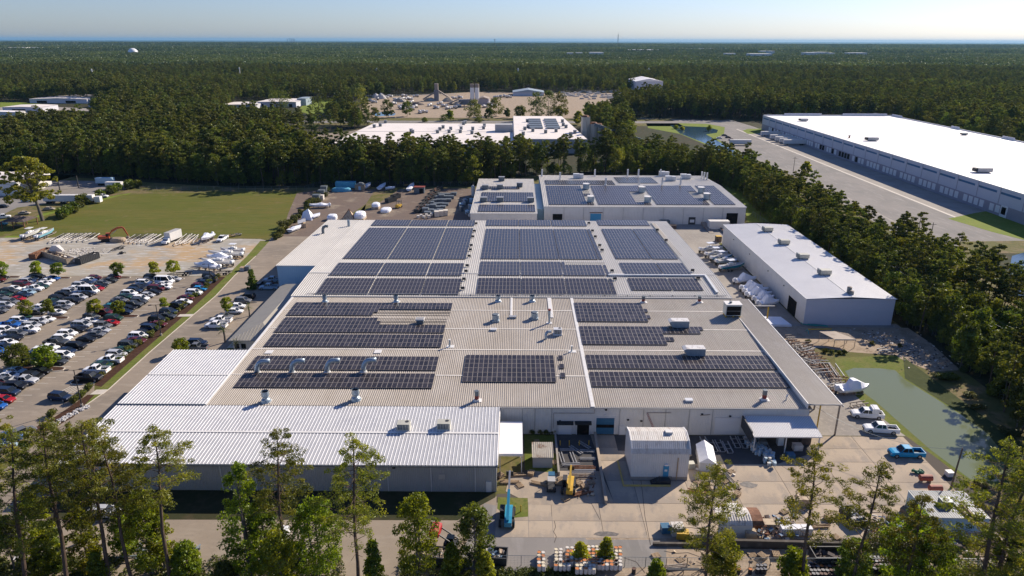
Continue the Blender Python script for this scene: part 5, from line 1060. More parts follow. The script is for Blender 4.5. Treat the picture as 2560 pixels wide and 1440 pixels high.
# ---------------------------------------------------------------- vehicles (built pointing along +x)
CARS = {}
def make_car(kind):
    L, W, hood, belt, roof, gx = {'sedan': (4.75,1.82,.86,.96,1.44,(1.15,.35,-1.05,-1.75)), 'coupe': (4.6,1.85,.82,.92,1.33,(1.0,.1,-.95,-1.8)),
        'SUV': (4.75,1.92,1.02,1.10,1.74,(1.25,.55,-1.9,-2.2)), 'minivan': (5.1,1.98,1.0,1.1,1.78,(1.75,.8,-2.1,-2.4)), 'hatchback': (4.1,1.76,.9,.98,1.50,(1.05,.35,-1.4,-1.9)),
        'pickup': (5.8,2.0,1.12,1.20,1.88,(1.35,.75,-.55,-.75)), 'van': (5.7,2.05,1.15,1.3,2.55,(2.1,1.25,-2.7,-2.75)), 'jeep': (4.3,1.85,1.05,1.1,1.82,(.9,.65,-1.8,-1.9))}[kind]
    o = bpy.data.objects.new('parked_'+kind.lower(), None); C.objects.link(o); KIDS[o.name] = []
    hl, hw = L/2, W/2
    def ring(x, w, zb, zt, r=.12): return [(x,-w*.84,zb),(x,-w,zb+.18),(x,-w,zt-r*1.4),(x,-w*.9,zt),(x,w*.9,zt),(x,w,zt-r*1.4),(x,w,zb+.18),(x,w*.84,zb)]
    b = MB(); xf = gx[0]; xr = gx[3]
    rear = belt if kind != 'pickup' else belt
    st = [ring(hl,hw*.80,.34,hood*.72), ring(hl-.18,hw*.93,.27,hood*.86), ring(hl-.6,hw,.24,hood*.96), ring(xf,hw,.22,hood+.02), ring(xf-.15,hw,.22,belt), ring(0,hw,.22,belt), ring(xr+.1,hw,.22,belt)]
    if kind == 'pickup': pass
    st += [ring(-hl+.35,hw*.99,.26,rear if kind not in ('sedan','coupe') else belt*.99), ring(-hl+.08,hw*.95,.32,(rear if kind not in ('sedan','coupe') else belt*.95)), ring(-hl,hw*.86,.40,(rear if kind not in ('sedan','coupe') else belt*.92)*.9)]
    if kind != 'pickup': b.loft(st)
    else:
        cut = -.85; st = st[:6]+[ring(cut,hw,.22,belt)]; b.loft(st)
        b.box(-hl,-hw,.35,cut,-hw+.13,belt-.02).box(-hl,hw-.13,.35,cut,hw,belt-.02).box(-hl,-hw+.13,.35,-hl+.12,hw-.13,belt-.02).box(-hl+.12,-hw+.13,.45,cut,hw-.13,.62)
    # roof and pillars
    tw = hw*.78; bw = hw*.93; x0, x1, x2, x3 = gx
    b.add([(x1,-tw,roof-.04),(x1,tw,roof-.04),(x2,tw,roof-.05),(x2,-tw,roof-.05),(x1-.12,-tw*.9,roof),(x1-.12,tw*.9,roof),(x2+.12,tw*.9,roof),(x2+.12,-tw*.9,roof)],
          [(0,1,5,4),(1,2,6,5),(2,3,7,6),(3,0,4,7),(4,5,6,7),(3,2,1,0)])
    for s in (-1, 1):
        b.bar((x0,s*bw,belt-.03),(x1,s*tw,roof-.03),.09); b.bar((x3,s*bw,belt-.03),(x2,s*tw,roof-.04),.14 if kind != 'coupe' else .1)
        xm = (x1+x2)/2; b.bar((xm,s*(bw+.0),belt-.02),(xm,s*(tw+.0),roof-.04),.09,.05)
        if kind in ('SUV','minivan','van'): b.bar((x2+.75,s*bw,belt-.02),(x2+.75,s*tw,roof-.04),.10,.05)
        b.obox((x0-.25,s*(hw+.1),belt+.05),(.2,.2,.14))
    b.build('body', 'paint', o)
    g = MB(); q = .985
    g.add([(x0,-bw*q,belt-.02),(x0,bw*q,belt-.02),(x3,bw*q,belt-.02),(x3,-bw*q,belt-.02),(x1,-tw*q,roof-.045),(x1,tw*q,roof-.045),(x2,tw*q,roof-.055),(x2,-tw*q,roof-.055)],
          [(0,1,5,4),(1,2,6,5),(2,3,7,6),(3,0,4,7)])
    g.build('windows', 'car_glass', o)
    if kind == 'pickup': MB().box(-hl+.14,-hw+.14,.625,-.87,hw-.14,.66).build('bed_liner', 'plastic_dark', o)
    wr = {'pickup':.40,'SUV':.37,'van':.36,'jeep':.40}.get(kind,.33); wm = MB(); wm.mi = 0
    wm.tube([(0,-.12,0),(0,.12,0)],wr,12); wm.mi = 1; wm.tube([(0,-.135,0),(0,-.121,0)],wr*.6,10).tube([(0,.121,0),(0,.135,0)],wr*.6,10); wm = wm.mesh('wheel',['tyre','rim'])
    for a in (hl-.92, -hl+1.0):
        MBa = None
        for s in (-1, 1): link('wheel', wm, o, (a, s*(hw-.07), wr))
    hm = MB().obox((0,0,0),(.16,.34,.15)).mesh('headlight','lamp_glass'); tm = MB().obox((0,0,0),(.08,.3,.18)).mesh('tail_light','tail_red')
    for s in (-1, 1): link('headlight', hm, o, (hl-.13, s*hw*.68, hood*.70)); link('tail_light', tm, o, (-hl+.02, s*hw*.72, belt*.78))
    MB().box(hl-.06,-hw*.5,.42,hl+.02,hw*.5,hood*.66).build('grille', 'plastic_dark', o)
    CARS[kind] = [o, False]; return o
for k_ in ('sedan','coupe','SUV','minivan','hatchback','pickup','van','jeep'): make_car(k_)
CC = {'black':(.008,.008,.009),'navy':(.012,.025,.06),'white':(.78,.78,.77),'silver':(.42,.43,.45),'grey':(.13,.135,.145),'dark grey':(.045,.05,.055),'red':(.35,.01,.015),'maroon':(.10,.012,.016),
      'blue':(.015,.10,.36),'bright blue':(.01,.22,.50),'pale blue':(.30,.42,.50),'green':(.015,.05,.035),'teal':(.02,.16,.2),'beige':(.42,.36,.27),'cyan':(.005,.27,.50)}
LBL = {}
def uniq(l):
    LBL[l] = LBL.get(l, 0)+1; return l
def car(kind, col, px, py, where, rz=0.0, group='cars parked in the west lot', scale=None, world=None):
    x, y = world if world else P(px, py+5); o, used = CARS[kind]; rz += random.Random(px*7+py).uniform(-.03,.03)
    l = uniq(f'{col} {kind} {where}')
    if not used:
        CARS[kind][1] = True; o.location = (x,y,.03); o.rotation_euler = (0,0,rz); o.color = (*CC[col],1); tag(o, l, 'van' if kind in ('van','minivan') else 'pickup truck' if kind == 'pickup' else 'car', group)
        for ch in KIDS[o.name]: ch.color = (*CC[col],1)
        if scale: o.scale = (scale,)*3
        ORIG[kind] = o; return o
    c = copy_tree(ORIG[kind], (x,y,.03), rz, l, group, scale or 1.0, CC[col]); c['category'] = o['category']; return c
ORIG = {}
PI = math.pi
rows = {
 'hedge row by the road': [('SUV','black',526,690),('pickup','dark grey',521,699,PI),('sedan','navy',510,706),('hatchback','maroon',496,714),('hatchback','bright blue',500,722),('SUV','white',486,732),('sedan','maroon',465,745),('sedan','white',460,755),('SUV','black',446,765),
   ('SUV','navy',422,780),('sedan','dark grey',419,790),('SUV','black',395,799),('sedan','maroon',395,811),('SUV','navy',377,821),('sedan','black',356,832),('SUV','white',347,841),('sedan','maroon',342,852),('SUV','dark grey',322,863),('sedan','green',307,876),('SUV','silver',292,887),('pickup','white',277,901,PI),('sedan','green',256,913),('pickup','white',242,926,PI),('pickup','black',224,945)],
 'first double row, road side': [('sedan','silver',435,697),('van','white',413,704),('sedan','white',411,710),('sedan','white',411,717),('minivan','maroon',392,721),('sedan','black',385,730),('hatchback','silver',370,738),('SUV','white',353,747),('SUV','dark grey',349,754),('pickup','dark grey',332,762),('sedan','black',320,770),('sedan','navy',310,779),
   ('SUV','green',285,796),('coupe','red',278,807),('jeep','grey',259,815),('sedan','silver',254,826),('sedan','grey',240,836),('sedan','black',217,848),('SUV','black',192,866),('sedan','navy',166,878),('SUV','white',160,890),('sedan','dark grey',144,904),('sedan','black',102,928),('SUV','black',82,942),('pickup','silver',62,953),('SUV','black',40,967),('SUV','navy',22,982),('sedan','red',10,1000),('hatchback','blue',-8,1016)],
 'first double row, lot side': [('SUV','black',380,693),('hatchback','dark grey',372,700),('SUV','white',361,707),('sedan','navy',357,714),('SUV','black',345,720),('SUV','navy',337,727),('SUV','white',324,734),('sedan','green',312,742),('sedan','grey',300,750),('sedan','black',290,758),('sedan','teal',278,766),('SUV','black',266,775),('SUV','maroon',262,782),
   ('jeep','grey',230,794),('sedan','white',225,803),('minivan','silver',205,813),('sedan','black',192,824),('SUV','white',170,835),('SUV','white',157,847),('pickup','dark grey',142,857),('sedan','white',124,869),('SUV','white',108,879),('SUV','navy',92,890),('sedan','navy',72,905),('sedan','pale blue',40,928),('sedan','white',26,940),('sedan','grey',12,953),('sedan','maroon',-4,966)],
 'second double row, road side': [('hatchback','maroon',287,692),('sedan','dark grey',276,700),('sedan','grey',257,707),('sedan','black',249,715),('sedan','red',241,721),('van','white',224,729),('sedan','black',214,736),('SUV','silver',198,744),('SUV','black',183,753),('SUV','silver',164,762),('sedan','grey',154,770),('coupe','white',144,781),
   ('coupe','white',117,798),('SUV','silver',98,805),('SUV','silver',80,815),('pickup','white',71,826),('SUV','grey',44,835),('sedan','black',34,845),('sedan','white',20,857),('sedan','navy',10,867),('hatchback','blue',-6,878)],
 'second double row, lot side': [('hatchback','maroon',237,694),('sedan','white',224,700),('sedan','navy',215,706),('SUV','silver',202,713),('sedan','white',188,721),('SUV','silver',175,730),('SUV','black',160,737),('SUV','black',145,746),('sedan','green',137,754),('SUV','navy',124,761),('sedan','white',101,768),('sedan','grey',94,780),
   ('sedan','green',58,793),('SUV','white',50,802),('pickup','blue',27,813),('SUV','white',13,826),('sedan','white',4,836)],
 'third double row, road side': [('coupe','blue',132,695),('coupe','white',119,701),('sedan','white',109,709),('sedan','green',103,716),('pickup','white',85,722),('sedan','pale blue',69,731),('sedan','navy',56,738),('coupe','red',45,747),('SUV','grey',26,755),('SUV','silver',14,764),('hatchback','grey',2,776)],
 'third double row, lot side': [('SUV','black',95,691),('sedan','navy',76,697),('SUV','silver',70,704),('minivan','maroon',55,712),('sedan','white',36,721),('SUV','dark grey',24,728),('sedan','green',11,736),('sedan','grey',0,744),('sedan','navy',-12,752)],
 'far left row cut by the frame': [('sedan','black',4,693),('sedan','maroon',-4,699)]}
sides = {}
for where, lst in rows.items():
    names = [f'{e[1]} {e[0]}' for e in lst]
    for i, e in enumerate(lst):
        if i == 0: w2 = f'at the far end of the {where}'
        elif i == len(lst)-1: w2 = f'at the near end of the {where}'
        else: w2 = f'between {names[i-1]} and {names[i+1]}, {where}'
        rz = (e[4] if len(e) > 4 else 0.0) - .05
        car(e[0], e[1], e[2], e[3], w2, rz, scale=1.0)
car('SUV','navy',152,994,'alone beside the hatched bay', -.15)
car('pickup','white',608,0,'x') if False else None
for e in [('SUV','grey',608,752,0,'third from the palm tree in the office car park'),('sedan','white',594,765,0,'nearest the small palm beside the office'),('sedan','white',587,778,0,'half hidden by the round tree by the office'),('sedan','grey',561,791,0,'between the tree and the two white pickups by the office'),
          ('pickup','white',553,801,PI,'farther of two parked side by side near the office'),('pickup','white',541,814,PI,'nearer of two parked side by side near the office'),('SUV','navy',494,858,0,'nose in beside the front wing roof'),('pickup','grey',492,870,PI,'just behind the front wing roof'),
          ('pickup','pale blue',673,718,PI,'in the shade of the blue-grey wall'),('SUV','navy',664,710,PI,'half hidden in the shade by the blue-grey wall'),('pickup','pale blue',682,700,PI,'farthest in the shade of the blue-grey wall'),('SUV','black',618,742,PI,'in the building shade by the office')]:
    car(e[0], e[1], e[2], e[3], e[5], e[4], 'vehicles parked by the office')
# far west lot and truck yard cars
for e in [('pickup','white',8,541,.5,'at the left edge behind the pavilion'),('sedan','beige',62,531,.1,'left of the tall field tree'),('sedan','beige',123,520,.1,'behind the tall field tree'),('sedan','black',8,514,.1,'beside the workshop wall'),('sedan','pale blue',68,500,.1,'near the workshop corner'),
          ('pickup','white',256,489,0,'at the far end of the grass hedge'),('sedan','teal',4,558,.3,'beside the pavilion at left edge')]: car(e[0],e[1],e[2],e[3],e[5],e[4],'vehicles in the neighbouring west lot')
for e in [('sedan','dark grey',1811,335,.1,'in the truck yard, farthest of four'),('sedan','black',1820,340,.1,'in the truck yard, second of four'),('sedan','white',1798,342,.1,'in the truck yard, pale one of four'),('sedan','maroon',1829,346,.1,'in the truck yard, reddish one of four')]:
    car(e[0],e[1],e[2],e[3],e[5],e[4],'cars in the truck yard')
# south yard trucks
def bigtruck(col, px0, py0, px1, py1, label, cap=False):
    a = P(px0, py0); b = P(px1, py1); c = ((a[0]+b[0])/2, (a[1]+b[1])/2); L = math.hypot(a[0]-b[0], a[1]-b[1])
    o = copy_tree(ORIG['pickup'], (*c,.05), heading(b, a), label, 'x', (L/5.8, 1.0, 1.05), CC[col]); o['category'] = 'pickup truck'; del o['group']
    if cap: MB().box(-.9,-.95,1.22,.6-1.2,.95,2.25).box(-1.8,-.98,1.22,-.92,.98,2.3).build('cargo_box', 'gelcoat_white', o)
    return o
bigtruck('white',2126,1040,2206,1046,'white pickup with a tall white cargo box, nearest the boat by the pond',True)
bigtruck('white',2157,1077,2243,1083,'white crew cab pickup with empty black bed beside the pond')
bigtruck('cyan',2221,1139,2306,1141,'bright blue pickup at the edge of the pond')
bigtruck('white',547,607,566,595,'white pickup hitched to a yellow trailer on the gravel yard')
# box truck
a = P(412,612); b = P(452,596); t = thing('box_truck', 'white box truck among the empty boat trailers', 'truck', (*a,0), heading(b,a))
MB().box(-8.6,-1.25,1.0,-1.9,1.25,4.0).build('cargo_box', 'wall_white', t); MB().box(-8.62,-1.2,4.0,-1.88,1.2,4.05).build('roof', 'wall_grey', t)
MB().loft([[(x,-1.1,.5),(x,-1.1,z),(x,1.1,z),(x,1.1,.5)] for x, z in ((-1.8,2.2),(-1.0,2.2),(-.5,1.5),(.4,1.3),(.5,.8))]).build('cab','gelcoat_white',t); MB().add([(-1.02,-1.0,2.18),(-1.02,1.0,2.18),(-.48,1.0,1.52),(-.48,-1.0,1.52)],[(0,1,2,3),(3,2,1,0)]).build('windscreen','car_glass',t)
MB().box(-8.4,-.6,.6,-1.8,.6,.98).build('chassis','plastic_dark',t)
for x in (-.3,-6.6):
    for s in (-1,1): MB().tube([(x,s*1.05-.15,.48),(x,s*1.05+.15,.48)],.48,12).build('wheel','tyre',t)
# semi trailers at the docks and yards
def semi(px, py, rz, label, L=15.5, world=None, cab=False, m='wall_white'):
    x, y = world or P(px, py); t = thing('semi_trailer', label, 'trailer', (x,y,0), rz, 'x')
    MB().box(-L/2,-1.3,1.2,L/2,1.3,4.0).build('cargo_box', m, t); MB().box(-L/2+.2,-.5,.8,L/2-.2,.5,1.18).build('chassis','plastic_dark',t)
    for a in (-L/2+1.5,-L/2+2.8): MB().tube([(a,-1.2,.5),(a,1.2,.5)],.5,10).build('wheel','tyre',t)
    MB().box(L/2-3,-.9,0,L/2-2.8,.9,1.1).build('landing_leg','plastic_dark',t)
    if cab: MB().box(L/2+.6,-1.2,.6,L/2+3.2,1.2,3.2).build('cab','gelcoat_white',t)
    return t
semi(1850,363,0,'long white trailer standing alone near the small cars in the truck yard')
for k, (px, py, l) in enumerate(((1990,363,'nearest docked white trailer at the big warehouse'),(1975,359,'second nearest docked trailer at the big warehouse'),(1963,355,'third docked trailer from the near end at the big warehouse'),(1950,350,'fourth docked trailer from the near end at the big warehouse'),(1932,341,'farthest docked trailer at the big warehouse'))):
    y = P(px, py)[1]; semi(0,0,PI,l,world=(204.0,y))
semi(193,508,.05,'long white trailer behind the hedge left of the field', 16, cab=True); semi(133,508,.05,'shorter white truck body behind the tall field tree', 7, cab=True)
semi(265,463,.0,'blue-white trailer in forest shade left of the field',9,m='wall_blue'); semi(288,474,.0,'low white trailer in forest shade beside the hedge end',8)
# boats --------------------------------------------------------------
def hull(mb, L, W, D, z0, n=9, flare=.0):
    """rings from stern (x=0) to bow (x=L)"""
    rings = []
    for k in range(n):
        u = k/(n-1); w = W/2*(1-max(0,(u-.45)/.55)**2.2) if u < 1 else .02; w = max(w,.03); kz = z0+D*.05+D*.55*max(0,(u-.6)/.4)**2; sh = z0+D*(1+.28*u*u)
        x = L*u*(1 if u < 1 else 1.0); rings.append([(x,0,kz),(x-.0,-w*.72,kz+D*.30*(1-.2*u)),(x,-w,sh),(x,w,sh),(x,w*.72,kz+D*.30*(1-.2*u))])
    return mb.loft(rings), rings
def outboard(parent, x, y, z, s=1.0):
    e = MB(); e.loft([[(x-.55*s,y-.22*s,z+.1*s),(x+.1*s,y-.22*s,z+.1*s),(x+.1*s,y+.22*s,z+.1*s),(x-.55*s,y+.22*s,z+.1*s)],[(x-.65*s,y-.26*s,z+.6*s),(x+.15*s,y-.26*s,z+.6*s),(x+.15*s,y+.26*s,z+.6*s),(x-.65*s,y+.26*s,z+.6*s)],[(x-.45*s,y-.18*s,z+.95*s),(x,y-.18*s,z+.95*s),(x,y+.18*s,z+.95*s),(x-.45*s,y+.18*s,z+.95*s)]])
    o = e.build('outboard_motor','engine_white',parent); MB().box(x-.4*s,y-.07*s,z-.9*s,x-.1*s,y+.07*s,z+.12*s).build('leg','plastic_dark',o); return o
def open_boat(label, ps, pb, col, ttop=True, z0=.75, group='centre console boats beside the white storage building', motors=2, inside='deck_beige', trailer=True, world=None, W=2.7):
    a = P(*ps); b = P(*pb); L = math.hypot(b[0]-a[0], b[1]-a[1]); t = thing('motor_boat', label, 'boat', (*a,0), heading(a,b), group); D = 1.25
    mb, rings = hull(MB(), L, W, D, z0); o = mb.build('hull','hull_paint',t); o.color = (*col,1)
    mb = MB()
    for r0, r1 in zip(rings[:-1], rings[1:]):
        mb.add([(r0[0][0],r0[2][1]*1.02,r0[2][2]+.02),(r1[0][0],r1[2][1]*1.02,r1[2][2]+.02),(r1[0][0],r1[2][1]*.78,r1[2][2]+.05),(r0[0][0],r0[2][1]*.78,r0[2][2]+.05)],[(0,1,2,3),(3,2,1,0)])
        mb.add([(r0[0][0],r0[3][1]*1.02,r0[3][2]+.02),(r1[0][0],r1[3][1]*1.02,r1[3][2]+.02),(r1[0][0],r1[3][1]*.78,r1[3][2]+.05),(r0[0][0],r0[3][1]*.78,r0[3][2]+.05)],[(3,2,1,0),(0,1,2,3)])
    mb.build('gunwale','gelcoat_white',t)
    mb = MB(); [mb.add([(r0[0][0],r0[2][1]*.8,r0[2][2]+.012),(r1[0][0],r1[2][1]*.8,r1[2][2]+.012),(r1[0][0],r1[3][1]*.8,r1[3][2]+.012),(r0[0][0],r0[3][1]*.8,r0[3][2]+.012)],[(0,1,2,3)]) for r0, r1 in zip(rings[:-1], rings[1:])]; mb.build('cockpit','boat_interior',t)
    zd = z0+D; MB().loft([[(x,-w,zd+.02),(x,-w,zd+h),(x,w,zd+h),(x,w,zd+.02)] for x, w, h in ((L*.34,.42,.75),(L*.47,.42,.85),(L*.53,.38,.45),(L*.60,.34,.4))]).build('console','gelcoat_white',t)
    MB().box(L*.26,-.5,zd+.02,L*.31,.5,zd+.6).build('leaning_post','gelcoat_white',t)
    if ttop:
        MB().box(L*.27,-.95,zd+1.75,L*.55,.95,zd+1.85).build('hardtop','gelcoat_white',t); mb = MB(); [mb.bar((L*x,s*.75,zd+1.75),(L*(x+.04),s*.45,zd+.05),.06) for x in (.33,.48) for s in (-1,1)]; mb.build('post','steel',t)
    for k in range(motors): outboard(t, -.1, (k-(motors-1)/2)*.75, zd-.75, 1.15)
    if trailer:
        mb = MB(); [mb.box(-.2,s*.75-.08,.42,L*.9,s*.75+.08,.62) for s in (-1,1)]; mb.bar((L*.9,-.75,.5),(L+1.2,0,.5),.12).bar((L*.9,.75,.5),(L+1.2,0,.5),.12); [mb.box(L*q,-.8,.45,L*q+.1,.8,z0+.12) for q in (.1,.45,.8)]; mb.build('cradle','frame_steel',t)
        mb = MB(); [mb.tube([(L*q,s*1.05-.1,.34),(L*q,s*1.05+.1,.34)],.34,10) for q in (.25,.38) for s in (-1,1)]; mb.build('wheels','tyre',t)
    return t
def wrapped_boat(label, ps, pb, peak=1.9, z0=.7, group='shrink wrapped boats', W=2.7, pk=.36, motor=True, trailer=False):
    a = P(*ps); b = P(*pb); L = math.hypot(b[0]-a[0], b[1]-a[1]); t = thing('wrapped_boat', label, 'boat', (*a,0), heading(a,b), group); D = 1.15
    mb, rings = hull(MB(), L, W, D, z0); mb.build('hull','shrink_wrap',t)
    cv = MB(); R2 = []
    for k, r in enumerate(rings):
        u = k/(len(rings)-1); w = abs(r[2][1]); sh = r[2][2]; h = peak*max(.10, 1-abs(u-pk)/(.30 if u < pk else .52)) if u < .97 else .12
        q = .50 if h > peak*.6 else .15
        R2.append([(r[0][0],-w*1.03,sh-.25),(r[0][0],-w*1.03,sh+.03),(r[0][0],-w*q,sh+h),(r[0][0],w*q,sh+h),(r[0][0],w*1.03,sh+.03),(r[0][0],w*1.03,sh-.25)])
    cv.loft(R2).build('cover','shrink_wrap',t)
    if motor: outboard(t, -.15, 0, z0+D-.7, 1.4)
    mb = MB(); [mb.box(.2,s*.8-.08,.0,L*.8,s*.8+.08,.16) for s in (-1,1)]; [mb.box(L*q,-.9,0,L*q+.14,.9,z0+.2) for q in (.15,.5,.75)]
    if trailer: mb.bar((L*.8,-.8,.4),(L+1.8,0,.45),.14).bar((L*.8,.8,.4),(L+1.8,0,.45),.14)
    mb.build('cradle','frame_steel',t); return t
wh = (.78,.78,.76)
east = 'boats standing in the east yard'
open_boat('white console boat with hardtop, farthest of the east yard row',(1751,634),(1806,630),wh,group=east)
open_boat('second white console boat from the far end with hardtop, east yard',(1766,646),(1818,643),wh,group=east)
open_boat('blue hulled console boat with hardtop, third from the far end, east yard',(1780,656),(1829,651),(.04,.22,.34),group=east)
open_boat('grey-white console boat without hardtop, fourth in the east yard row',(1792,664),(1844,660),(.45,.55,.6),ttop=False,group=east)
open_boat('teal hulled console boat, nearest open boat of the east yard row',(1802,680),(1860,672),(.012,.20,.27),group=east)
for k, (ps, pb, l) in enumerate((((1838,711),(1890,705),'farthest wrapped boat of the east yard, standing a little apart'),((1855,729),(1906,726),'second wrapped boat of the east yard row'),((1862,737),(1920,733),'low wrapped boat squeezed third in the east yard row'),((1868,746),(1928,744),'fourth wrapped boat in the east yard with a high peak'),((1886,757),(1934,753),'fifth wrapped boat in the east yard, partly behind the canopy roof'),((1896,768),(1946,764),'nearest wrapped boat of the east yard row'))):
    wrapped_boat(l, ps, pb, 2.0, .4, east)
wrapped_boat('large white shrink wrapped boat with outboard beside the pond', (2094,986),(2169,980), 2.0, .5, 'x', 3.0, pk=.42)
west = 'boats standing in the west gravel yard'
open_boat('white walkaround boat with hardtop on trailer at the left end of the trailers',(59,601),(103,584),wh,group=west)
open_boat('pale blue hulled boat on trailer at the left end of the trailers',(94,602),(137,584),(.22,.52,.66),group=west)
open_boat('white boat with navy lower hull and hardtop, farthest of the right group',(607,636),(553,634),(.5,.52,.6),group=west)
open_boat('white open boat without top behind the wrapped boats',(604,646),(522,641),wh,ttop=False,group=west)
wrapped_boat('wrapped boat in the middle of the right group',(575,655),(518,651),1.5,.6,west)
open_boat('white open boat with beige seats in front of the wrapped one',(580,667),(506,661),wh,ttop=False,group=west)
wrapped_boat('nearest wrapped boat on trailer by the car park lamp',(548,678),(487,672),1.9,.7,west,trailer=True)
wrapped_boat('single wrapped boat on trailer between the box truck and the pickup',(532,597),(506,610),1.3,.9,west,pk=.5,trailer=True)
north = 'boats in the rear yard'
wrapped_boat('long low wrapped boat beside the lawn hedge, rear yard',(822,519),(774,520),.7,.4,north,W=3.0)
wrapped_boat('small white wrapped hull beside the white tent, rear yard',(779,549),(801,541),.3,.2,north,motor=False)
wrapped_boat('white hull alone at the end of the hedge, rear yard',(724,583),(754,571),.5,.2,north,motor=False)
wrapped_boat('blue shaded boat left of the two small boats in tree shade',(912,474),(926,464),.6,.4,north,motor=False)
wrapped_boat('boat in tree shade, right of the shed and left of the flat one',(948,477),(964,465),.6,.4,north,motor=False)
wrapped_boat('flat white boat in tree shade, rear yard',(965,476),(988,474),.4,.3,north,motor=False)
wrapped_boat('round blue shaded boat in front of the forest, rear yard',(1022,480),(1034,465),.5,.4,north,motor=False)
# other rear yard things
def crate(name, label, px, py, size, m, rz=0.0, group=None, cat='crate', z=0, lid=None):
    x, y = P(px, py); t = thing(name, label, cat, (x,y,z), rz, group); a, b, c = size
    MB().box(-a/2,-b/2,.12,a/2,b/2,c).build('body', m, t); mb = MB(); [mb.box(-a/2,q*b/2-.06,0,a/2,q*b/2+.06,.118) for q in (-.8,0,.8)]; mb.build('skid','wood',t)
    mb = MB(); n = 4; [mb.box(-a/2+i*a/(n-1)*.98,-b/2-.04,.14,-a/2+i*a/(n-1)*.98+.08,-b/2-.002,c-.02) for i in range(n)]; mb.build('rib', m, t)
    MB().box(-a/2-.04,-b/2-.05,c,a/2+.04,b/2+.05,c+.07).build('lid', lid or m, t); return t
def dumpster(label, ps, pe, m='dark_steel', W=2.3, H=1.7, fill=None, seed=0, group=None):
    a = P(*ps); b = P(*pe); L = math.hypot(b[0]-a[0], b[1]-a[1]); t = thing('roll_off_dumpster', label, 'dumpster', (*a,.05), heading(a,b), group); h = W/2
    MB().box(0,-h,.2,L,h,.35).box(0,-h,.35,L,-h+.08,H).box(0,h-.08,.35,L,h,H).box(0,-h+.08,.35,.08,h-.08,H).box(L-.08,-h+.08,.35,L,h-.08,H).build('container', m, t)
    mb = MB()
    for k in range(int(L/.7)+1): [mb.box(k*.7,s*h-.07 if s < 0 else h+.001,.3,k*.7+.1,-h-.001 if s < 0 else h+.07,H-.05) for s in (-1,1)]
    mb.build('rib', m, t); MB().box(-.03,-h-.06,H,L+.03,-h+.1,H+.09).box(-.03,h-.1,H,L+.03,h+.06,H+.09).box(-.03,-h+.1,H,.1,h-.1,H+.09).box(L-.1,-h+.1,H,L+.03,h-.1,H+.09).build('rim', m, t)
    mb = MB(); [mb.tube([(q,-h,.12),(q,h,.12)],.12,8) for q in (.3,L-.3)]; mb.build('roller','frame_steel',t)
    rg = random.Random(seed); mats = fill or ['debris_dark']
    MB().box(.09,-h+.09,.36,L-.09,h-.09,H*.55).build('rubbish', 'debris_dark', t)
    if fill:
        for mm in fill:
            mb = MB()
            for k in range(13): s = rg.uniform(.3,1.0); mb.obox((rg.uniform(.5,L-.5),rg.uniform(-h+.4,h-.4),H*.55+rg.uniform(.05,.75)),(s,s*rg.uniform(.3,.9),s*rg.uniform(.06,.4)),rg.uniform(0,3),rg.uniform(-.5,.5),rg.uniform(-.5,.5))
            mb.build('rubbish', mm, t)
    return t
for k in range(7):
    dumpster(('nearest','second','third','fourth','fifth','sixth','farthest')[k]+' black roll-off dumpster of the slanting row in the rear yard',(1041+k*6.8,533-k*8.2),(1066+k*6,519-k*7.6),'dark_steel',2.2,1.6,['rust'],k,'row of dumpsters in the rear yard')
dumpster('black dumpster standing left of the pair in the rear yard',(967,508),(988,502),fill=None,H=2.0); dumpster('black dumpster, right and farther of the pair in the rear yard',(981,499),(998,494),H=2.0)
rg = random.Random(9); k = 0
for j in range(7):
    for i in range(4):
        k += 1; px = 1135-i*12-j*7; py = 488+j*8.2+rg.uniform(-1,1)
        if px < 1062: continue
        crate('mould_crate','grey weathered crate stacked with others in the rear yard storage block', px, py, (2.7,2.6,rg.uniform(1.0,1.9)), 'galv_dark', rg.uniform(-.05,.05), 'grey crates in the rear yard')
for i in range(3): crate('foam_crate',('left','middle','right')[i]+' cream coloured foam stack in front of the grey crates', 1092+i*11, 541-i*1.5, (1.9,2.6,2.3), 'deck_beige', .1)
for i, (px, py) in enumerate(((1046,545),(1053,543),(1060,546),(1066,542),(1073,546),(1079,540))): crate('foam_crate','small pale wrapped parts stack behind the rear roof edge', px, py, (1.0,1.2,rg.uniform(.8,1.5)), 'debris_white', rg.uniform(0,1), 'small pale stacks behind the rear roof edge')
for i in range(14):
    px = 1180-rg.uniform(0,28); py = 500+i*3.2; crate('storage_bin','blue-grey shaded bin beside the west wall of the smaller hall', px, py, (1.5,1.6,rg.uniform(1.0,2.2)), ('galv_dark','debris_white','wall_blue')[i%3], rg.uniform(0,1), 'bins beside the smaller hall')
t = thing('gas_tank','upright white gas tank at the back corner of the rear yard','tank',(*P(1183,492),0)); MB().tube([(0,0,.6),(0,0,5.2),(0,0,5.7)],[.9,.9,.3],14).build('vessel','tank_steel',t); MB().box(-.7,-.7,0,.7,.7,.58).build('base','concrete_grey',t)
for i, (px, py, s, m, l) in enumerate(((811,483,(3,3,3.6),'galv_dark','tall grey cabinet farthest in the row beside the hedge'),(805,492,(3,3,3.4),'galv_dark','second grey cabinet in the row beside the hedge'),(792,503,(3.2,3.2,3.2),'galv_dark','nearest grey cabinet beside the hedge'),(803,500,(2.6,2.5,2.4),'debris_white','pale box among the grey cabinets beside the hedge'))): crate('equipment_cabinet',l,px,py,s,m,cat='cabinet')
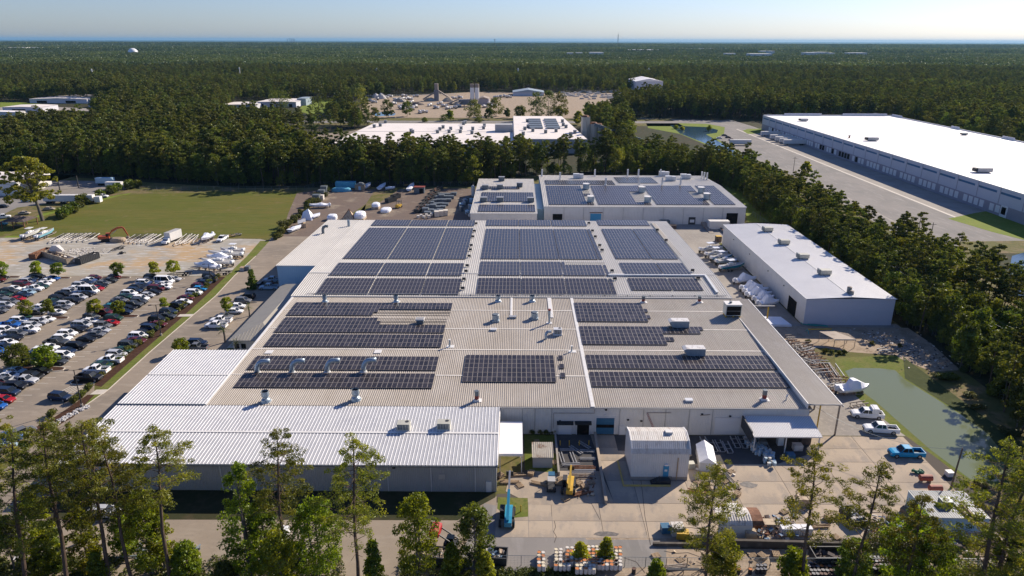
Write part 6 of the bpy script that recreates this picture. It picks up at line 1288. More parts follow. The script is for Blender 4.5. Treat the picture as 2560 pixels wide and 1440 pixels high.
def blob(name, label, cat, px, py, size, m, seed=0, spikes=0, base=None):
    x, y = P(px, py); t = thing(name, label, cat, (x,y,0)); a, b, c = size; rg = random.Random(seed); rings = []
    for u, z in ((1,.0),(1.0,.45),(.93,.8),(.7,1.0),(.2,1.04)): rings.append([(a/2*u*math.copysign(abs(math.cos(q))**.7,math.cos(q))*rg.uniform(.94,1.05), b/2*u*math.copysign(abs(math.sin(q))**.7,math.sin(q))*rg.uniform(.94,1.05), (base or 0)+(c-(base or 0))*z*rg.uniform(.97,1.03)) for q in [2*PI*i/16 for i in range(16)]])
    MB().loft(rings).build('cover', m, t)
    if base: MB().box(-a*.45,-b*.45,0,a*.45,b*.45,base).build('base', 'debris_tan', t)
    return t
blob('covered_mould','white domed cover on a tan base beside the wooden pyramid','boat mould',901,548,(4.6,7,3.2),'shrink_wrap',1,base=1.0)
blob('covered_mould','white cover with a raised end on a tan cradle in the rear yard','boat mould',940,521,(3.6,5,2.6),'shrink_wrap',2,base=1.1)
blob('covered_mould','low rounded white cover nearest the yellow forklift','boat mould',965,529,(4.6,7,1.6),'shrink_wrap',3,base=.3)
blob('covered_mould','white cover at the end of the west wing roof','boat mould',831,549,(4.2,5,2.2),'shrink_wrap',4,base=.2)
blob('tarp_pile','blue tarpaulin pile in tree shade, rear yard','tarp',854,478,(10,4.5,1.8),'tarp_blue',5)
x, y = P(865,470); t = thing('tarp_container','large container under a blue tarpaulin in tree shade','container',(x,y,0)); MB().box(-5,-1.6,0,5,1.6,3.4).build('tarp','tarp_blue',t); MB().box(-5.05,-1.65,0,5.05,-1.6,.4).build('base','dark_steel',t)
x, y = P(768,549); t = thing('wrapped_mould','pointed white wrapped mould like a tent beside the hedge','boat mould',(x,y,0)); mb = MB(); mb.add([(-2.4,-1,0),(2.4,-1.6,0),(2.6,3,0),(-2,3,0),(-1.6,.5,3.2),(.6,.6,4.6),(1.6,2,2.6)],[(0,1,5,4),(1,2,6,5),(2,3,4,6),(3,0,4),(4,5,6)]); mb.build('cover','shrink_wrap',t)
x, y = P(756,566); t = thing('steel_mould','rusty brown and pink steel mould at the hedge end','boat mould',(x,y,0),.3); MB().box(-1.6,-3,0,1.4,3,1.9).build('frame','debris_tan',t); MB().add([(-1.7,-3,1.9),(1.5,-3,2.6),(1.5,3,2.8),(-1.7,3,1.9)],[(0,1,2,3),(3,2,1,0)]).build('skin','unit_rusty',t)
x, y = P(872,549); t = thing('timber_pyramid','brown timber pyramid standing in front of the white domed cover','mould frame',(x,y,0)); MB().add([(-3,-2,0),(3,-2,0),(3,3,0),(-3,3,0),(.3,.5,4.4)],[(0,1,4),(1,2,4),(2,3,4),(3,0,4)]).build('boarding','debris_tan',t); mb = MB(); [mb.bar((a,b,0),(.3,.5,4.5),.18) for a in (-3,3) for b in (-2,3)]; mb.build('corner_post','rust',t)
x, y = P(901,474); t = thing('garden_shed','small wooden garden shed in tree shade, rear yard','shed',(x,y,0)); MB().box(-2.4,-1.6,0,2.4,1.6,2.5).build('wall','wood',t); MB().add([(-2.6,-1.8,2.5),(-2.6,1.8,2.5),(0,-1.8,3.9),(0,1.8,3.9),(2.6,-1.8,2.5),(2.6,1.8,2.5)],[(0,2,3,1),(2,4,5,3),(0,4,2),(1,3,5)]).build('roof','galv_dark',t); MB().box(-.6,-1.66,.1,.6,-1.61,2.0).build('door','wall_blue',t)
x, y = P(1049,482); t = thing('garden_shed','open red and grey hut behind the dumpsters, rear yard','shed',(x,y,0)); MB().box(-2.6,-1.6,0,2.6,1.6,3.0).build('wall','galv_dark',t); MB().box(-2.8,-1.9,3.0,2.8,1.8,3.2).build('roof','rust_red',t); MB().box(.1,-1.66,.1,2.0,-1.61,2.4).build('opening','dark_void',t)
def forklift(label, px, py, col, rz):
    x, y = P(px, py); t = thing('forklift', label, 'forklift', (x,y,0), rz); MB().box(-1.3,-.6,.3,.7,.6,1.1).build('body',col,t); mb = MB(); [mb.bar((a,b,1.1),(a*.8,b,2.1),.07) for a in (-.8,.5) for b in (-.5,.5)]; mb.build('cage','dark_steel',t); MB().box(-.8,-.6,2.1,.5,.6,2.18).build('roof','dark_steel',t)
    MB().box(.85,-.5,.1,.95,-.35,2.6).box(.85,.35,.1,.95,.5,2.6).build('mast','frame_steel',t); MB().box(.95,-.4,.1,2.0,-.28,.17).box(.95,.28,.1,2.0,.4,.17).build('fork','frame_steel',t)
    for a in (-.9,.5):
        for b in (-.55,.55): MB().tube([(a,b-.12,.35),(a,b+.12,.35)],.35,10).build('wheel','tyre',t)
    return t
o = forklift('yellow wheel loader standing between the dumpsters in the rear yard',998,519,'yellow_paint',1.2); o.scale = (1.5,1.5,1.4)
# trailers ------------------------------------------------------------
def trailer(label, pf, pr, group='empty boat trailers on the gravel yard', m='trailer_white', W=2.1, bunks='plastic_dark'):
    a = P(*pf); b = P(*pr); L = math.hypot(b[0]-a[0], b[1]-a[1]); t = thing('boat_trailer', label, 'trailer', (*a,0), heading(a,b), group); h = W/2
    MB().bar((2.4,-h,.6),(L,-h,.6),.14,.2).bar((2.4,h,.6),(L,h,.6),.14,.2).bar((0,0,.55),(2.4,-h,.6),.14,.18).bar((0,0,.55),(2.4,h,.6),.14,.18).build('frame',m,t)
    mb = MB(); [mb.bar((q,-h,.5),(q,h,.5),.1) for q in (2.6,L*.5,L*.75,L-.2)]; mb.build('crossbar','frame_steel',t)
    mb = MB(); [mb.bar((L*.38,s*h*.45,.85),(L-.1,s*h*.45,.85),.12,.1) for s in (-1,1)]; [mb.bar((q,s*h*.45,.55),(q,s*h*.45,.85),.06) for q in (L*.4,L*.7,L*.95) for s in (-1,1)]; mb.build('bunk',bunks,t)
    for q in (L*.66,L*.78):
        for s in (-1,1): MB().tube([(q,s*(h+.22)-.1,.33),(q,s*(h+.22)+.1,.33)],.33,10).build('wheel','tyre',t)
    MB().bar((1.4,0,.55),(1.5,0,1.3),.09).build('winch_post','frame_steel',t); return t
TR = [((125,610),(168,587)),((137,609),(178,587)),((147,608),(189,587)),((160,607),(200,587)),((172,608),(211,587)),((185,606),(222,586)),((198,606),(232,586)),((213,606),(243,587)),
      ((316,609),(346,590)),((327,610),(360,590)),((338,611),(378,588)),((348,611),(386,589)),((358,611),(396,589)),((371,613),(411,590)),((440,616),(474,588)),((450,613),(482,590)),((461,613),(490,590)),((486,613),(503,594))]
nm = ['first','second','third','fourth','fifth','sixth','seventh','eighth']
for k, (a, b) in enumerate(TR):
    l = (nm[k]+' empty trailer from the left, between the blue boat and the excavator') if k < 8 else (nm[k-8]+' empty trailer to the right of the excavator') if k < 14 else (nm[k-14]+' empty trailer to the right of the box truck')
    trailer(l, a, b)
trailer('black low trailer behind the car park trees',(418,690),(481,686),m='plastic_dark'); trailer('dark trailer lying at the end of the car park hedge',(530,684),(580,684),m='frame_steel')
trailer('small utility trailer alone in the middle of the gravel yard',(276,631),(309,619),m='plastic_dark',W=1.6)
x, y = P(304,634); t = thing('scrap_frame','small dark scrap pile next to the utility trailer','scrap',(x,y,0)); rg = random.Random(2); mb = MB(); [mb.obox((rg.uniform(-1.2,1.2),rg.uniform(-.7,.7),rg.uniform(.1,.6)),(rg.uniform(.4,1.4),.2,.2),rg.uniform(0,3),rg.uniform(-.4,.4)) for _ in range(16)]; mb.build('scrap','plastic_dark',t)
t = trailer('yellow flatbed trailer behind the white pickup',(566,596),(583,590),m='yellow_paint'); t = trailer('grey flat trailer beyond the yellow trailer',(580,593),(600,587),m='wall_grey')
# excavator
a = P(262,604); b = P(283,602); t = thing('excavator','orange tracked excavator digging at the row of empty trailers','excavator',(*P(268,603),0),heading(a,b)-.1)
for s in (-1,1): MB().loft([[(x,s*1.2-.3,z0),(x,s*1.2+.3,z0),(x,s*1.2+.3,z1),(x,s*1.2-.3,z1)] for x, z0, z1 in ((-1.9,.35,.6),(-1.6,.02,.95),(1.6,.02,.95),(1.9,.35,.6))]).build('track','tyre',t)
MB().box(-2.4,-1.3,1.0,1.2,1.3,1.25).build('turntable','plastic_dark',t); MB().box(-2.7,-1.35,1.25,-.2,1.35,2.2).build('engine_cover','orange_paint',t); MB().box(-.15,.2,1.25,1.2,1.3,2.9).build('cab','car_glass',t); MB().box(-.2,.15,2.9,1.25,1.35,3.0).build('cab_roof','orange_paint',t); MB().box(-.15,-1.3,1.25,1.2,.1,1.8).build('deck','orange_paint',t)
MB().loft([[(x,-.6,z-h),(x,-.2,z-h),(x,-.2,z+h),(x,-.6,z+h)] for x, z, h in ((.6,1.7,.3),(2.2,3.9,.42),(4.4,5.0,.38),(6.1,5.0,.22))]).build('boom','orange_paint',t); MB().loft([[(x-h,-.55,z),(x-h,-.25,z),(x+h,-.25,z),(x+h,-.55,z)] for x, z, h in ((5.6,5.4,.2),(6.2,4.9,.35),(6.9,3.2,.25),(7.5,1.5,.18))]).build('stick','orange_paint',t)
MB().loft([[(x,-1.0,z0),(x,.2,z0),(x,.2,z1),(x,-1.0,z1)] for x, z0, z1 in ((6.4,.5,1.0),(6.9,.1,1.5),(7.7,.4,1.5))]).build('bucket','frame_steel',t); MB().tube([(2.0,-.4,2.6),(4.0,-.4,4.4)],.12,8).build('hydraulic_ram','steel',t)
blob('dirt_mound','brown mound of earth beside the excavator bucket','mound',296,604,(5.5,4,1.5),'pale_dirt',8)
# scrap group on gravel
dumpster('rusty roll-off dumpster at the left of the scrap group',(82,650),(126,632),'rust',2.4,1.9,['debris_dark','rust'],1)
dumpster('long rusty brown dumpster filled with boat parts in the scrap group',(115,640),(178,660),'debris_tan',2.5,2.0,['debris_white','debris_dark','debris_tan'],2)
dumpster('dark lettered dumpster at the right of the scrap group',(196,662),(244,645),'dark_steel',2.4,2.1,['debris_dark','debris_white'],3)
x, y = P(146,640); t = thing('boat_cabin','grey-white upturned boat cabin on top of the scrap dumpster','boat part',(x,y,1.9),-.2); MB().loft([[(q,-a,0),(q,-a*.7,h),(q,a*.7,h),(q,a,0)] for q, a, h in ((-2.6,.9,.5),(-1.2,1.1,2.0),(.6,1.1,2.1),(2.6,.7,.4))]).build('shell','tank_steel',t)
x, y = P(186,655); t = thing('boat_mould','pale grey upturned hull mould beside the dark lettered dumpster','boat part',(x,y,0),-.5); MB().loft([[(q,-a,.6),(q,-a*.6,h),(q,a*.6,h),(q,a,.6)] for q, a, h in ((-4.6,1.0,1.0),(-3,1.2,1.7),(3,1.2,1.8),(4.6,.9,1.2))]).build('shell','tank_steel',t); mb = MB(); [mb.box(q,-1,0,q+.2,1,.6) for q in (-3,0,3)]; mb.build('stand','rust',t)
rg = random.Random(21); db = MB()
for _ in range(260):
    px = rg.gauss(205,24); py = rg.gauss(632,5); x, y = P(px, py); s = rg.uniform(.1,.5); db.obox((x,y,.08+s*.1),(s*2,s,.08),rg.uniform(0,3),rg.uniform(-.3,.3))
stuff(db.build('scattered_debris','debris_white',loc=(0,0,.03)))
x, y = P(612,676); t = thing('crate_stack','two pale boxes with lids on the road verge','crate',(x,y,0)); MB().box(-1.3,-.8,0,0,.8,1.1).build('box','debris_white',t); MB().box(.2,-.4,0,1.6,1.2,1.4).build('box','galv_dark',t); MB().box(-1.4,-.9,1.1,.1,.9,1.2).build('lid','wood',t)
# east yard odds
x, y = P(1938,808); t = thing('deck_mould','low white slab mould beside the long canopy','boat mould',(x,y,0)); MB().loft([[(-3.6*f,-2.6*f,z),(3.4*f,-2.8*f,z),(2.6*f,3.0*f,z),(-2.2*f,3.2*f,z)] for f, z in ((1,0.1),(1,.6),(.92,.8))]).build('slab','shrink_wrap',t); MB().box(-3,-2.4,0,3,-2.2,.1).build('skid','wood',t)
x, y = P(1933,806); t = thing('jib_crane','yellow post jib crane with pale beam between the canopy and white building','crane',(x-1.4,y+1,0)); MB().cyl(0,0,0,4.3,.2,10).build('post','yellow_paint',t); MB().bar((-6,0,4.3),(1.6,0,4.3),.3,.35).build('beam','wall_grey',t); MB().cyl(0,0,0,.1,.5,10).build('base_plate','frame_steel',t)
for k, (px, py, sz, m, l) in enumerate(((1705,556,(1.6,3.0,1.3),'tarp_blue','blue shaded crate under the farthest hall wall'),(1795,572,(8,3,3.4),'wall_white','long white container stack near the dock ramp'),(1808,553,(9,3,2.6),'wall_white','second white container behind the dock ramp'),(1795,604,(2.0,2.0,2.2),'debris_dark','dark crate with yellow lid beside the storage building corner'),(1660,562,(4,3,2),'galv_dark','grey covered crate at the foot of the farthest hall'),(1680,571,(3,2,1.5),'debris_dark','dark machine part at the foot of the farthest hall'))):
    crate('storage_crate' if k not in (1,2) else 'storage_container', l, px, py, sz, m, cat='crate' if k not in (1,2) else 'container', lid='yellow_paint' if k == 3 else None)
x, y = P(1695,568); t = thing('dock_ramp','yellow and black sloping loading ramp in front of the dock door','ramp',(77.0,270,0)) ; mb = MB(); mb.add([(0,14,1.2),(1.8,14,1.2),(1.8,0,.1),(0,0,.1),(0,14,0),(1.8,14,0),(1.8,0,0),(0,0,0)],[(0,1,2,3),(0,3,7,4),(1,5,6,2),(0,4,5,1)]); mb.build('ramp','frame_steel',t)
for k, dx in enumerate((0,6.0)):
    t = thing('retaining_wall',('left','right')[k]+' thin concrete wall of the sunken truck dock at the farthest hall','wall',(82.6+dx,262,0)); MB().box(0,0,0,.35,21.8,.9).build('wall','concrete_grey',t); MB().box(-.05,0,.9,.40,21.8,.98).build('cap','rust',t)
# steel boat cradles
def cradle(label, p1, p2, W=1.5, H=.9, m='frame_steel', group='steel boat stands beside the long canopy'):
    a = P(*p1); b = P(*p2); L = math.hypot(b[0]-a[0], b[1]-a[1]); t = thing('boat_stand', label, 'boat stand', (*a,0), heading(a,b), group)
    MB().bar((0,-W/2,H),(L,-W/2,H),.14,.2).bar((0,W/2,H),(L,W/2,H),.14,.2).build('beam', m, t)
    mb = MB(); [mb.bar((q,-W/2,.12),(q,W/2,.12),.1).bar((q,-W/2,0),(q,-W/2,H),.1).bar((q,W/2,0),(q,W/2,H),.1) for q in (L*.1,L*.5,L*.9)]; mb.build('leg', m, t); return t
rg = random.Random(4); cl = [((1965,846),(1982,845)),((1967,852),(1990,852)),((1973,861),(1995,858)),((1978,870),(2028,866)),((1985,868),(2005,880)),((2001,873),(2028,864)),((1990,880),(2008,892)),((2008,885),(2032,878)),((2003,893),(2040,888)),((2012,898),(2050,896)),((2005,905),(2035,915)),((2022,905),(2060,903)),((2015,916),(2040,924)),((2030,912),(2072,914)),((2028,922),(2074,920)),((2034,930),(2070,925)),((2035,938),(2075,935)),
   ((2052,912),(2075,945)),((2063,915),(2090,950)),((2078,918),(2100,950)),((2075,950),(2120,955)),((2075,958),(2108,960)),((2070,972),(2100,968)),((2072,978),(2090,976)),((2125,1020),(2165,1014))]
for k, (a, b) in enumerate(cl): cradle('rusty steel boat stand lying among many beside the long canopy' if k < 24 else 'single steel stand in front of the white truck with the cargo box', a, b, rg.uniform(1.0,1.6), rg.uniform(.6,1.1), ['frame_steel','steel','rust'][k%3])
for k, (a, b) in enumerate((((2030,815),(2070,819)),((2003,812),(2043,818)))): x0, y0 = P(*a); x1, y1 = P(*b); t = thing('pipe_rack',('right','left')[k]+' green steel beam pair lying behind the storage building','beam',(x0,y0,0)); MB().bar((0,0,.3),(x1-x0,y1-y0,.3),.2).bar((0,.7,.3),(x1-x0,y1-y0+.7,.3),.2).build('beam','teal_paint',t); MB().box(0,-.2,0,.15,1,.2).box(x1-x0-.2,y1-y0-.2,0,x1-x0,y1-y0+1,.2).build('block','wood',t)
x0, y0 = P(2018,832); x1, y1 = P(2078,831); t = thing('yellow_gantry','low yellow steel gantry lying behind the pond','gantry',(x0,y0,0)); MB().bar((0,0,1.0),(x1-x0,y1-y0,1.0),.25).build('beam','yellow_paint',t); MB().bar((0,-1,0),(0,0,1),.15).bar((0,1,0),(0,0,1),.15).bar((x1-x0,-1,0),(x1-x0,0,1),.15).build('leg','teal_paint',t)
for k, (a, b) in enumerate((((2195,878),(2225,874)),((2200,884),(2232,880)),((2240,880),(2275,872)),((2245,884),(2290,876)),((2262,862),(2290,874)))): cradle('pale steel stand lying on the grass bank above the pond', a, b, .9, .4, 'steel', 'steel stands on the pond bank')
rg = random.Random(31); db = MB(); db2 = MB()
for _ in range(300):
    u = rg.random(); px = 2170+u*190+rg.gauss(0,22); py = 836+u*75+rg.gauss(0,13); x, y = P(px, py); s = rg.uniform(.08,.30)
    (db if rg.random() < .6 else db2).obox((x,y,.06+s*.15),(s*2,s,s*.4),rg.uniform(0,3),rg.uniform(-.4,.4),rg.uniform(-.4,.4))
stuff(db.build('scattered_debris','debris_white',loc=(0,0,.05))); stuff(db2.build('scattered_debris','debris_dark',loc=(0,0,.05)))
# ---------------------------------------------------------------- south yard things
def wall_line(name, label, a, b, h, w, m, cap=None):
    t = thing(name, label, 'wall', (*a,.05), heading(a,b)); L = math.hypot(b[0]-a[0], b[1]-a[1]); MB().box(0,-w/2,0,L,w/2,h).build('wall', m, t)
    if cap: MB().box(-.03,-w/2-.04,h,L+.03,w/2+.04,h+.06).build('cap', cap, t)
    return t
wall_line('dock_wall','right concrete wall of the sunken loading dock with a yellow edge',P(1487,1090),P(1515,1262),.75,.4,'concrete_grey','concrete')
wall_line('dock_wall','left concrete wall of the sunken loading dock',P(1388,1092),P(1397,1190),.75,.35,'concrete_grey')
wall_line('yard_wall','low dark retaining wall along the front edge of the concrete yard, middle part',P(1632,1364),P(1830,1366),.5,.4,'wall_shaded')
wall_line('yard_wall','dark concrete retaining wall below the curved roof shelter',P(1830,1366),P(2400,1380),1.2,.5,'wall_shaded')
for k, (px, py) in enumerate(((1400,1108),(1423,1108),(1448,1108),(1472,1108),(1566,1094),(1569,1104))):
    x, y = P(px, py+6); t = thing('bollard', 'yellow bollard '+('in front of the dock doors' if k < 4 else 'right of the blue roller door'), 'bollard', (x,y,.06), 0, 'bollards at the docks' if k < 4 else 'bollards by the blue door'); MB().cyl(0,0,0,1.0,.1,10).build('post','yellow_paint',t); MB().cyl(0,0,1.0,1.05,.08,10).build('cap','yellow_paint',t)
# steel clutter in the dock
st = [((1400,1128),(1435,1127)),((1425,1118),(1455,1138)),((1448,1108),(1475,1124)),((1450,1130),(1487,1132)),((1450,1150),(1490,1150)),((1405,1165),(1450,1163)),((1400,1134),(1408,1160)),((1428,1134),(1438,1160))]
for k, (a, b) in enumerate(st): cradle('pale steel beam frame lying in the sunken dock bay', a, b, .5, .3, 'steel', 'steel frames in the dock bay')
for k, (py, l) in enumerate(((1176,'rust brown long steel stack, farthest in the dock bay mouth'),(1186,'grey grating stack in the dock bay mouth'),(1196,'rust brown long steel stack, nearest in the dock bay mouth'))):
    x0, y0 = P(1432,py); x1, y1 = P(1486,py); t = thing('steel_stack', l, 'steel stack', (x0,y0,.06)); mb = MB(); [mb.bar((rg.uniform(-.3,.2),i*.22,.3+.12*(i%2)),(x1-x0+rg.uniform(-.3,.3),i*.22,.3+.12*(i%2)),.12) for i in range(5)]; mb.build('bar',['rust','steel','frame_steel'][k],t); MB().box(.6,-.2,0,.8,1.1,.24).box(x1-x0-.8,-.2,0,x1-x0-.6,1.1,.24).build('bearer','wood',t)
rg = random.Random(13)
for k in range(9):
    px = 1755+k*19; a = (px, 1098+rg.uniform(-6,14)); cradle('grey boat stand on the dark paving below the hall wall', a, (a[0]+14, a[1]+28), 1.0, .5, 'steel', 'boat stands on the dark paving')
x0 = wx(1648,1085)[0]; x1 = wx(1708,1085)[0]; t = thing('steel_bench','long low steel table against the hall wall','table',(x0,SW-1.2,.06)); MB().box(0,0,.85,x1-x0,.6,.92).build('top','frame_steel',t); mb = MB(); [mb.box(q,0,0,q+.08,.6,.85) for q in (0,(x1-x0)/2,x1-x0-.08)]; mb.build('leg','frame_steel',t)
# leaning red lattice boom
a = (wx(1640,1094)[0], SW-1.0); b = wx(1617,1030); t = thing('lattice_mast','red and white lattice boom leaning on the hall wall behind the gambrel shed','mast',(a[0],a[1]-.6,.05)); mb = MB(); B = Vector((b[0]-a[0], .9, b[1]))
for q in ((-.15,0),(.15,0),(0,.25)): mb.bar((q[0],q[1],0),(B.x+q[0],B.y+q[1],B.z),.06)
mb.build('chord','rust_red',t); mb = MB(); [mb.bar((B.x*i/10-.15*(-1)**i,B.y*i/10,B.z*i/10),(B.x*(i+1)/10+.15*(-1)**i,B.y*(i+1)/10,B.z*(i+1)/10),.045) for i in range(10)]; mb.build('lacing','unit_rusty',t)
# telehandlers
def telehandler(label, px, py, rz, col, boomlen, up, scale=1.0):
    x, y = P(px, py); t = thing('telehandler', label, 'telehandler', (x,y,.06), rz); t.scale = (scale,)*3
    MB().loft([[(q,-.8,.6),(q,.35,.6),(q,.35,h),(q,-.8,h)] for q, h in ((-2.6,1.4),(-1.2,1.6),(1.5,1.4),(2.5,1.0))]).build('chassis', col, t)
    MB().box(-.9,.40,.8,.6,1.1,2.3).build('cab','car_glass',t); MB().box(-.95,.38,2.3,.65,1.12,2.4).build('cab_roof', 'plastic_dark', t); MB().box(-1.0,-1.15,.7,1.2,-.82,1.35).build('engine_cover', 'plastic_dark', t)
    ex, ez = -2.4+boomlen*math.cos(up), 1.7+boomlen*math.sin(up)
    MB().bar((-2.4,-.15,1.7),(-2.4+boomlen*.6*math.cos(up),-.15,1.7+boomlen*.6*math.sin(up)),.42,.48).build('boom', col, t); MB().bar((-2.4+boomlen*.55*math.cos(up),-.15,1.7+boomlen*.55*math.sin(up)),(ex,-.15,ez),.3,.34).build('inner_boom', 'steel' if col != 'yellow_paint' else col, t)
    MB().box(ex-.1,-.75,ez-.9,ex+.08,.45,ez-.1).build('carriage','plastic_dark',t); MB().box(ex+.08,-.6,ez-.9,ex+1.2,-.48,ez-.83).box(ex+.08,.2,ez-.9,ex+1.2,.32,ez-.83).build('fork','frame_steel',t)
    for a in (-1.7,1.6):
        for b in (-1.05,1.05): o = MB().tube([(a,b-.2,.62),(a,b+.2,.62)],.62,14).build('wheel','tyre',t); MB().tube([(a,b-.22,.62),(a,b+.22,.62)],.3,10).build('rim',col,o)
    return t
telehandler('bright blue telehandler with long raised boom beside the white front wing',1268,1300,R(88),'cyan_paint',9.0,R(22),1.0)
telehandler('yellow telehandler parked nose away in front of the steel stacks',1422,1222,R(82),'yellow_paint',5.2,R(16),.95)
x, y = P(1378,1222); t = thing('utility_cart','black utility cart with blue box beside the yellow telehandler','cart',(x,y,.06),R(88)); MB().box(-1.3,-.65,.35,1.5,.65,.8).build('body','plastic_dark',t); mb = MB(); [mb.bar((a,b,.8),(a*.9,b,1.8),.07) for a in (-.5,.8) for b in (-.6,.6)]; mb.build('roll_cage','dark_steel',t); MB().box(-.6,-.65,1.8,.85,.65,1.87).build('roof','wall_grey',t)
for a in (-.9,1.1):
    for b in (-.65,.65): MB().tube([(a,b-.12,.35),(a,b+.12,.35)],.35,10).build('wheel','tyre',t)
MB().box(1.6,-.6,.4,2.8,.5,1.5).build('blue_box','door_blue',t)
# red bucket loader and bottom dumpsters
x, y = P(1128,1372); t = thing('skid_loader','small loader with raised red bucket among the young trees','loader',(x,y,.05),R(170)); MB().box(-1.0,-.7,.4,1.0,.7,1.3).build('body','plastic_dark',t); MB().box(-.5,-.5,1.3,.6,.5,2.2).build('cab','car_glass',t)
MB().bar((-.9,-.8,1.3),(1.6,-.8,2.9),.14,.2).bar((-.9,.8,1.3),(1.6,.8,2.9),.14,.2).build('lift_arm','dark_steel',t); MB().loft([[(a,-1.1,z0),(a,1.1,z0),(a,1.1,z1),(a,-1.1,z1)] for a, z0, z1 in ((1.6,2.5,3.5),(2.2,2.3,3.7),(3.0,2.6,3.5))]).build('bucket','red_paint',t)
for a in (-.6,.6):
    for b in (-.8,.8): MB().tube([(a,b-.15,.38),(a,b+.15,.38)],.38,10).build('wheel','tyre',t)
dumpster('black dumpster heaped with tan and red rubbish at the bottom, left of the young tree',(1046,1398),(1122,1405),'dark_steel',2.4,1.5,['debris_tan','debris_white','debris_dark'],5)
dumpster('black dumpster with pale rubbish at the bottom, right of the young tree',(1188,1400),(1268,1405),'dark_steel',2.4,1.5,['debris_white','debris_tan','debris_blue'],6)
t = dumpster('black lettered dumpster in the shade under the yard wall, above the dark drums',(2028,1404),(2112,1404),'dark_steel',2.4,1.6,['debris_dark'],8)
MB().box(2.2,-1.30,.95,3.9,-1.275,1.15).box(2.4,-1.30,.75,3.7,-1.275,.85).build('lettering','debris_tan',t)
dumpster('grey open trough full of metal scrap on the yard, left of the tall thin pine',(2112,1282),(2150,1322),'dark_steel',2.2,1.3,['steel','debris_white','galv_dark'],7)
# bottom right shelter with rusted end, bins
x, y = P(1842,1346); t = thing('curved_shelter','pale curved roof shelter with a rusted end bay on the yard wall','shelter',(x-3.0,y,.06)); pr = [(0,0),(0,2.3),(.5,2.8),(1.6,3.1),(2.8,3.1),(3.8,2.8)]
for k, (a, b, m) in enumerate(((0,5.2,'debris_white'),(5.23,6.9,'rust'))): mb = MB(); mb.loft([[(a,y_,z_) for y_, z_ in pr[1:]]+[(a,3.8,2.7),(a,1.6,3.0),(a,0.05,2.2)],[(b,y_,z_) for y_, z_ in pr[1:]]+[(b,3.8,2.7),(b,1.6,3.0),(b,.05,2.2)]]); mb.build('roof', m, t)
MB().box(0,0,0,5.2,.08,2.25).build('wall','wall_white',t); mb = MB(); [mb.box(a,b,0,a+.12,b+.12,2.3) for a in (0,5.1,6.8) for b in (.1,3.6)]; mb.build('post','frame_steel',t)
mb = MB(); [mb.bar((a,0,2.34),(a,.5,2.86),.05).bar((a,.5,2.86),(a,1.6,3.16),.05).bar((a,1.6,3.16),(a,3.8,2.86),.05) for a in np.arange(.2,5.2,.4)]; mb.build('rib','trim_white',t)
for k, (px, py, s, m, l) in enumerate(((1826,1281,(1.9,1.4,1.2),'wall_white','white topped black rack alone on the open yard'),(1874,1348,(1.5,1.2,1.5),'debris_tan','tan bin in front of the rusted shelter end'),(1898,1320,(1.7,1.4,.9),'rust','rust brown open bin right of the shelter'),(1888,1292,(.9,.9,.6),'debris_white','small white carton behind the shelter'),(1920,1318,(1.6,1.4,1.0),'debris_tan','tan bin second right of the shelter'),(1662,1330,(1.3,1.2,1.2),'door_blue','blue skip half hidden behind the dense pine'),(1692,1335,(1.8,1.6,1.6),'debris_white','white tub beside the blue skip'),(1705,1345,(1.8,1.2,1.2),'yellow_paint','yellow bin behind the dense pine'),
    (2007,1260,(2,2,1.5),'debris_tan','tan crate in the yard near the tall thin pine'),(1760,1168,(1.2,1.2,1.0),'debris_white','white air unit beside the gambrel shed'),(1727,1170,(1.0,1.0,1.1),'unit_beige','beige air unit right of the gambrel shed'),(2372,1190,(1.1,1.0,.9),'wall_white','white cube box by the pole at the pond end'))): crate('storage_bin', l, px, py, s, m, rg.uniform(-.1,.1), cat='bin')
for k in range(3):
    x, y = P(1962+k*26, 1336); t = thing('liquid_tote',('left','middle','right')[k]+' white liquid tote behind the thin pine trunk at the bottom','tote',(x,y,.06)); MB().box(-.75,-.6,.2,.75,.6,1.4).build('tank','gelcoat_white',t); MB().box(-.8,-.65,0,.8,.65,.18).build('pallet','wood',t); mb = MB(); [mb.bar((a,-.64,.2),(a,-.64,1.4),.04) for a in (-.7,-.3,.1,.5)]; mb.build('cage','steel',t)
rg = random.Random(77)
def junk(px0, px1, py0, py1, n, mats, zmax=.8, smax=.9):
    for m in mats:
        mb = MB()
        for _ in range(n): px = rg.uniform(px0,px1); py = rg.uniform(py0,py1); x, y = P(px, py); s = rg.uniform(.15,smax); mb.obox((x,y,rg.uniform(.05,zmax)),(s,s*rg.uniform(.3,1),s*rg.uniform(.1,.6)),rg.uniform(0,3),rg.uniform(-.5,.5),rg.uniform(-.5,.5))
        stuff(mb.build('scrap_heap', m, loc=(0,0,.05)))
junk(1885,1990,1300,1352,26,['debris_dark','debris_tan','debris_white','debris_blue','rust'],.9,.8)
junk(2170,2300,1300,1370,40,['debris_tan','debris_white','debris_dark','rust','debris_blue'],1.0,.9)
junk(2330,2440,1330,1370,12,['debris_white','orange_paint'],.4,.8); junk(2300,2420,1375,1395,10,['debris_white'],.2,.8)
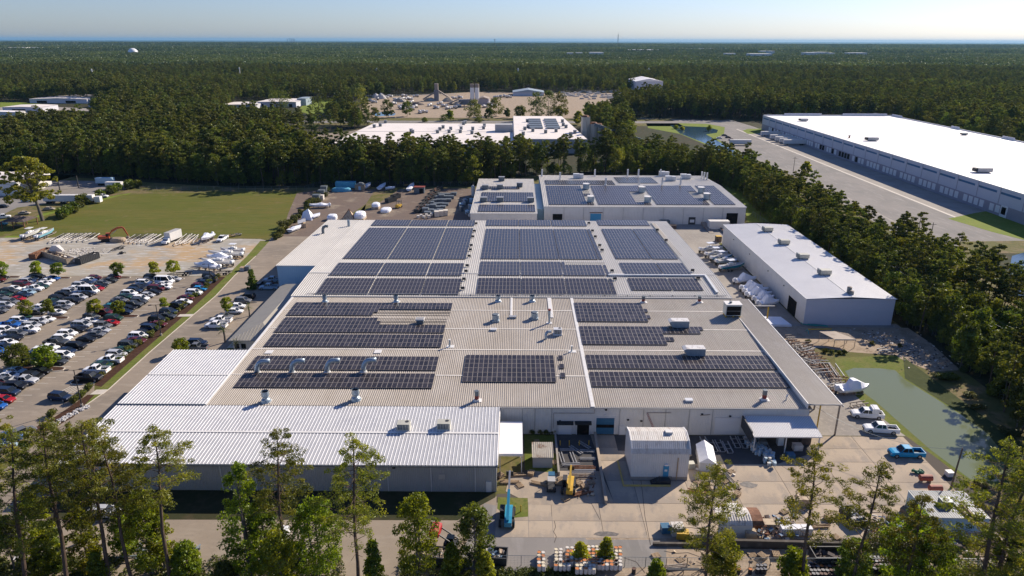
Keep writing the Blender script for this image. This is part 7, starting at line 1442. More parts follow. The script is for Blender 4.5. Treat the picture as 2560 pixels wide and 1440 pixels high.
# drums
def drum_mesh(side, top):
    mb = MB(); mb.mi = 0; mb.tube([(0,0,0),(0,0,.88)],.29,12,cap=False); mb.tube([(0,0,.30),(0,0,.32)],.305,12,cap=False); mb.tube([(0,0,.58),(0,0,.60)],.305,12,cap=False); mb.tube([(0,0,.86),(0,0,.90)],.305,12,cap=False)
    mb.mi = 1; mb.add([(.285*math.cos(2*PI*i/12),.285*math.sin(2*PI*i/12),.87) for i in range(12)],[tuple(range(12))]); return mb.mesh('drum',[side,top])
mat('drum_orange',(.50,.17,.04),.7,var=[(3,(.36,.10,.03),.5,.7)]); mat('drum_cream',(.62,.54,.38),.7,var=[(3,(.45,.36,.24),.5,.7)]); mat('drum_dark',(.10,.045,.03),.7,var=[(3,(.18,.10,.07),.5,.7)]); mat('drum_grey',(.13,.13,.145),.6); mat('drum_black',(.02,.02,.022),.6)
DR = {'orange':drum_mesh('debris_white','drum_orange'),'cream':drum_mesh('debris_white','drum_cream'),'white':drum_mesh('debris_white','debris_white'),'blue':drum_mesh('tarp_blue','drum_cream'),'brown':drum_mesh('drum_black','drum_dark'),'grey':drum_mesh('drum_black','drum_grey'),'rust':drum_mesh('drum_black','drum_orange')}
def drum(px, py, c, lab, grp, z=0.04):
    x, y = P(px, py, z); o = link('drum', DR[c], None, (x+rg.uniform(-.05,.05),y+rg.uniform(-.05,.05),z)); return tag(o, f'{c} topped drum '+lab, 'drum', grp+f', {c} tops')
blk = [(1348,1400,2,5,['orange','white','cream']),(1391,1392,2,5,['cream','white','cream']),(1419,1388,4,5,['cream','white','orange','orange']),(1443,1415,5,4,['cream','orange','white']),(1462,1385,5,6,['orange','orange','cream','orange','white']),(1540,1388,2,6,['white','white','orange','cream']),(1390,1424,4,2,['white','cream','orange']),(1497,1422,5,2,['orange','orange','white'])]
for (px, py, nx, ny, cs) in blk:
    for j in range(ny):
        for i in range(nx): drum(px+i*10.4+rg.uniform(-.8,.8), py+j*8.6-8, rg.choice(cs), 'in the cluster of white drums at the bottom, between the young trees', 'white drums at the bottom')
        if j >= ny-2:
            for i in range(nx): drum(px+i*10.4, py+j*8.6-8, rg.choice(cs), 'on the upper layer of the white drum cluster at the bottom', 'white drums on the upper layer', .96)
for j in range(5):
    for i in range(11):
        if (i in (0,) and j < 1): continue
        drum(2022+i*10.0+(j%2)*4, 1408+j*9.5, rg.choice(['brown','brown','grey','rust','grey']), 'in the dark drum rows at the bottom right', 'dark drums at the bottom right')
for j in range(4):
    for i in range(5): drum(2176+i*9.5+j*3, 1404+j*9.5, rg.choice(['brown','grey','grey']), 'in the smaller drum block right of the second thin pine', 'smaller dark drum block')
for i, (px, py) in enumerate(((1833,1434),(1845,1434),(1875,1434),(1583,1433))): drum(px, py, rg.choice(['rust','brown']), 'standing loose on the dirt at the bottom edge', 'loose drums at the bottom edge')
for j in range(2):
    for i in range(3): drum(1893+i*9, 1424+j*9, 'grey', 'in the small pallet group at the bottom edge', 'pallet drums at the bottom edge')
t = thing('steel_trestle','long low black steel trestle on the dirt at the bottom','trestle',(*P(1668,1436),0)); MB().box(0,0,.7,4.6,.5,.78).build('top','dark_steel',t); mb = MB(); [mb.bar((a,0,0),(a,0,.7),.07).bar((a,.5,0),(a,.5,.7),.07) for a in (.1,2.3,4.5)]; mb.bar((.1,0,.7),(1.2,0,0),.05).bar((4.5,0,.7),(3.4,0,0),.05); mb.build('leg','dark_steel',t)
# pallets and stacks about the yard
rg = random.Random(58); pm = MB(); [pm.box(-.6,-.5+k*.22,.10,.6,-.38+k*.22,.13) for k in range(5)]; [pm.box(-.6+k*.55,-.5,0,-.5+k*.55,.5,.098) for k in range(3)]; pmesh = pm.mesh('pallet','wood')
for k, (px, py) in enumerate(((1402,1200),(1414,1250),(1446,1212),(1462,1222),(1478,1208),(1386,1158),(1740,1205),(1752,1216),(1768,1226),(1795,1190),(1812,1206),(1828,1180),(1842,1240),(1640,1392),(1700,1400),(1880,1388),(1905,1395),(1940,1392),(1780,1402),(1960,1282),(1342,1105),(1328,1188),(2070,1300),(2090,1345),(2190,1350),(2215,1300),(2260,1280),(1250,1192),(1300,1216))):
    x, y = P(px, py); rz_ = rg.uniform(0,3)
    for j in range(rg.choice((1,2,4,5))): o = link('pallet', pmesh, None, (x,y,.06+j*.14), rz_+rg.uniform(-.05,.05)); tag(o, 'grey wooden pallet lying or stacked about the concrete yard', 'pallet', 'pallets about the yard')
for k, (px, py, m) in enumerate(((1408,1212,'wood'),(1455,1236,'rust'),(1745,1232,'rust'),(1806,1222,'dark_steel'),(1822,1198,'dark_steel'),(1835,1212,'frame_steel'),(1350,1212,'wood'),(2050,1318,'wood'),(1782,1420,'wood'),(1690,1420,'frame_steel'),(1275,1208,'wood'),(1290,1190,'wood'))):
    x, y = P(px, py); t = thing('timber_stack','loose stack of long boards near '+('the yellow telehandler','the yellow telehandler, rusty','the white tent shed','the tent shed, dark nearer one','the tent shed, dark farther one','the tent shed, brown one','the black utility cart','the tall thin pine','the bottom edge below the wall','the long black trestle','the front wing east corner, nearer','the front wing east corner, farther')[k],'stack',(x,y,.06),rg.uniform(-.4,.4)+(1.5 if k in (3,4,5) else 0))
    for j in range(6): MB().bar((-1.6+rg.uniform(-.3,.3),j%3*.3-.3,.10+.17*(j//3)),(1.6+rg.uniform(-.3,.3),j%3*.3-.3+rg.uniform(-.15,.15),.10+.17*(j//3)),.15).build('board', m, t)
junk(1392,1490,1196,1246,10,['debris_dark','debris_tan','rust'],.3,.6); junk(1735,1845,1175,1240,10,['debris_dark','frame_steel','debris_white'],.5,.7); junk(1620,2010,1378,1430,8,['debris_dark','debris_tan','debris_white'],.3,.5)
# pails and items under the big awning
rg = random.Random(15); PM = MB(); PM.tube([(0,0,0),(0,0,.40)],[.15,.17],10); PM.tube([(0,0,.40),(0,0,.43)],[.18,.18],10); PMm = PM.mesh('pail','pail_blue'); PM2 = PM.mesh('pail','debris_white')
for k in range(150):
    u = rg.random(); px = 1868+u*65+rg.uniform(-8,8); py = 1100+u*62+rg.uniform(-14,12); x, y = P(px, py)
    if y > 117.8: continue
    o = link('pail', PMm if rg.random() < .6 else PM2, None, (x,y,.07+.42*rg.choice((0,0,1)))); tag(o, 'pale blue-white pail stacked in the shade by the east loading canopy', 'pail', 'pails by the east loading canopy'); o.scale = (1.5,1.5,1.5)
for k, (px, py, s, m) in enumerate(((1948,1112,(1.0,1.0,2.4),'gelcoat_white'),(1992,1125,(1.6,1.2,1.2),'debris_white'),(1975,1145,(1.4,1.2,.9),'door_blue'),(1905,1120,(1.2,1.0,1.6),'galv_dark'),(2010,1108,(1.8,1.4,1.4),'debris_dark'))): crate('storage_bin',('tall white tank under the east loading canopy','pale carton at the post of the east loading canopy','blue bin in the shade before the east loading canopy','grey cabinet at the left end of the east loading canopy','dark machine under the right end of the east loading canopy')[k],px,py,s,m,cat='bin')
# red tanks, green pipes, ac unit, blue roofed container bottom right
for k, (px, py, l) in enumerate(((2312,1206,'rust red horizontal tank beside the green pipes'),(2336,1232,'rust red horizontal tank nearest the blue roofed container'))):
    x, y = P(px, py); t = thing('air_tank', l, 'tank', (x,y,0)); MB().tube([(-1.15,0,.95),(-1.0,0,.95),(1.0,0,.95),(1.15,0,.95)],[.3,.55,.55,.3],14).build('vessel','tank_red',t); MB().box(-.8,-.4,0,-.65,.4,.6).box(.65,-.4,0,.8,.4,.6).build('foot','frame_steel',t)
x, y = P(2298,1184); t = thing('pipe_heap','heap of dark green pipe fittings near the pond end','pipes',(x,y,0)); mb = MB(); [mb.tube([(rg.uniform(-1.3,1),rg.uniform(-.5,.5),rg.uniform(.2,.7)),(rg.uniform(-1,1.3),rg.uniform(-.5,.5),rg.uniform(.2,.7))],.13,8) for _ in range(14)]; mb.build('pipe','green_paint',t)
x, y = P(2318,1330); t = thing('site_container','blue-white ribbed container half hidden by trees at the right','container',(x,y,0),-.02); MB().box(0,0,0,9.0,6.8,2.7).build('wall','wall_blue',t)
mb = MB(); [mb.box(-.1+i*.38,-.1,2.72,-.0+i*.38,6.9,2.8) for i in range(24)]; mb.build('rib','galv_dark',t); MB().box(-.1,-.1,2.7,9.1,6.9,2.74).build('roof','plant_steel',t)
x, y = P(2362,1262,2.8); t = thing('air_conditioner','grey condenser unit on the container roof at the right','air conditioner',(x,y,2.8)); MB().box(-.8,-.7,0,.8,.7,1.0).build('casing','galv_dark',t); MB().cyl(0,0,1.0,1.05,.45,14).build('fan','grille',t)
for k, (px, py) in enumerate(((2392,1270),(2400,1262))): x, y = P(px, py, 2.7); t = thing('timber_beam',('left','right')[k]+' timber beam lying on the container roof','timber',(x,y,2.82)); MB().bar((0,0,.1),(.4,-4.2,.1),.25).build('beam','wood',t)
# lamp posts, utility poles, wires -------------------------------------
def lamp(px, pb, pt, label, heads=2, rz=0.0):
    x, y = P(px, pb); d = _f + _r*((px-1280)/FPX) - _u*((pt-720)/FPX); h = CH+d.z*(y/d.y); t = thing('lamp_post', label, 'lamp post', (x,y,0), rz, 'x')
    MB().cyl(0,0,0,.6,.28,10).build('base','concrete_grey',t); MB().tube([(0,0,.6),(0,0,h)],[.13,.09],8).build('pole','plastic_dark',t)
    mb = MB(); [mb.bar((0,0,h-.1),(s*1.0,0,h+.05),.07) for s in ((-1,1) if heads == 2 else (1,))]; mb.build('arm','plastic_dark',t)
    for s in ((-1,1) if heads == 2 else (1,)): MB().obox((s*1.35,0,h+.08),(.75,.42,.16)).build('lamp_head','plastic_dark',t)
lamp(205,1016,925,'tall twin headed lamp post nearest in the car park',2,.2); lamp(403,839,762,'tall twin headed lamp post in the middle of the hedge strip',2,.4); lamp(527,703,660,'twin headed lamp post by the wrapped boat on its trailer',2,.3)
def upole(px, pb, pt, label, arm=True, lean=0, base=None):
    x, y = base or P(px, pb); d = _f + _r*((px-1280)/FPX) - _u*((pt-720)/FPX); h = CH+d.z*(y/d.y); t = thing('utility_pole', label, 'utility pole', (x,y,0)); MB().tube([(0,0,0),(lean,0,h)],[.17,.11],8).build('pole','pole_wood',t)
    if arm: MB().box(lean-1.3,-.06,h-.9,lean+1.3,.06,h-.76).build('crossarm','pole_wood',t); mb = MB(); [mb.cyl(lean+a,0,h-.76,h-.6,.06,6) for a in (-1.2,-.5,.5,1.2)]; mb.build('insulator','trim_white',t)
    return (x+lean, y, h)
w0 = upole(2377,1220,1120,'bare leaning wooden pole at the end of the pond',False,.3)
w1 = upole(2228,745,662,'wooden pole with crossarm in front of the right tree band',True,0)
w2 = upole(2015,600,520,'wooden pole at the back corner of the storage building',True,0)
w3 = upole(1983,428,392,'wooden pole at the left edge of the truck yard'); w4 = upole(2329,581,556,'short pole between the tree tops beside the truck yard')
w5 = upole(1836,470,425,'wooden pole behind the farthest hall')
def wire(label, a, b, sag=1.2):
    pts = [(a[0]+(b[0]-a[0])*i/12, a[1]+(b[1]-a[1])*i/12, a[2]+(b[2]-a[2])*i/12-sag*4*(i/12)*(1-i/12)) for i in range(13)]; o = MB().tube(pts,.028,4).build('power_line','galv_dark'); return tag(o, label, 'power line')
wire('overhead line running to the yard from the leaning pole by the pond', (w0[0]-.1,w0[1],w0[2]-.3), (57.0,118.4,6.6), 2.2)
for dx in (-1.2,1.2):
    s = 'left' if dx < 0 else 'right'
    wire(s+' overhead line between the two poles of the right tree band', (w1[0]+dx,w1[1],w1[2]-.6), (w2[0]+dx,w2[1],w2[2]-.6), 2); wire(s+' overhead line running toward the viewer along the right tree band', (w1[0]+dx,w1[1],w1[2]-.6), (w1[0]+12+dx,96,w1[2]+2), 3); wire(s+' overhead line behind the farthest hall', (w2[0]+dx,w2[1],w2[2]-.6), (w5[0]+dx,w5[1],w5[2]-.6), 2)
# chain link fence along the right tree band
def fence(label, pts, h=2.0, step=3.0, m='galv_dark'):
    t = thing('chain_fence', label, 'fence', (*pts[0],0)); x0, y0 = pts[0]; ps = MB(); rl = MB(); ws = MB()
    for a, b in zip(pts[:-1], pts[1:]):
        L = math.hypot(b[0]-a[0], b[1]-a[1]); n = max(1,int(L/step))
        for i in range(n+1): x, y = a[0]+(b[0]-a[0])*i/n-x0, a[1]+(b[1]-a[1])*i/n-y0; ps.box(x-.04,y-.04,0,x+.04,y+.04,h)
        rl.bar((a[0]-x0,a[1]-y0,h),(b[0]-x0,b[1]-y0,h),.05); [ws.bar((a[0]-x0,a[1]-y0,q*h/6),(b[0]-x0,b[1]-y0,q*h/6),.012) for q in range(1,6)]
        n2 = int(L/.5); [ws.bar((a[0]+(b[0]-a[0])*i/n2-x0,a[1]+(b[1]-a[1])*i/n2-y0,0),(a[0]+(b[0]-a[0])*i/n2-x0,a[1]+(b[1]-a[1])*i/n2-y0,h),.010) for i in range(n2)]
    ps.build('post', m, t); rl.build('top_rail', m, t); stuff(ws.build('mesh_wire', m, t))
fence('chain link fence between the storage building and the right tree band', [(103.5,300),(104.5,250),(106,200),(108.5,165),(112,140)])
fence('chain link fence along the bottom edge below the drums', [(-8,82.6),(25,82.3),(70,82.5)], 1.8)
fence('chain link fence at the foot of the dark forest behind the rear yard and field', [(-190,349),(-107,350),(-104,362),(-22,364)], 2.2, 4)
# gas meter posts by the blue telehandler, trailer frames in the left undergrowth
for k, (px, py) in enumerate(((1288,1282),(1302,1280))): x, y = P(px, py); t = thing('bollard', 'yellow guard post around the meter on the small grass patch', 'bollard', (x,y,.06), 0, 'guard posts on the grass patch'); MB().cyl(0,0,0,1.2,.09,10).build('post','yellow_paint',t); MB().cyl(0,0,1.2,1.25,.07,8).build('cap','yellow_paint',t)
for k, (a, b) in enumerate((((300,1394),(388,1386)),((330,1380),(370,1376)),((468,1390),(492,1368)))): cradle(('pale galvanised trailer frame in the left undergrowth, nearest','small pale frame behind the galvanised trailer frame','upright galvanised frame leaning in the left undergrowth')[k], a, b, 1.6, .7, 'galv', 'frames in the left undergrowth')
x, y = P(52,1388); o = tag(MB().obox((0,0,.06),(1.4,1.9,.05),.3).build('white_sheet','trim_white',loc=(x,y,.03)), 'small white board lying on the ground at the bottom left', 'board')
x, y = P(740,1355); t = thing('flatbed_truck','white flatbed truck mostly hidden behind the yellow green maple','truck',(x,y,0),PI*.97); MB().box(-3.2,-1.1,.9,1.0,1.1,1.1).build('bed','frame_steel',t); MB().loft([[(q,-1.0,.5),(q,-1.0,h),(q,1.0,h),(q,1.0,.5)] for q, h in ((1.1,2.1),(2.3,2.1),(2.7,1.4),(3.5,1.3))]).build('cab','gelcoat_white',t)
for a in (-2.2,2.8):
    for b in (-1,1): MB().tube([(a,b-.15,.42),(a,b+.15,.42)],.42,10).build('wheel','tyre',t)
x, y = P(770,1398); tag(MB().box(-.2,-1.2,0,.2,1.4,2.6).build('concrete_barrier','concrete_grey',loc=(x,y,0)), 'upright grey concrete slab behind the trees at the bottom', 'barrier')
car('SUV','grey',57,1084,'mostly hidden by the pines at the left edge',1.0,'cars under the near pines'); car('pickup','blue',14,1100,'behind the pines at the left edge',.4,'cars under the near pines'); car('sedan','pale blue',8,1122,'lowest at the left edge under the pines',.5,'cars under the near pines')
car('SUV','silver',262,1285,'parked beside the front wing behind the pine trunks',0,'cars under the near pines')
# ---------------------------------------------------------------- vegetation
NR = np.random.RandomState(11)
def leaves_mesh(name, centers, radii, per, size, matname, flat=1.0, up=0.0, rs=NR, tri=False, droop=0.0, thin=1.0):
    """leaf faces scattered in ellipsoidal clumps; denser at the clump's shell"""
    centers = np.asarray(centers, float); n = len(centers); radii = np.asarray(radii, float)
    if radii.ndim == 1: radii = np.stack([radii, radii, radii*flat], 1)
    idx = np.repeat(np.arange(n), per); N = len(idx)
    d = rs.normal(size=(N,3)); d /= np.linalg.norm(d, axis=1)[:,None]; rad = rs.uniform(.35,1.0,N)**.6
    p = centers[idx] + d*rad[:,None]*radii[idx]
    p[:,2] -= droop*rad**2*radii[idx,0]
    nrm = d*.7 + rs.normal(size=(N,3))*.75; nrm[:,2] += up; nrm /= np.linalg.norm(nrm, axis=1)[:,None]
    a = np.cross(nrm, rs.normal(size=(N,3))); a /= np.linalg.norm(a, axis=1)[:,None]+1e-9; b = np.cross(nrm, a)
    s = size*rs.uniform(.55,1.35,N)[:,None]; asp = rs.uniform(.45,.95,N)[:,None]*thin
    if tri:
        v = np.stack([p-a*s*.6-b*s*asp*.4, p+a*s*.6-b*s*asp*.3, p+b*s*asp*.8+a*s*.1], 1).reshape(-1,3); k = 3
    else:
        v = np.stack([p-a*s*.65, p-b*s*asp*.5, p+a*s*.65, p+b*s*asp*.5], 1).reshape(-1,3); k = 4
    me = bpy.data.meshes.new(name); me.vertices.add(len(v)); me.vertices.foreach_set('co', v.astype(np.float32).ravel())
    me.loops.add(len(v)); me.loops.foreach_set('vertex_index', np.arange(len(v), dtype=np.int32)); me.polygons.add(N)
    me.polygons.foreach_set('loop_start', np.arange(0, len(v), k, dtype=np.int32)); me.update(calc_edges=True); me.materials.append(M[matname]); return me
def pine_parts(seed, h=24, cs=.45, spread=4.5, nl=26, per=70, size=.42, cl=1.25, lm='pine_leaf', bare=True, lean=.4, dens=4, thin=1.0, top=.78):
    rs = np.random.RandomState(seed); tr = MB(); bx, by = rs.uniform(-lean,lean,2)
    ax = lambda z: Vector((bx*(z/h)**2*2+.15*math.sin(z*.35+seed), by*(z/h)**2*2+.15*math.cos(z*.3+seed), z))
    tr.tube([ax(h*q) for q in (0,.04,.15,.35,.55,.75,.9,.99)], [h*.0145,h*.0115,h*.010,h*.009,h*.0075,h*.005,h*.003,.03], 8)
    cen = []; rad = []
    if bare:
        for k in range(4):
            z = h*rs.uniform(cs*.55,cs); a = rs.uniform(0,6.28); L = rs.uniform(.8,2.2); tr.tube([ax(z), ax(z)+Vector((L*math.cos(a),L*math.sin(a),rs.uniform(-.1,.5)))],[.05,.02],4)
    for k in range(nl):
        u = (k+.5)/nl; z = h*(cs+(1-cs)*u**.9*.97); a = k*2.4+rs.uniform(-.5,.5)
        prof = math.sin(math.pi*min(1,(.22+u*top)))**.75
        L = spread*max(.22,prof)*rs.uniform(.55,1.12)*(1.0 if u < .85 else .8)
        e = ax(z)+Vector((L*math.cos(a), L*math.sin(a), L*rs.uniform(-.05,.42))); m_ = ax(z)+Vector((L*.5*math.cos(a),L*.5*math.sin(a),L*rs.uniform(0,.16)))
        tr.tube([ax(z), m_, e],[.035+.03*(1-u)*h/24,.035,.015],4,cap=False)
        nb = max(1,int(dens*L/spread+rs.uniform(0,1.5)))
        for j in range(nb):
            f = rs.uniform(.45,1.05); c = ax(z).lerp(e, f)+Vector(rs.normal(size=3)*np.array([.5,.5,.28])*cl*.6); cen.append(tuple(c)); r = cl*rs.uniform(.45,.95)*(.75+.4*(1-u)); rad.append((r,r,r*.52))
    cen.append(tuple(ax(h*.98))); rad.append((cl*.6,cl*.6,cl*.7))
    return tr.mesh('trunk','bark'), leaves_mesh('crown', cen, np.array(rad), per, size, lm, rs=rs, up=.15, thin=thin)
def broad_parts(seed, h=8, cs=.25, spread=2.6, nc=34, per=80, size=.30, lm='broad_leaf', bark='bark_grey', conical=0.0, cr=.95, stems=1):
    rs = np.random.RandomState(seed); tr = MB()
    for s_ in range(stems):
        ox, oy = (0,0) if stems == 1 else rs.uniform(-.5,.5,2); tr.tube([(ox,oy,0),(ox*1.3+.1,oy*1.3,h*.3),(ox*1.8,oy*1.8+.1,h*.6),(ox*1.5,oy*1.5,h*.93)],[h*.014,h*.011,h*.007,.02],6)
    cen = []; rad = []
    for k in range(nc):
        u = rs.uniform(0,1); z = h*(cs+(1-cs)*u*.96); a = rs.uniform(0,6.28)
        w = spread*((1-u)**.7 if conical else math.sin(math.pi*min(1,.15+u*.82))**.6); r = w*math.sqrt(rs.uniform(.1,1))
        c = (r*math.cos(a), r*math.sin(a), z); cen.append(c); rr_ = cr*rs.uniform(.6,1.15); rad.append((rr_,rr_,rr_*.72))
        if k % 3 == 0: tr.tube([(0,0,z*.8),c],[.045,.015],4,cap=False)
    return tr.mesh('trunk',bark), leaves_mesh('crown', cen, np.array(rad), per, size, lm, rs=rs, up=.1)
TREEP = {}
def plant(name, label, parts, x, y, rz=0, s=1.0, group=None, cat='tree', z=0.0):
    t = thing(name, label, cat, (x,y,z), rz, group); t.scale = s if hasattr(s,'__len__') else (s,s,s); tm, cm = parts; link('trunk' if name != 'shrub' else 'stem', tm, t); link('crown' if name != 'shrub' else 'foliage', cm, t); return t
def topz(px, pt, y):
    d = _f + _r*((px-1280)/FPX) - _u*((pt-720)/FPX); return CH+d.z*(y/d.y), d.x*(y/d.y)
# the nearest pines: (px of the stem at the lower edge, distance, px/py of the top, crown start, spread, seed, label)
NEAR = [(421,79,392,1053,.50,4.6,1,52,'tall straight pine with long right hand boughs in front of the white front wing'),
 (327,78,268,1085,.42,4.4,2,40,'slender leaning pine second from the left group, thin crown against the white roof'),
 (275,77,212,1045,.50,5.4,3,60,'leaning pine with dark heavy crown at the corner of the white roof'),
 (167,76,108,1035,.45,6.0,4,70,'broad pine with thick leaning trunk near the left edge'),
 (60,74,35,1060,.35,5.6,5,64,'bushy pine cut by the left frame edge'),
 (715,78,690,1062,.44,4.2,6,56,'tall pine with a split bushy top left of the cluster of broadleaf trees'),
 (893,79,887,1078,.30,4.9,7,74,'symmetrical pine with a straight trunk in the centre left of the foreground'),
 (1762,79,1785,1147,.22,4.4,8,72,'dense dark pine in front of the gambrel shed'),
 (2006,79,2040,1100,.34,5.0,9,46,'airy pine with long side boughs before the east loading canopy'),
 (2137,78,2195,1135,.28,4.6,10,50,'leaning pine left of the bright blue pickup'),
 (2270,76,2300,1218,.30,3.8,11,44,'shorter pine beside the red tanks'),
 (2455,72,2520,1085,.26,6.6,12,92,'largest dark pine in the lower right corner with a twin trunk'),
 (2490,73,2575,1100,.25,6.2,13,80,'pine cut by the right frame edge'),
 (20,88,-30,1010,.35,5.5,14,60,'pine at the far left behind the nearest ones, cut by the frame'),
 (140,86,150,1040,.5,5.0,15,50,'background pine crown over the end of the car park'),(225,88,245,1040,.55,4.4,16,42,'small crowned pine touching the white roof corner')]
for (pb, y, pt, pyt, cs, spd, sd_, nl, lb) in NEAR:
    zt, xt = topz(pt, pyt, y+1); xb = (_f + _r*((pb-1280)/FPX) - _u*((1440-720)/FPX)); xb = xb.x*(y/xb.y)
    zlow = topz(pb, 1440, y)[0]; sl = (xt-xb)/(zt-zlow); x0 = xb-sl*zlow
    parts = pine_parts(sd_, zt, cs, spd*.98, int(nl*.85), 78, .26, 1.05, lean=.15, dens=3.9, thin=.55)
    t = plant('pine_tree', lb, parts, x0, y); t.rotation_euler = (0, math.atan(sl)*1.0, 0)
# broadleaf young trees in the foreground: (px base, py base or distance, px top, py top, spread, kind)
FG = [(604,78,588,1150,2.9,'broad_leaf','leafy young tree with pale green top at the left of the front wing wall'),(772,80,782,1242,3.6,'broad_leaf','bright yellow green maple in front of the front wing'),
 (1008,80,1038,1228,3.0,'broad_leaf','feathery light green tree right of the centre left pine'),(1168,82,1185,1252,2.6,'broad_leaf_dark','rounded darker tree beside the blue telehandler'),(1140,80,1128,1350,1.5,'broad_leaf','small sapling in front of the red bucket loader'),
 (1452,83,1453,1352,1.25,'broad_leaf','narrow sapling standing among the white drums, left one'),(1516,83,1516,1340,1.25,'broad_leaf','narrow sapling standing among the white drums, right one'),(1640,80,1642,1398,1.3,'broad_leaf','low sapling alone on the bare dirt at the bottom'),
 (1822,80,1810,1335,2.4,'broad_leaf','leafy young tree at the foot of the dense dark pine'),(1998,80,1985,1368,1.9,'broad_leaf','young tree at the foot of the airy pine'),(2155,80,2140,1345,2.4,'broad_leaf_dark','bushy tree at the foot of the leaning pine'),
 (2280,78,2290,1262,3.6,'broad_leaf','bright broadleaf tree in the lower right before the container'),(2345,76,2350,1330,2.8,'broad_leaf','lower broadleaf tree right of the bright one in the lower right'),(2530,74,2540,1300,2.6,'broad_leaf_dark','dark bush tree in the lower right corner'),
 (120,80,110,1300,2.0,'broad_leaf_dark','young broadleaf tree in the left undergrowth, first'),(70,79,62,1225,2.4,'broad_leaf','light green tree in the left undergrowth near the frame edge'),(200,80,190,1260,2.2,'broad_leaf','light green tree between the left pine trunks'),(330,80,345,1225,2.6,'broad_leaf','bright maple between the two slender pine trunks at left'),
 (375,81,382,1245,1.7,'broad_leaf','narrow bright tree against the dark shadow of the front wing'),(455,80,460,1352,1.9,'broad_leaf','round bush in front of the road, left'),(660,80,650,1240,2.4,'broad_leaf_dark','dark leafy tree behind the split topped pine'),(700,76,690,1320,2.6,'broad_leaf','bright leafy tree at the foot of the split topped pine'),
 (15,75,5,1290,2.6,'broad_leaf_dark','dark tree at the bottom left corner'),(240,76,235,1370,1.4,'broad_leaf','low bush among the left trunks'),(560,76,560,1400,1.6,'broad_leaf_dark','low bush at the bottom beside the brown earth'),(930,78,930,1345,1.4,'broad_leaf','small bush at the foot of the centre left pine'),(1205,80,1212,1375,1.3,'broad_leaf','low sapling before the right black dumpster'),(300,84,300,1280,1.8,'broad_leaf','pale tree left of the parked silver SUV')]
for k, (pb, y, pt, pyt, sp, lm, lb) in enumerate(FG):
    zt, xt = topz(pt, pyt, y+.5); parts = broad_parts(100+k, zt, .12, sp, int(34+sp*32), 62, .28, lm, conical=(1 if sp < 1.6 else 0), cr=.50+.12*sp, stems=1+(sp > 2.8))
    plant('young_tree', lb, parts, xt, y, 0)
# tall field tree at the left
x, y = P(107,552); zt, _ = topz(85,392,y)
tr = MB(); rs = np.random.RandomState(5); cen = []; rad = []
tr.tube([(0,0,0),(-.6,0,6),(-1.4,0,11),(-3.0,0,17),(-3.8,0,22)],[.75,.6,.5,.3,.12],8); tr.tube([(-1.3,0,10),(.2,.4,13),(1.6,.6,19),(2.0,.4,23)],[.42,.34,.2,.08],6)
for k in range(210):
    a = rs.uniform(0,6.28); u = rs.uniform(0,1); r = 13.0*math.sqrt(rs.uniform(0,1))*math.sin(math.pi*min(1,.28+.7*u))**.6; z = 9+u*(zt-9.5) if u > .3 else 9+u*12; c = (-3.0+r*math.cos(a), r*.8*math.sin(a), z)
    if rs.rand() < .30 and u < .45: c = (c[0]*.6-2, c[1]*.6, c[2])
    cen.append(c); q = rs.uniform(.7,1.7); rad.append((q,q,q*.6))
    if k % 4 == 0: tr.tube([(-1.6,0,max(9,z*.75)),c],[.14,.03],4,cap=False)
plant('field_tree', 'tall old tree with forked pale trunk at the left end of the lawn', (tr.mesh('trunk','bark_grey'), leaves_mesh('crown',cen,np.array(rad),70,.62,'pine_leaf',rs=rs)), x, y)
# lot trees
rp = [broad_parts(200+k, 5.2, .30, 1.75, 26, 75, .34, 'broad_leaf', cr=.75) for k in range(3)]
for k, (px, py, s, l) in enumerate(((7,694,1.05,'round lollipop tree at the left edge of the car park top'),(96,691,1.0,'second round tree from the left along the car park top'),(148,694,1.0,'third round tree from the left along the car park top'),(297,692,1.0,'round tree standing alone above the middle car rows'),(388,692,1.0,'round tree left of the white van'),(436,690,1.05,'round tree right of the white van'),
    (69,792,.95,'left young tree on the middle planting island, left row'),(125,790,.95,'right young tree on the middle planting island, left row'),(240,790,.98,'left young tree on the middle planting island, right row'),(299,789,.9,'right young tree on the middle planting island, right row'),(413,774,.72,'thin young tree behind the middle lamp post'))):
    x, y = P(px, py+2); plant('parking_tree', l, rp[k%3], x, y, k*1.1, s)
big = broad_parts(210, 5.8, .12, 2.9, 60, 80, .36, 'broad_leaf_dark', cr=1.0); big2 = broad_parts(211, 5.2, .12, 2.7, 52, 80, .36, 'broad_leaf', cr=.95)
x, y = P(45,918); plant('parking_tree','large dark rounded tree on the near planting island, left',big,x,y); x, y = P(118,920); plant('parking_tree','lighter rounded tree on the near planting island, right',big2,x,y)
x, y = P(570,788); plant('parking_tree','round tree on the small island in the office car park',rp[1],x,y,.4,(.85,.85,1.0)); x, y = P(632,722); plant('parking_tree','tall narrow dark tree by the road near the blue-grey wall',broad_parts(213,6.2,.08,1.7,40,80,.34,'broad_leaf_dark',conical=1,cr=.8),x,y)
x, y = P(456,884); plant('parking_tree','yellow green round bush tree at the corner of the front wing roof',rp[2],x,y,0,(1.05,1.05,.75))
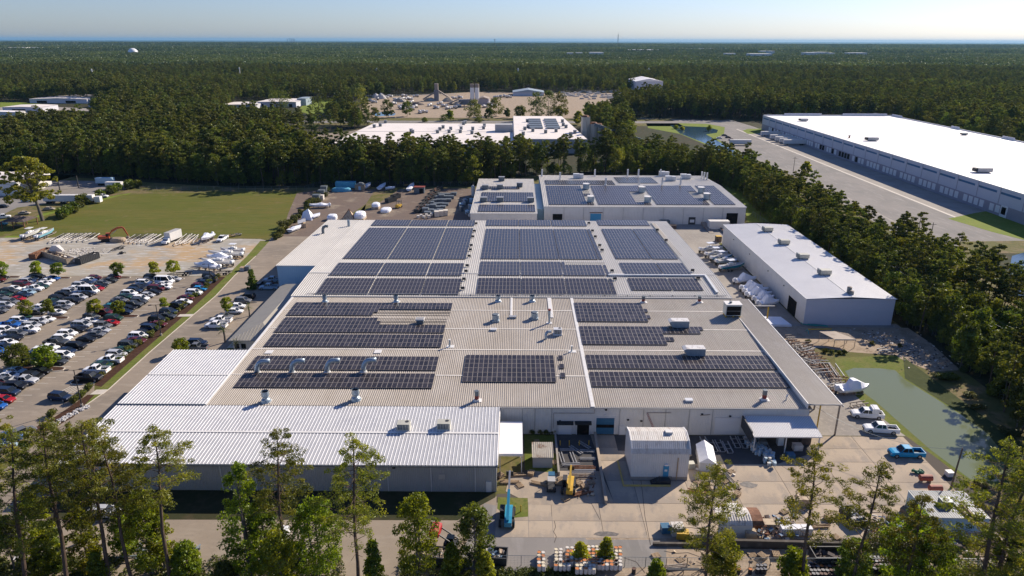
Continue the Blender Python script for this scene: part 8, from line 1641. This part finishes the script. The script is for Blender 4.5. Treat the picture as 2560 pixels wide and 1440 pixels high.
# palms
def palm_parts(seed, h=2.6, nf=26, L=1.7):
    rs = np.random.RandomState(seed); tr = MB().tube([(0,0,0),(.05,0,h*.5),(0,0,h)],[.22,.18,.2],8); mb = MB()
    for k in range(nf):
        a = rs.uniform(0,6.28); e = rs.uniform(-.5,1.2); d = Vector((math.cos(a)*math.cos(e),math.sin(a)*math.cos(e),math.sin(e))); s_ = Vector((-math.sin(a),math.cos(a),0)); c = Vector((0,0,h)); m_ = c+d*L*.55+Vector((0,0,.05)); 
        for j in range(7):
            q = (j-3)/3; tip = m_+d*L*.55*(1-.25*abs(q))+s_*q*L*.45+Vector((0,0,-.25-.2*abs(q))); mb.add([m_-s_*.02,m_+s_*.02,tip],[(0,1,2)])
        mb.bar(c,m_,.03)
    return tr.mesh('trunk','bark_grey'), mb.mesh('crown','palm_leaf')
for k, (px, py, l, s) in enumerate(((563,856,'small palm nearest the white pickups by the office',1.35),(593,886,'low palm in front of the office windows',1.1),(624,790,'palm beside the path of the office',1.0))):
    x, y = P(px, py); plant('palm_tree', l, palm_parts(300+k), x, y, 0, s)
# hedge shrubs
def shrub_parts(seed, r=1.0, lm='shrub_leaf', per=90, n=9, size=.20):
    rs = np.random.RandomState(seed); cen = [(rs.uniform(-.6,.6)*r, rs.uniform(-.6,.6)*r, r*rs.uniform(.4,1.1)) for _ in range(n)]; tr = MB(); [tr.tube([(0,0,0),c],[.05,.02],4,cap=False) for c in cen[:5]]
    return tr.mesh('stem','bark_grey'), leaves_mesh('foliage',cen,np.full(n,r*.5),per,size,lm,rs=rs)
sp_ = [shrub_parts(400+k, 1.0) for k in range(4)]; sw_ = [shrub_parts(420+k, 1.2, 'weed_leaf', 90, 11, .26) for k in range(4)]; sb_ = [shrub_parts(440+k, 1.5, 'broad_leaf_dark', 90, 12, .34) for k in range(3)]
rg = random.Random(3)
for k in range(34):
    u = k/33.0; px = 548+(238-548)*u; py = 694+(950-694)*u; x, y = P(px, py); x += rg.uniform(-.6,.7); r = rg.uniform(.65,1.15)
    plant('shrub','flowering shrub in the planting bed between the car park and the road', sp_[k%4], x-.1, y, rg.uniform(0,6), r, 'shrubs along the car park hedge', 'shrub')
for (px, py, l) in ((205,992,'shrub at the foot of the nearest lamp post'),(187,1005,'dark shrub left of the nearest lamp post'),(222,975,'small round shrub by the crossing path'),(130,1040,'pale flowering shrub at the south end of the car park')): x, y = P(px, py); plant('shrub', l, sp_[1], x, y, 0, 1.2, None, 'shrub')
# hedge row left of the lawn and the weedy strip right of it
for k in range(30):
    u = k/29.0; pts = [(745,590),(700,606),(760,540),(800,500),(815,470)]; px = 690+u*128; py = 598-u*122+(rg.uniform(-4,4)); x, y = P(px, py); plant('shrub','weedy shrub in the overgrown strip right of the large lawn', sw_[k%4], x+rg.uniform(-1.5,1.5), y, rg.uniform(0,6), rg.uniform(.9,1.9), 'shrubs right of the lawn', 'shrub')
for k in range(26):
    u = k/25.0; px = 158+u*185; py = 548-u*80-14*math.sin(u*3.1); x, y = P(px, py); plant('shrub','overgrown bush in the hedge line left of the large lawn', sb_[k%3] if k%3 else sw_[k%4], x+rg.uniform(-2,2), y, rg.uniform(0,6), rg.uniform(1.0,2.2), 'bushes left of the lawn', 'shrub')
for k in range(16):
    px = rg.uniform(1905,2300); py = 0; u = (px-2240)/260; 
    pts = P(rg.uniform(2250,2520), rg.uniform(925,1190)); x, y = pts
    bx = P(2260+(y-140)*0, 930)[0]
    # keep to the far bank of the pond
    if x < 90.5+ (0 if y > 138 else (138-y)*.12) : x = 92+rg.uniform(0,9)+(138-y)*.1
    plant('shrub','dark weedy bush on the shaded far bank of the pond', sb_[k%3] if k%2 else sw_[k%4], x, y, rg.uniform(0,6), (rg.uniform(.8,1.9), rg.uniform(.8,1.9), rg.uniform(.4,.8)), 'bushes on the far bank of the pond', 'shrub')
for k, (px, py) in enumerate(((1352,1084),(1366,1086),(1382,1083),(1330,1085),(2080,884),(2098,886),(2062,882),(2110,884),(2250,868),(2180,862),(2020,858),(2440,1215),(2462,1222))): x, y = P(px, py); plant('shrub','low weed clump growing by a wall or post in the yard', sw_[k%4], x, y, 0, .6, 'weed clumps in the yard', 'shrub')
# street trees by the distant factory and plant
for k, (px, py, h, sp, lm, l) in enumerate(((970,294,17,6,'broad_leaf_far','lone open crowned tree left of the plant pond'),(1018,291,16,5,'broad_leaf_far','lone thin tree right of the plant pond'),(1110,303,6,4,'broad_leaf_far','low dark bush on the street verge, left'),(1062,305,4,3,'broad_leaf_far','small bush on the street verge'),(1126,300,9,4,'broad_leaf','yellow green tree on the street verge'),(1195,306,4,4,'broad_leaf_far','round bush on the street verge behind the factory'),(1222,300,11,4,'broad_leaf_far','conical tree behind the white factory, left'),(1268,294,9,3,'broad_leaf_far','small street tree, right of the conical one'),
    (1185,298,18,9,'broad_leaf_far','broad dark tree clump in front of the twin silos'),(1240,290,18,8,'broad_leaf_far','dark tree clump right of the twin silos'),(1300,296,12,6,'broad_leaf_far','dark tree at the street corner'),(1340,300,26,9,'pine_leaf_far','tall dark tree group right of the street corner, first'),(1370,300,27,9,'pine_leaf_far','tall dark tree group right of the street corner, second'),(1402,300,26,8,'pine_leaf_far','tall dark tree group right of the street corner, third'),
    (1398,298,12,4,'broad_leaf','bright yellow green tree behind the skylit factory, left'),(1445,312,12,4,'broad_leaf','bright yellow green tree beside the cream silos'),(1468,290,12,4,'broad_leaf','bright yellow green tree behind the cream silos'),(798,285,30,9,'pine_leaf_far','tall dark tree standing before the sports field'),(905,290,28,9,'pine_leaf_far','tall dark tree right of the sports field'),(700,272,20,12,'broad_leaf_far','dark tree clump in front of the school'),(1690,322,3,2,'broad_leaf','tiny tree on the detention pond bank, left'),(1705,325,3,2,'broad_leaf','tiny tree on the detention pond bank, middle'),(1772,328,5,2,'broad_leaf','tiny tree on the detention pond bank, right'),
    (2527,543,5,2.4,'broad_leaf','small lone tree against the big warehouse wall'),(2012,445,9,3,'broad_leaf','narrow bright tree by the truck yard pole'))):
    x, y = P(px, py); plant('street_tree', l, broad_parts(500+k, h, .15, sp, 46, 46, .9 if h > 8 else .4, lm, cr=max(.8, sp*.36)), x, y)
# ------------------------------------------------ forest
def merge_tree(parts, name):
    tm, cm = parts; return tm, cm
FK = [('pine', pine_parts(600+k, 21+k, .50-.03*k, 3.9, 20, 46, .58, 1.45, 'pine_leaf_far', bare=False, dens=4, top=.58)) for k in range(5)]
FK += [('broad', broad_parts(620+k, 17, .20, 4.6, 44, 46, .68, 'broad_leaf_far' if k else 'broad_leaf_dark', cr=1.9)) for k in range(3)]
SITE = [(-430,60),(93,60),(95,114),(100,132),(104,150),(106,200),(107,300),(112,356),(96,399),(40,399),(8,394),(-20,366),(-140,360),(-205,377),(-300,405),(-430,425)]
CLEAR = [[(-188,497),(-182,562),(-142,594),(-125,638),(-205,655),(-205,700),(155,706),(155,655),(112,650),(58,640),(66,470),(56,410),(-122,408),(-150,480)],
 [(144,140),(141,228),(130,262),(131,396),(138,450),(146,520),(134,590),(112,682),(112,712),(150,716),(200,700),(340,680),(340,140),(220,140),(214,150)],
 [(-158,700),(60,702),(90,735),(125,825),(240,935),(272,1058),(30,1075),(-64,1085),(-200,965),(-190,820)],
 [(-268,596),(-142,596),(-190,690),(-180,900),(-350,915)], [(-520,548),(-318,548),(-425,720),(-430,800),(-400,860),(-760,900)], [(80,464),(108,428),(132,396),(152,384),(152,690),(103,704),(92,600),(84,520)], [(-320,610),(-260,610),(-260,650),(-320,650)] and [(-1,-1),(-2,-1),(-2,-2)]]
CLB = [(min(p[0] for p in c), max(p[0] for p in c), min(p[1] for p in c), max(p[1] for p in c)) for c in [SITE]+CLEAR]
def cleared(x, y):
    for c, b in zip([SITE]+CLEAR, CLB):
        if b[0] <= x <= b[1] and b[2] <= y <= b[3] and inpoly(x, y, c): return True
    return False
rs = np.random.RandomState(8); pts = []
y = 96.0
while y < 1700:
    st_ = 5.6 if y < 480 else (6.6 if y < 900 else 9.0); half = .80*y+40; x = -half
    while x < half:
        xx = x+rs.uniform(-.45,.45)*st_; yy = y+rs.uniform(-.45,.45)*st_
        if not cleared(xx, yy): pts.append((xx, yy))
        x += st_
    y += st_
pts = [p for p in pts if not (p[0] < 95 and p[1] < 150)]
pts = [p for p in pts if not (p[0] > 160 and p[1] < 262 and p[0] < 214)]
# trees of the right band thin out towards the pond and are shorter there
def dist2(p): return p[0]**2+p[1]**2
us = []
for _ in range(2600):
    x, y = (rs.uniform(-300,120), rs.uniform(352,412)) if rs.rand() < .6 else (rs.uniform(104,132), rs.uniform(128,420))
    if not cleared(x, y): us.append((x, y))
# rank those whose crowns can be seen: the right band and the front rows of the dark wood behind the field
front = [p for p in pts if (p[1] < 400 and p[0] > 95)]; back = [p for p in pts if 350 < p[1] < 392 and p[0] < 95]
front.sort(key=dist2); back.sort(key=lambda p: p[1])
ind = front[:190]+back[:70]; indset = set(ind); rest = [p for p in pts if p not in indset]
def kind_at(x, y):
    n = math.sin(x*.013+1.7)*math.cos(y*.009)+.5*math.sin(x*.041+y*.023); q = rs.rand()
    if y > 620 and math.sin(y*.0115+x*.0016+1.0)+.5*math.sin(x*.006+y*.004) > .85 and q < .75: return rs.randint(5,8)
    return rs.randint(5,8) if q < (.16+.45*(n > .25)+.3*(y > 400 and y < 470 and x > -60)*(q < .3)) else rs.randint(0,5)
for k, (x, y) in enumerate(ind):
    ki = kind_at(x, y); right = x > 95 and y < 400; s = rs.uniform(.72,.98)*(.76 if right else .98)
    nm_ = 'pine' if ki < 5 else 'broadleaf tree'
    lb = f'{nm_} in the dense dark band between the storage building and the truck yard' if right else f'{nm_} in the front row of the dark forest behind the rear yard and field'
    plant('pine_tree' if ki < 5 else 'forest_tree', lb, FK[ki][1], x, y, rs.uniform(0,6.28), s, nm_+'s of the right band' if right else nm_+'s of the forest front row')
# the rest of the forest: instances picked from the same trees
col = bpy.data.collections.new('forest_tree_kinds')
for k, (kn, (tm, cm)) in enumerate(FK):
    mb = bpy.data.meshes.new('forest_kind'); 
    n1 = len(tm.vertices); n2 = len(cm.vertices); co = np.empty((n1+n2)*3, np.float32); c1 = np.empty(n1*3, np.float32); c2 = np.empty(n2*3, np.float32); tm.vertices.foreach_get('co', c1); cm.vertices.foreach_get('co', c2); co[:n1*3] = c1; co[n1*3:] = c2
    l1 = np.empty(len(tm.loops), np.int32); tm.loops.foreach_get('vertex_index', l1); l2 = np.empty(len(cm.loops), np.int32); cm.loops.foreach_get('vertex_index', l2)
    s1 = np.empty(len(tm.polygons), np.int32); tm.polygons.foreach_get('loop_start', s1); s2 = np.empty(len(cm.polygons), np.int32); cm.polygons.foreach_get('loop_start', s2)
    mb.vertices.add(n1+n2); mb.vertices.foreach_set('co', co); mb.loops.add(len(l1)+len(l2)); mb.loops.foreach_set('vertex_index', np.concatenate([l1, l2+n1])); mb.polygons.add(len(s1)+len(s2)); mb.polygons.foreach_set('loop_start', np.concatenate([s1, s2+len(l1)]))
    mb.update(calc_edges=True); mb.materials.append(tm.materials[0]); mb.materials.append(cm.materials[0]); mb.polygons.foreach_set('material_index', np.concatenate([np.zeros(len(s1), np.int32), np.ones(len(s2), np.int32)]))
    o = bpy.data.objects.new('forest_kind', mb); o.name = 'forest_kind_%d' % k; col.objects.link(o)
def scatter(name, P3, SC, ID, coll, label=None):
    me = bpy.data.meshes.new(name); n = len(P3); me.vertices.add(n); me.vertices.foreach_set('co', np.asarray(P3, np.float32).ravel())
    for an, ty, dt in (('sc','FLOAT',SC),('rot','FLOAT',rs.uniform(0,6.28,n)),('kid','INT',ID)):
        a = me.attributes.new(an, ty, 'POINT'); a.data.foreach_set('value', np.asarray(dt, np.float32 if ty == 'FLOAT' else np.int32))
    o = bpy.data.objects.new(name, me); C.objects.link(o); o['kind'] = 'stuff'
    ng = bpy.data.node_groups.new(name+'_scatter', 'GeometryNodeTree'); ng.interface.new_socket('Geometry', in_out='INPUT', socket_type='NodeSocketGeometry'); ng.interface.new_socket('Geometry', in_out='OUTPUT', socket_type='NodeSocketGeometry')
    N = ng.nodes; L = ng.links; gi = N.new('NodeGroupInput'); go = N.new('NodeGroupOutput'); ip = N.new('GeometryNodeInstanceOnPoints'); ci = N.new('GeometryNodeCollectionInfo')
    ci.inputs['Collection'].default_value = coll; ci.inputs['Separate Children'].default_value = True; ci.inputs['Reset Children'].default_value = True
    def attr(nm, ty): a = N.new('GeometryNodeInputNamedAttribute'); a.data_type = ty; a.inputs['Name'].default_value = nm; return a.outputs['Attribute']
    cx = N.new('ShaderNodeCombineXYZ'); L.new(attr('rot','FLOAT'), cx.inputs['Z']); e2 = N.new('FunctionNodeEulerToRotation'); L.new(cx.outputs[0], e2.inputs[0])
    L.new(gi.outputs[0], ip.inputs['Points']); L.new(ci.outputs[0], ip.inputs['Instance']); ip.inputs['Pick Instance'].default_value = True; L.new(attr('kid','INT'), ip.inputs['Instance Index']); L.new(e2.outputs[0], ip.inputs['Rotation']); L.new(attr('sc','FLOAT'), ip.inputs['Scale']); L.new(ip.outputs[0], go.inputs[0])
    md = o.modifiers.new('scatter', 'NODES'); md.node_group = ng; return o
sc = [rs.uniform(.70,1.05)*(.76 if (x > 95 and y < 400) else .66 if (x > 62 and y < 500) else 1.0)*(1+.10*math.sin(x*.02+y*.013)) for x, y in rest]
scatter('forest', [(x, y, 0) for x, y in rest+us], sc+[rs.uniform(.22,.5) for _ in us], [kind_at(x, y) for x, y in rest]+[rs.randint(5,8) for _ in us], col)
# distant woods: patches of lumpy canopy
col2 = bpy.data.collections.new('canopy_kinds')
def canopy_patch(seed, R_=36, n=56, lm='pine_leaf_far'):
    r2 = np.random.RandomState(seed); a = r2.uniform(0,6.28,n); r = R_*np.sqrt(r2.uniform(0,1,n)); c = np.stack([r*np.cos(a), r*np.sin(a), r2.uniform(8,19,n)], 1); q = r2.uniform(3.2,5.2,n)
    return leaves_mesh('canopy', c, np.stack([q,q,q*1.15],1), 30, 2.5, lm, rs=r2, up=.3)
for k in range(4):
    o = bpy.data.objects.new('canopy_kind_%d' % k, canopy_patch(900+k, lm='canopy_leaf' if k < 2 else 'canopy_leaf_pale')); col2.objects.link(o)
P3 = []; y = 1680.0
while y < 9500:
    st_ = 34 if y < 3600 else (46 if y < 6000 else 64); half = .78*y+60; x = -half
    while x < half:
        P3.append((x+rs.uniform(-.5,.5)*st_, y+rs.uniform(-.5,.5)*st_, 0)); x += st_
    y += st_*.9
def fk(x, y):
    if math.sin(y*.0042+x*.0006)+.6*math.sin(x*.0019+y*.0008) > .8: return rs.randint(2,4)
    n = math.sin(x*.0021+1)*math.cos(y*.0013)+.6*math.sin(x*.0047-y*.0031); return rs.randint(2,4) if rs.rand() < .12+.5*(n > .5) else rs.randint(0,2)
scatter('distant_forest', P3, [rs.uniform(.8,1.15)*(1.0 if p[1] < 3600 else 1.35 if p[1] < 6000 else 1.8)*(1 if True else 0) for p in P3], [fk(p[0], p[1]) for p in P3], col2)
# undergrowth in the foreground
U = []
for _ in range(900):
    px = rg.uniform(-40,1180); py = rg.uniform(1395,1470); x, y_ = P(px, py)
    if 860 < px < 1000 and py > 1370: continue
    U.append((x, y_))
for _ in range(420): U.append(P(rg.uniform(2150,2600), rg.uniform(1395,1480)))
for _ in range(260): U.append(P(rg.uniform(1240,1480), rg.uniform(1428,1452)))
cen = [(a, b, rg.uniform(.05,.55)) for a, b in U]
o = link('undergrowth', leaves_mesh('undergrowth', cen, np.array([(q,q,q*.6) for q in NR.uniform(.3,.8,len(cen))]), 30, .26, 'weed_leaf', rs=NR)); o['kind'] = 'stuff'
# ---------------------------------------------------------------- the air
hm = bpy.data.materials.new('haze_air'); hm.use_nodes = True; nt = hm.node_tree; nt.nodes.clear(); M['haze_air'] = hm
ho = nt.nodes.new('ShaderNodeOutputMaterial'); pv_ = nt.nodes.new('ShaderNodeVolumePrincipled'); pv_.inputs['Color'].default_value = (.22,.48,.74,1); pv_.inputs['Density'].default_value = HAZE; pv_.inputs['Anisotropy'].default_value = .2
nt.links.new(pv_.outputs[0], ho.inputs['Volume'])
hz = MB().box(-65000,-3500,-1.0,65000,63000,165).build('haze', 'haze_air'); hz['kind'] = 'stuff'
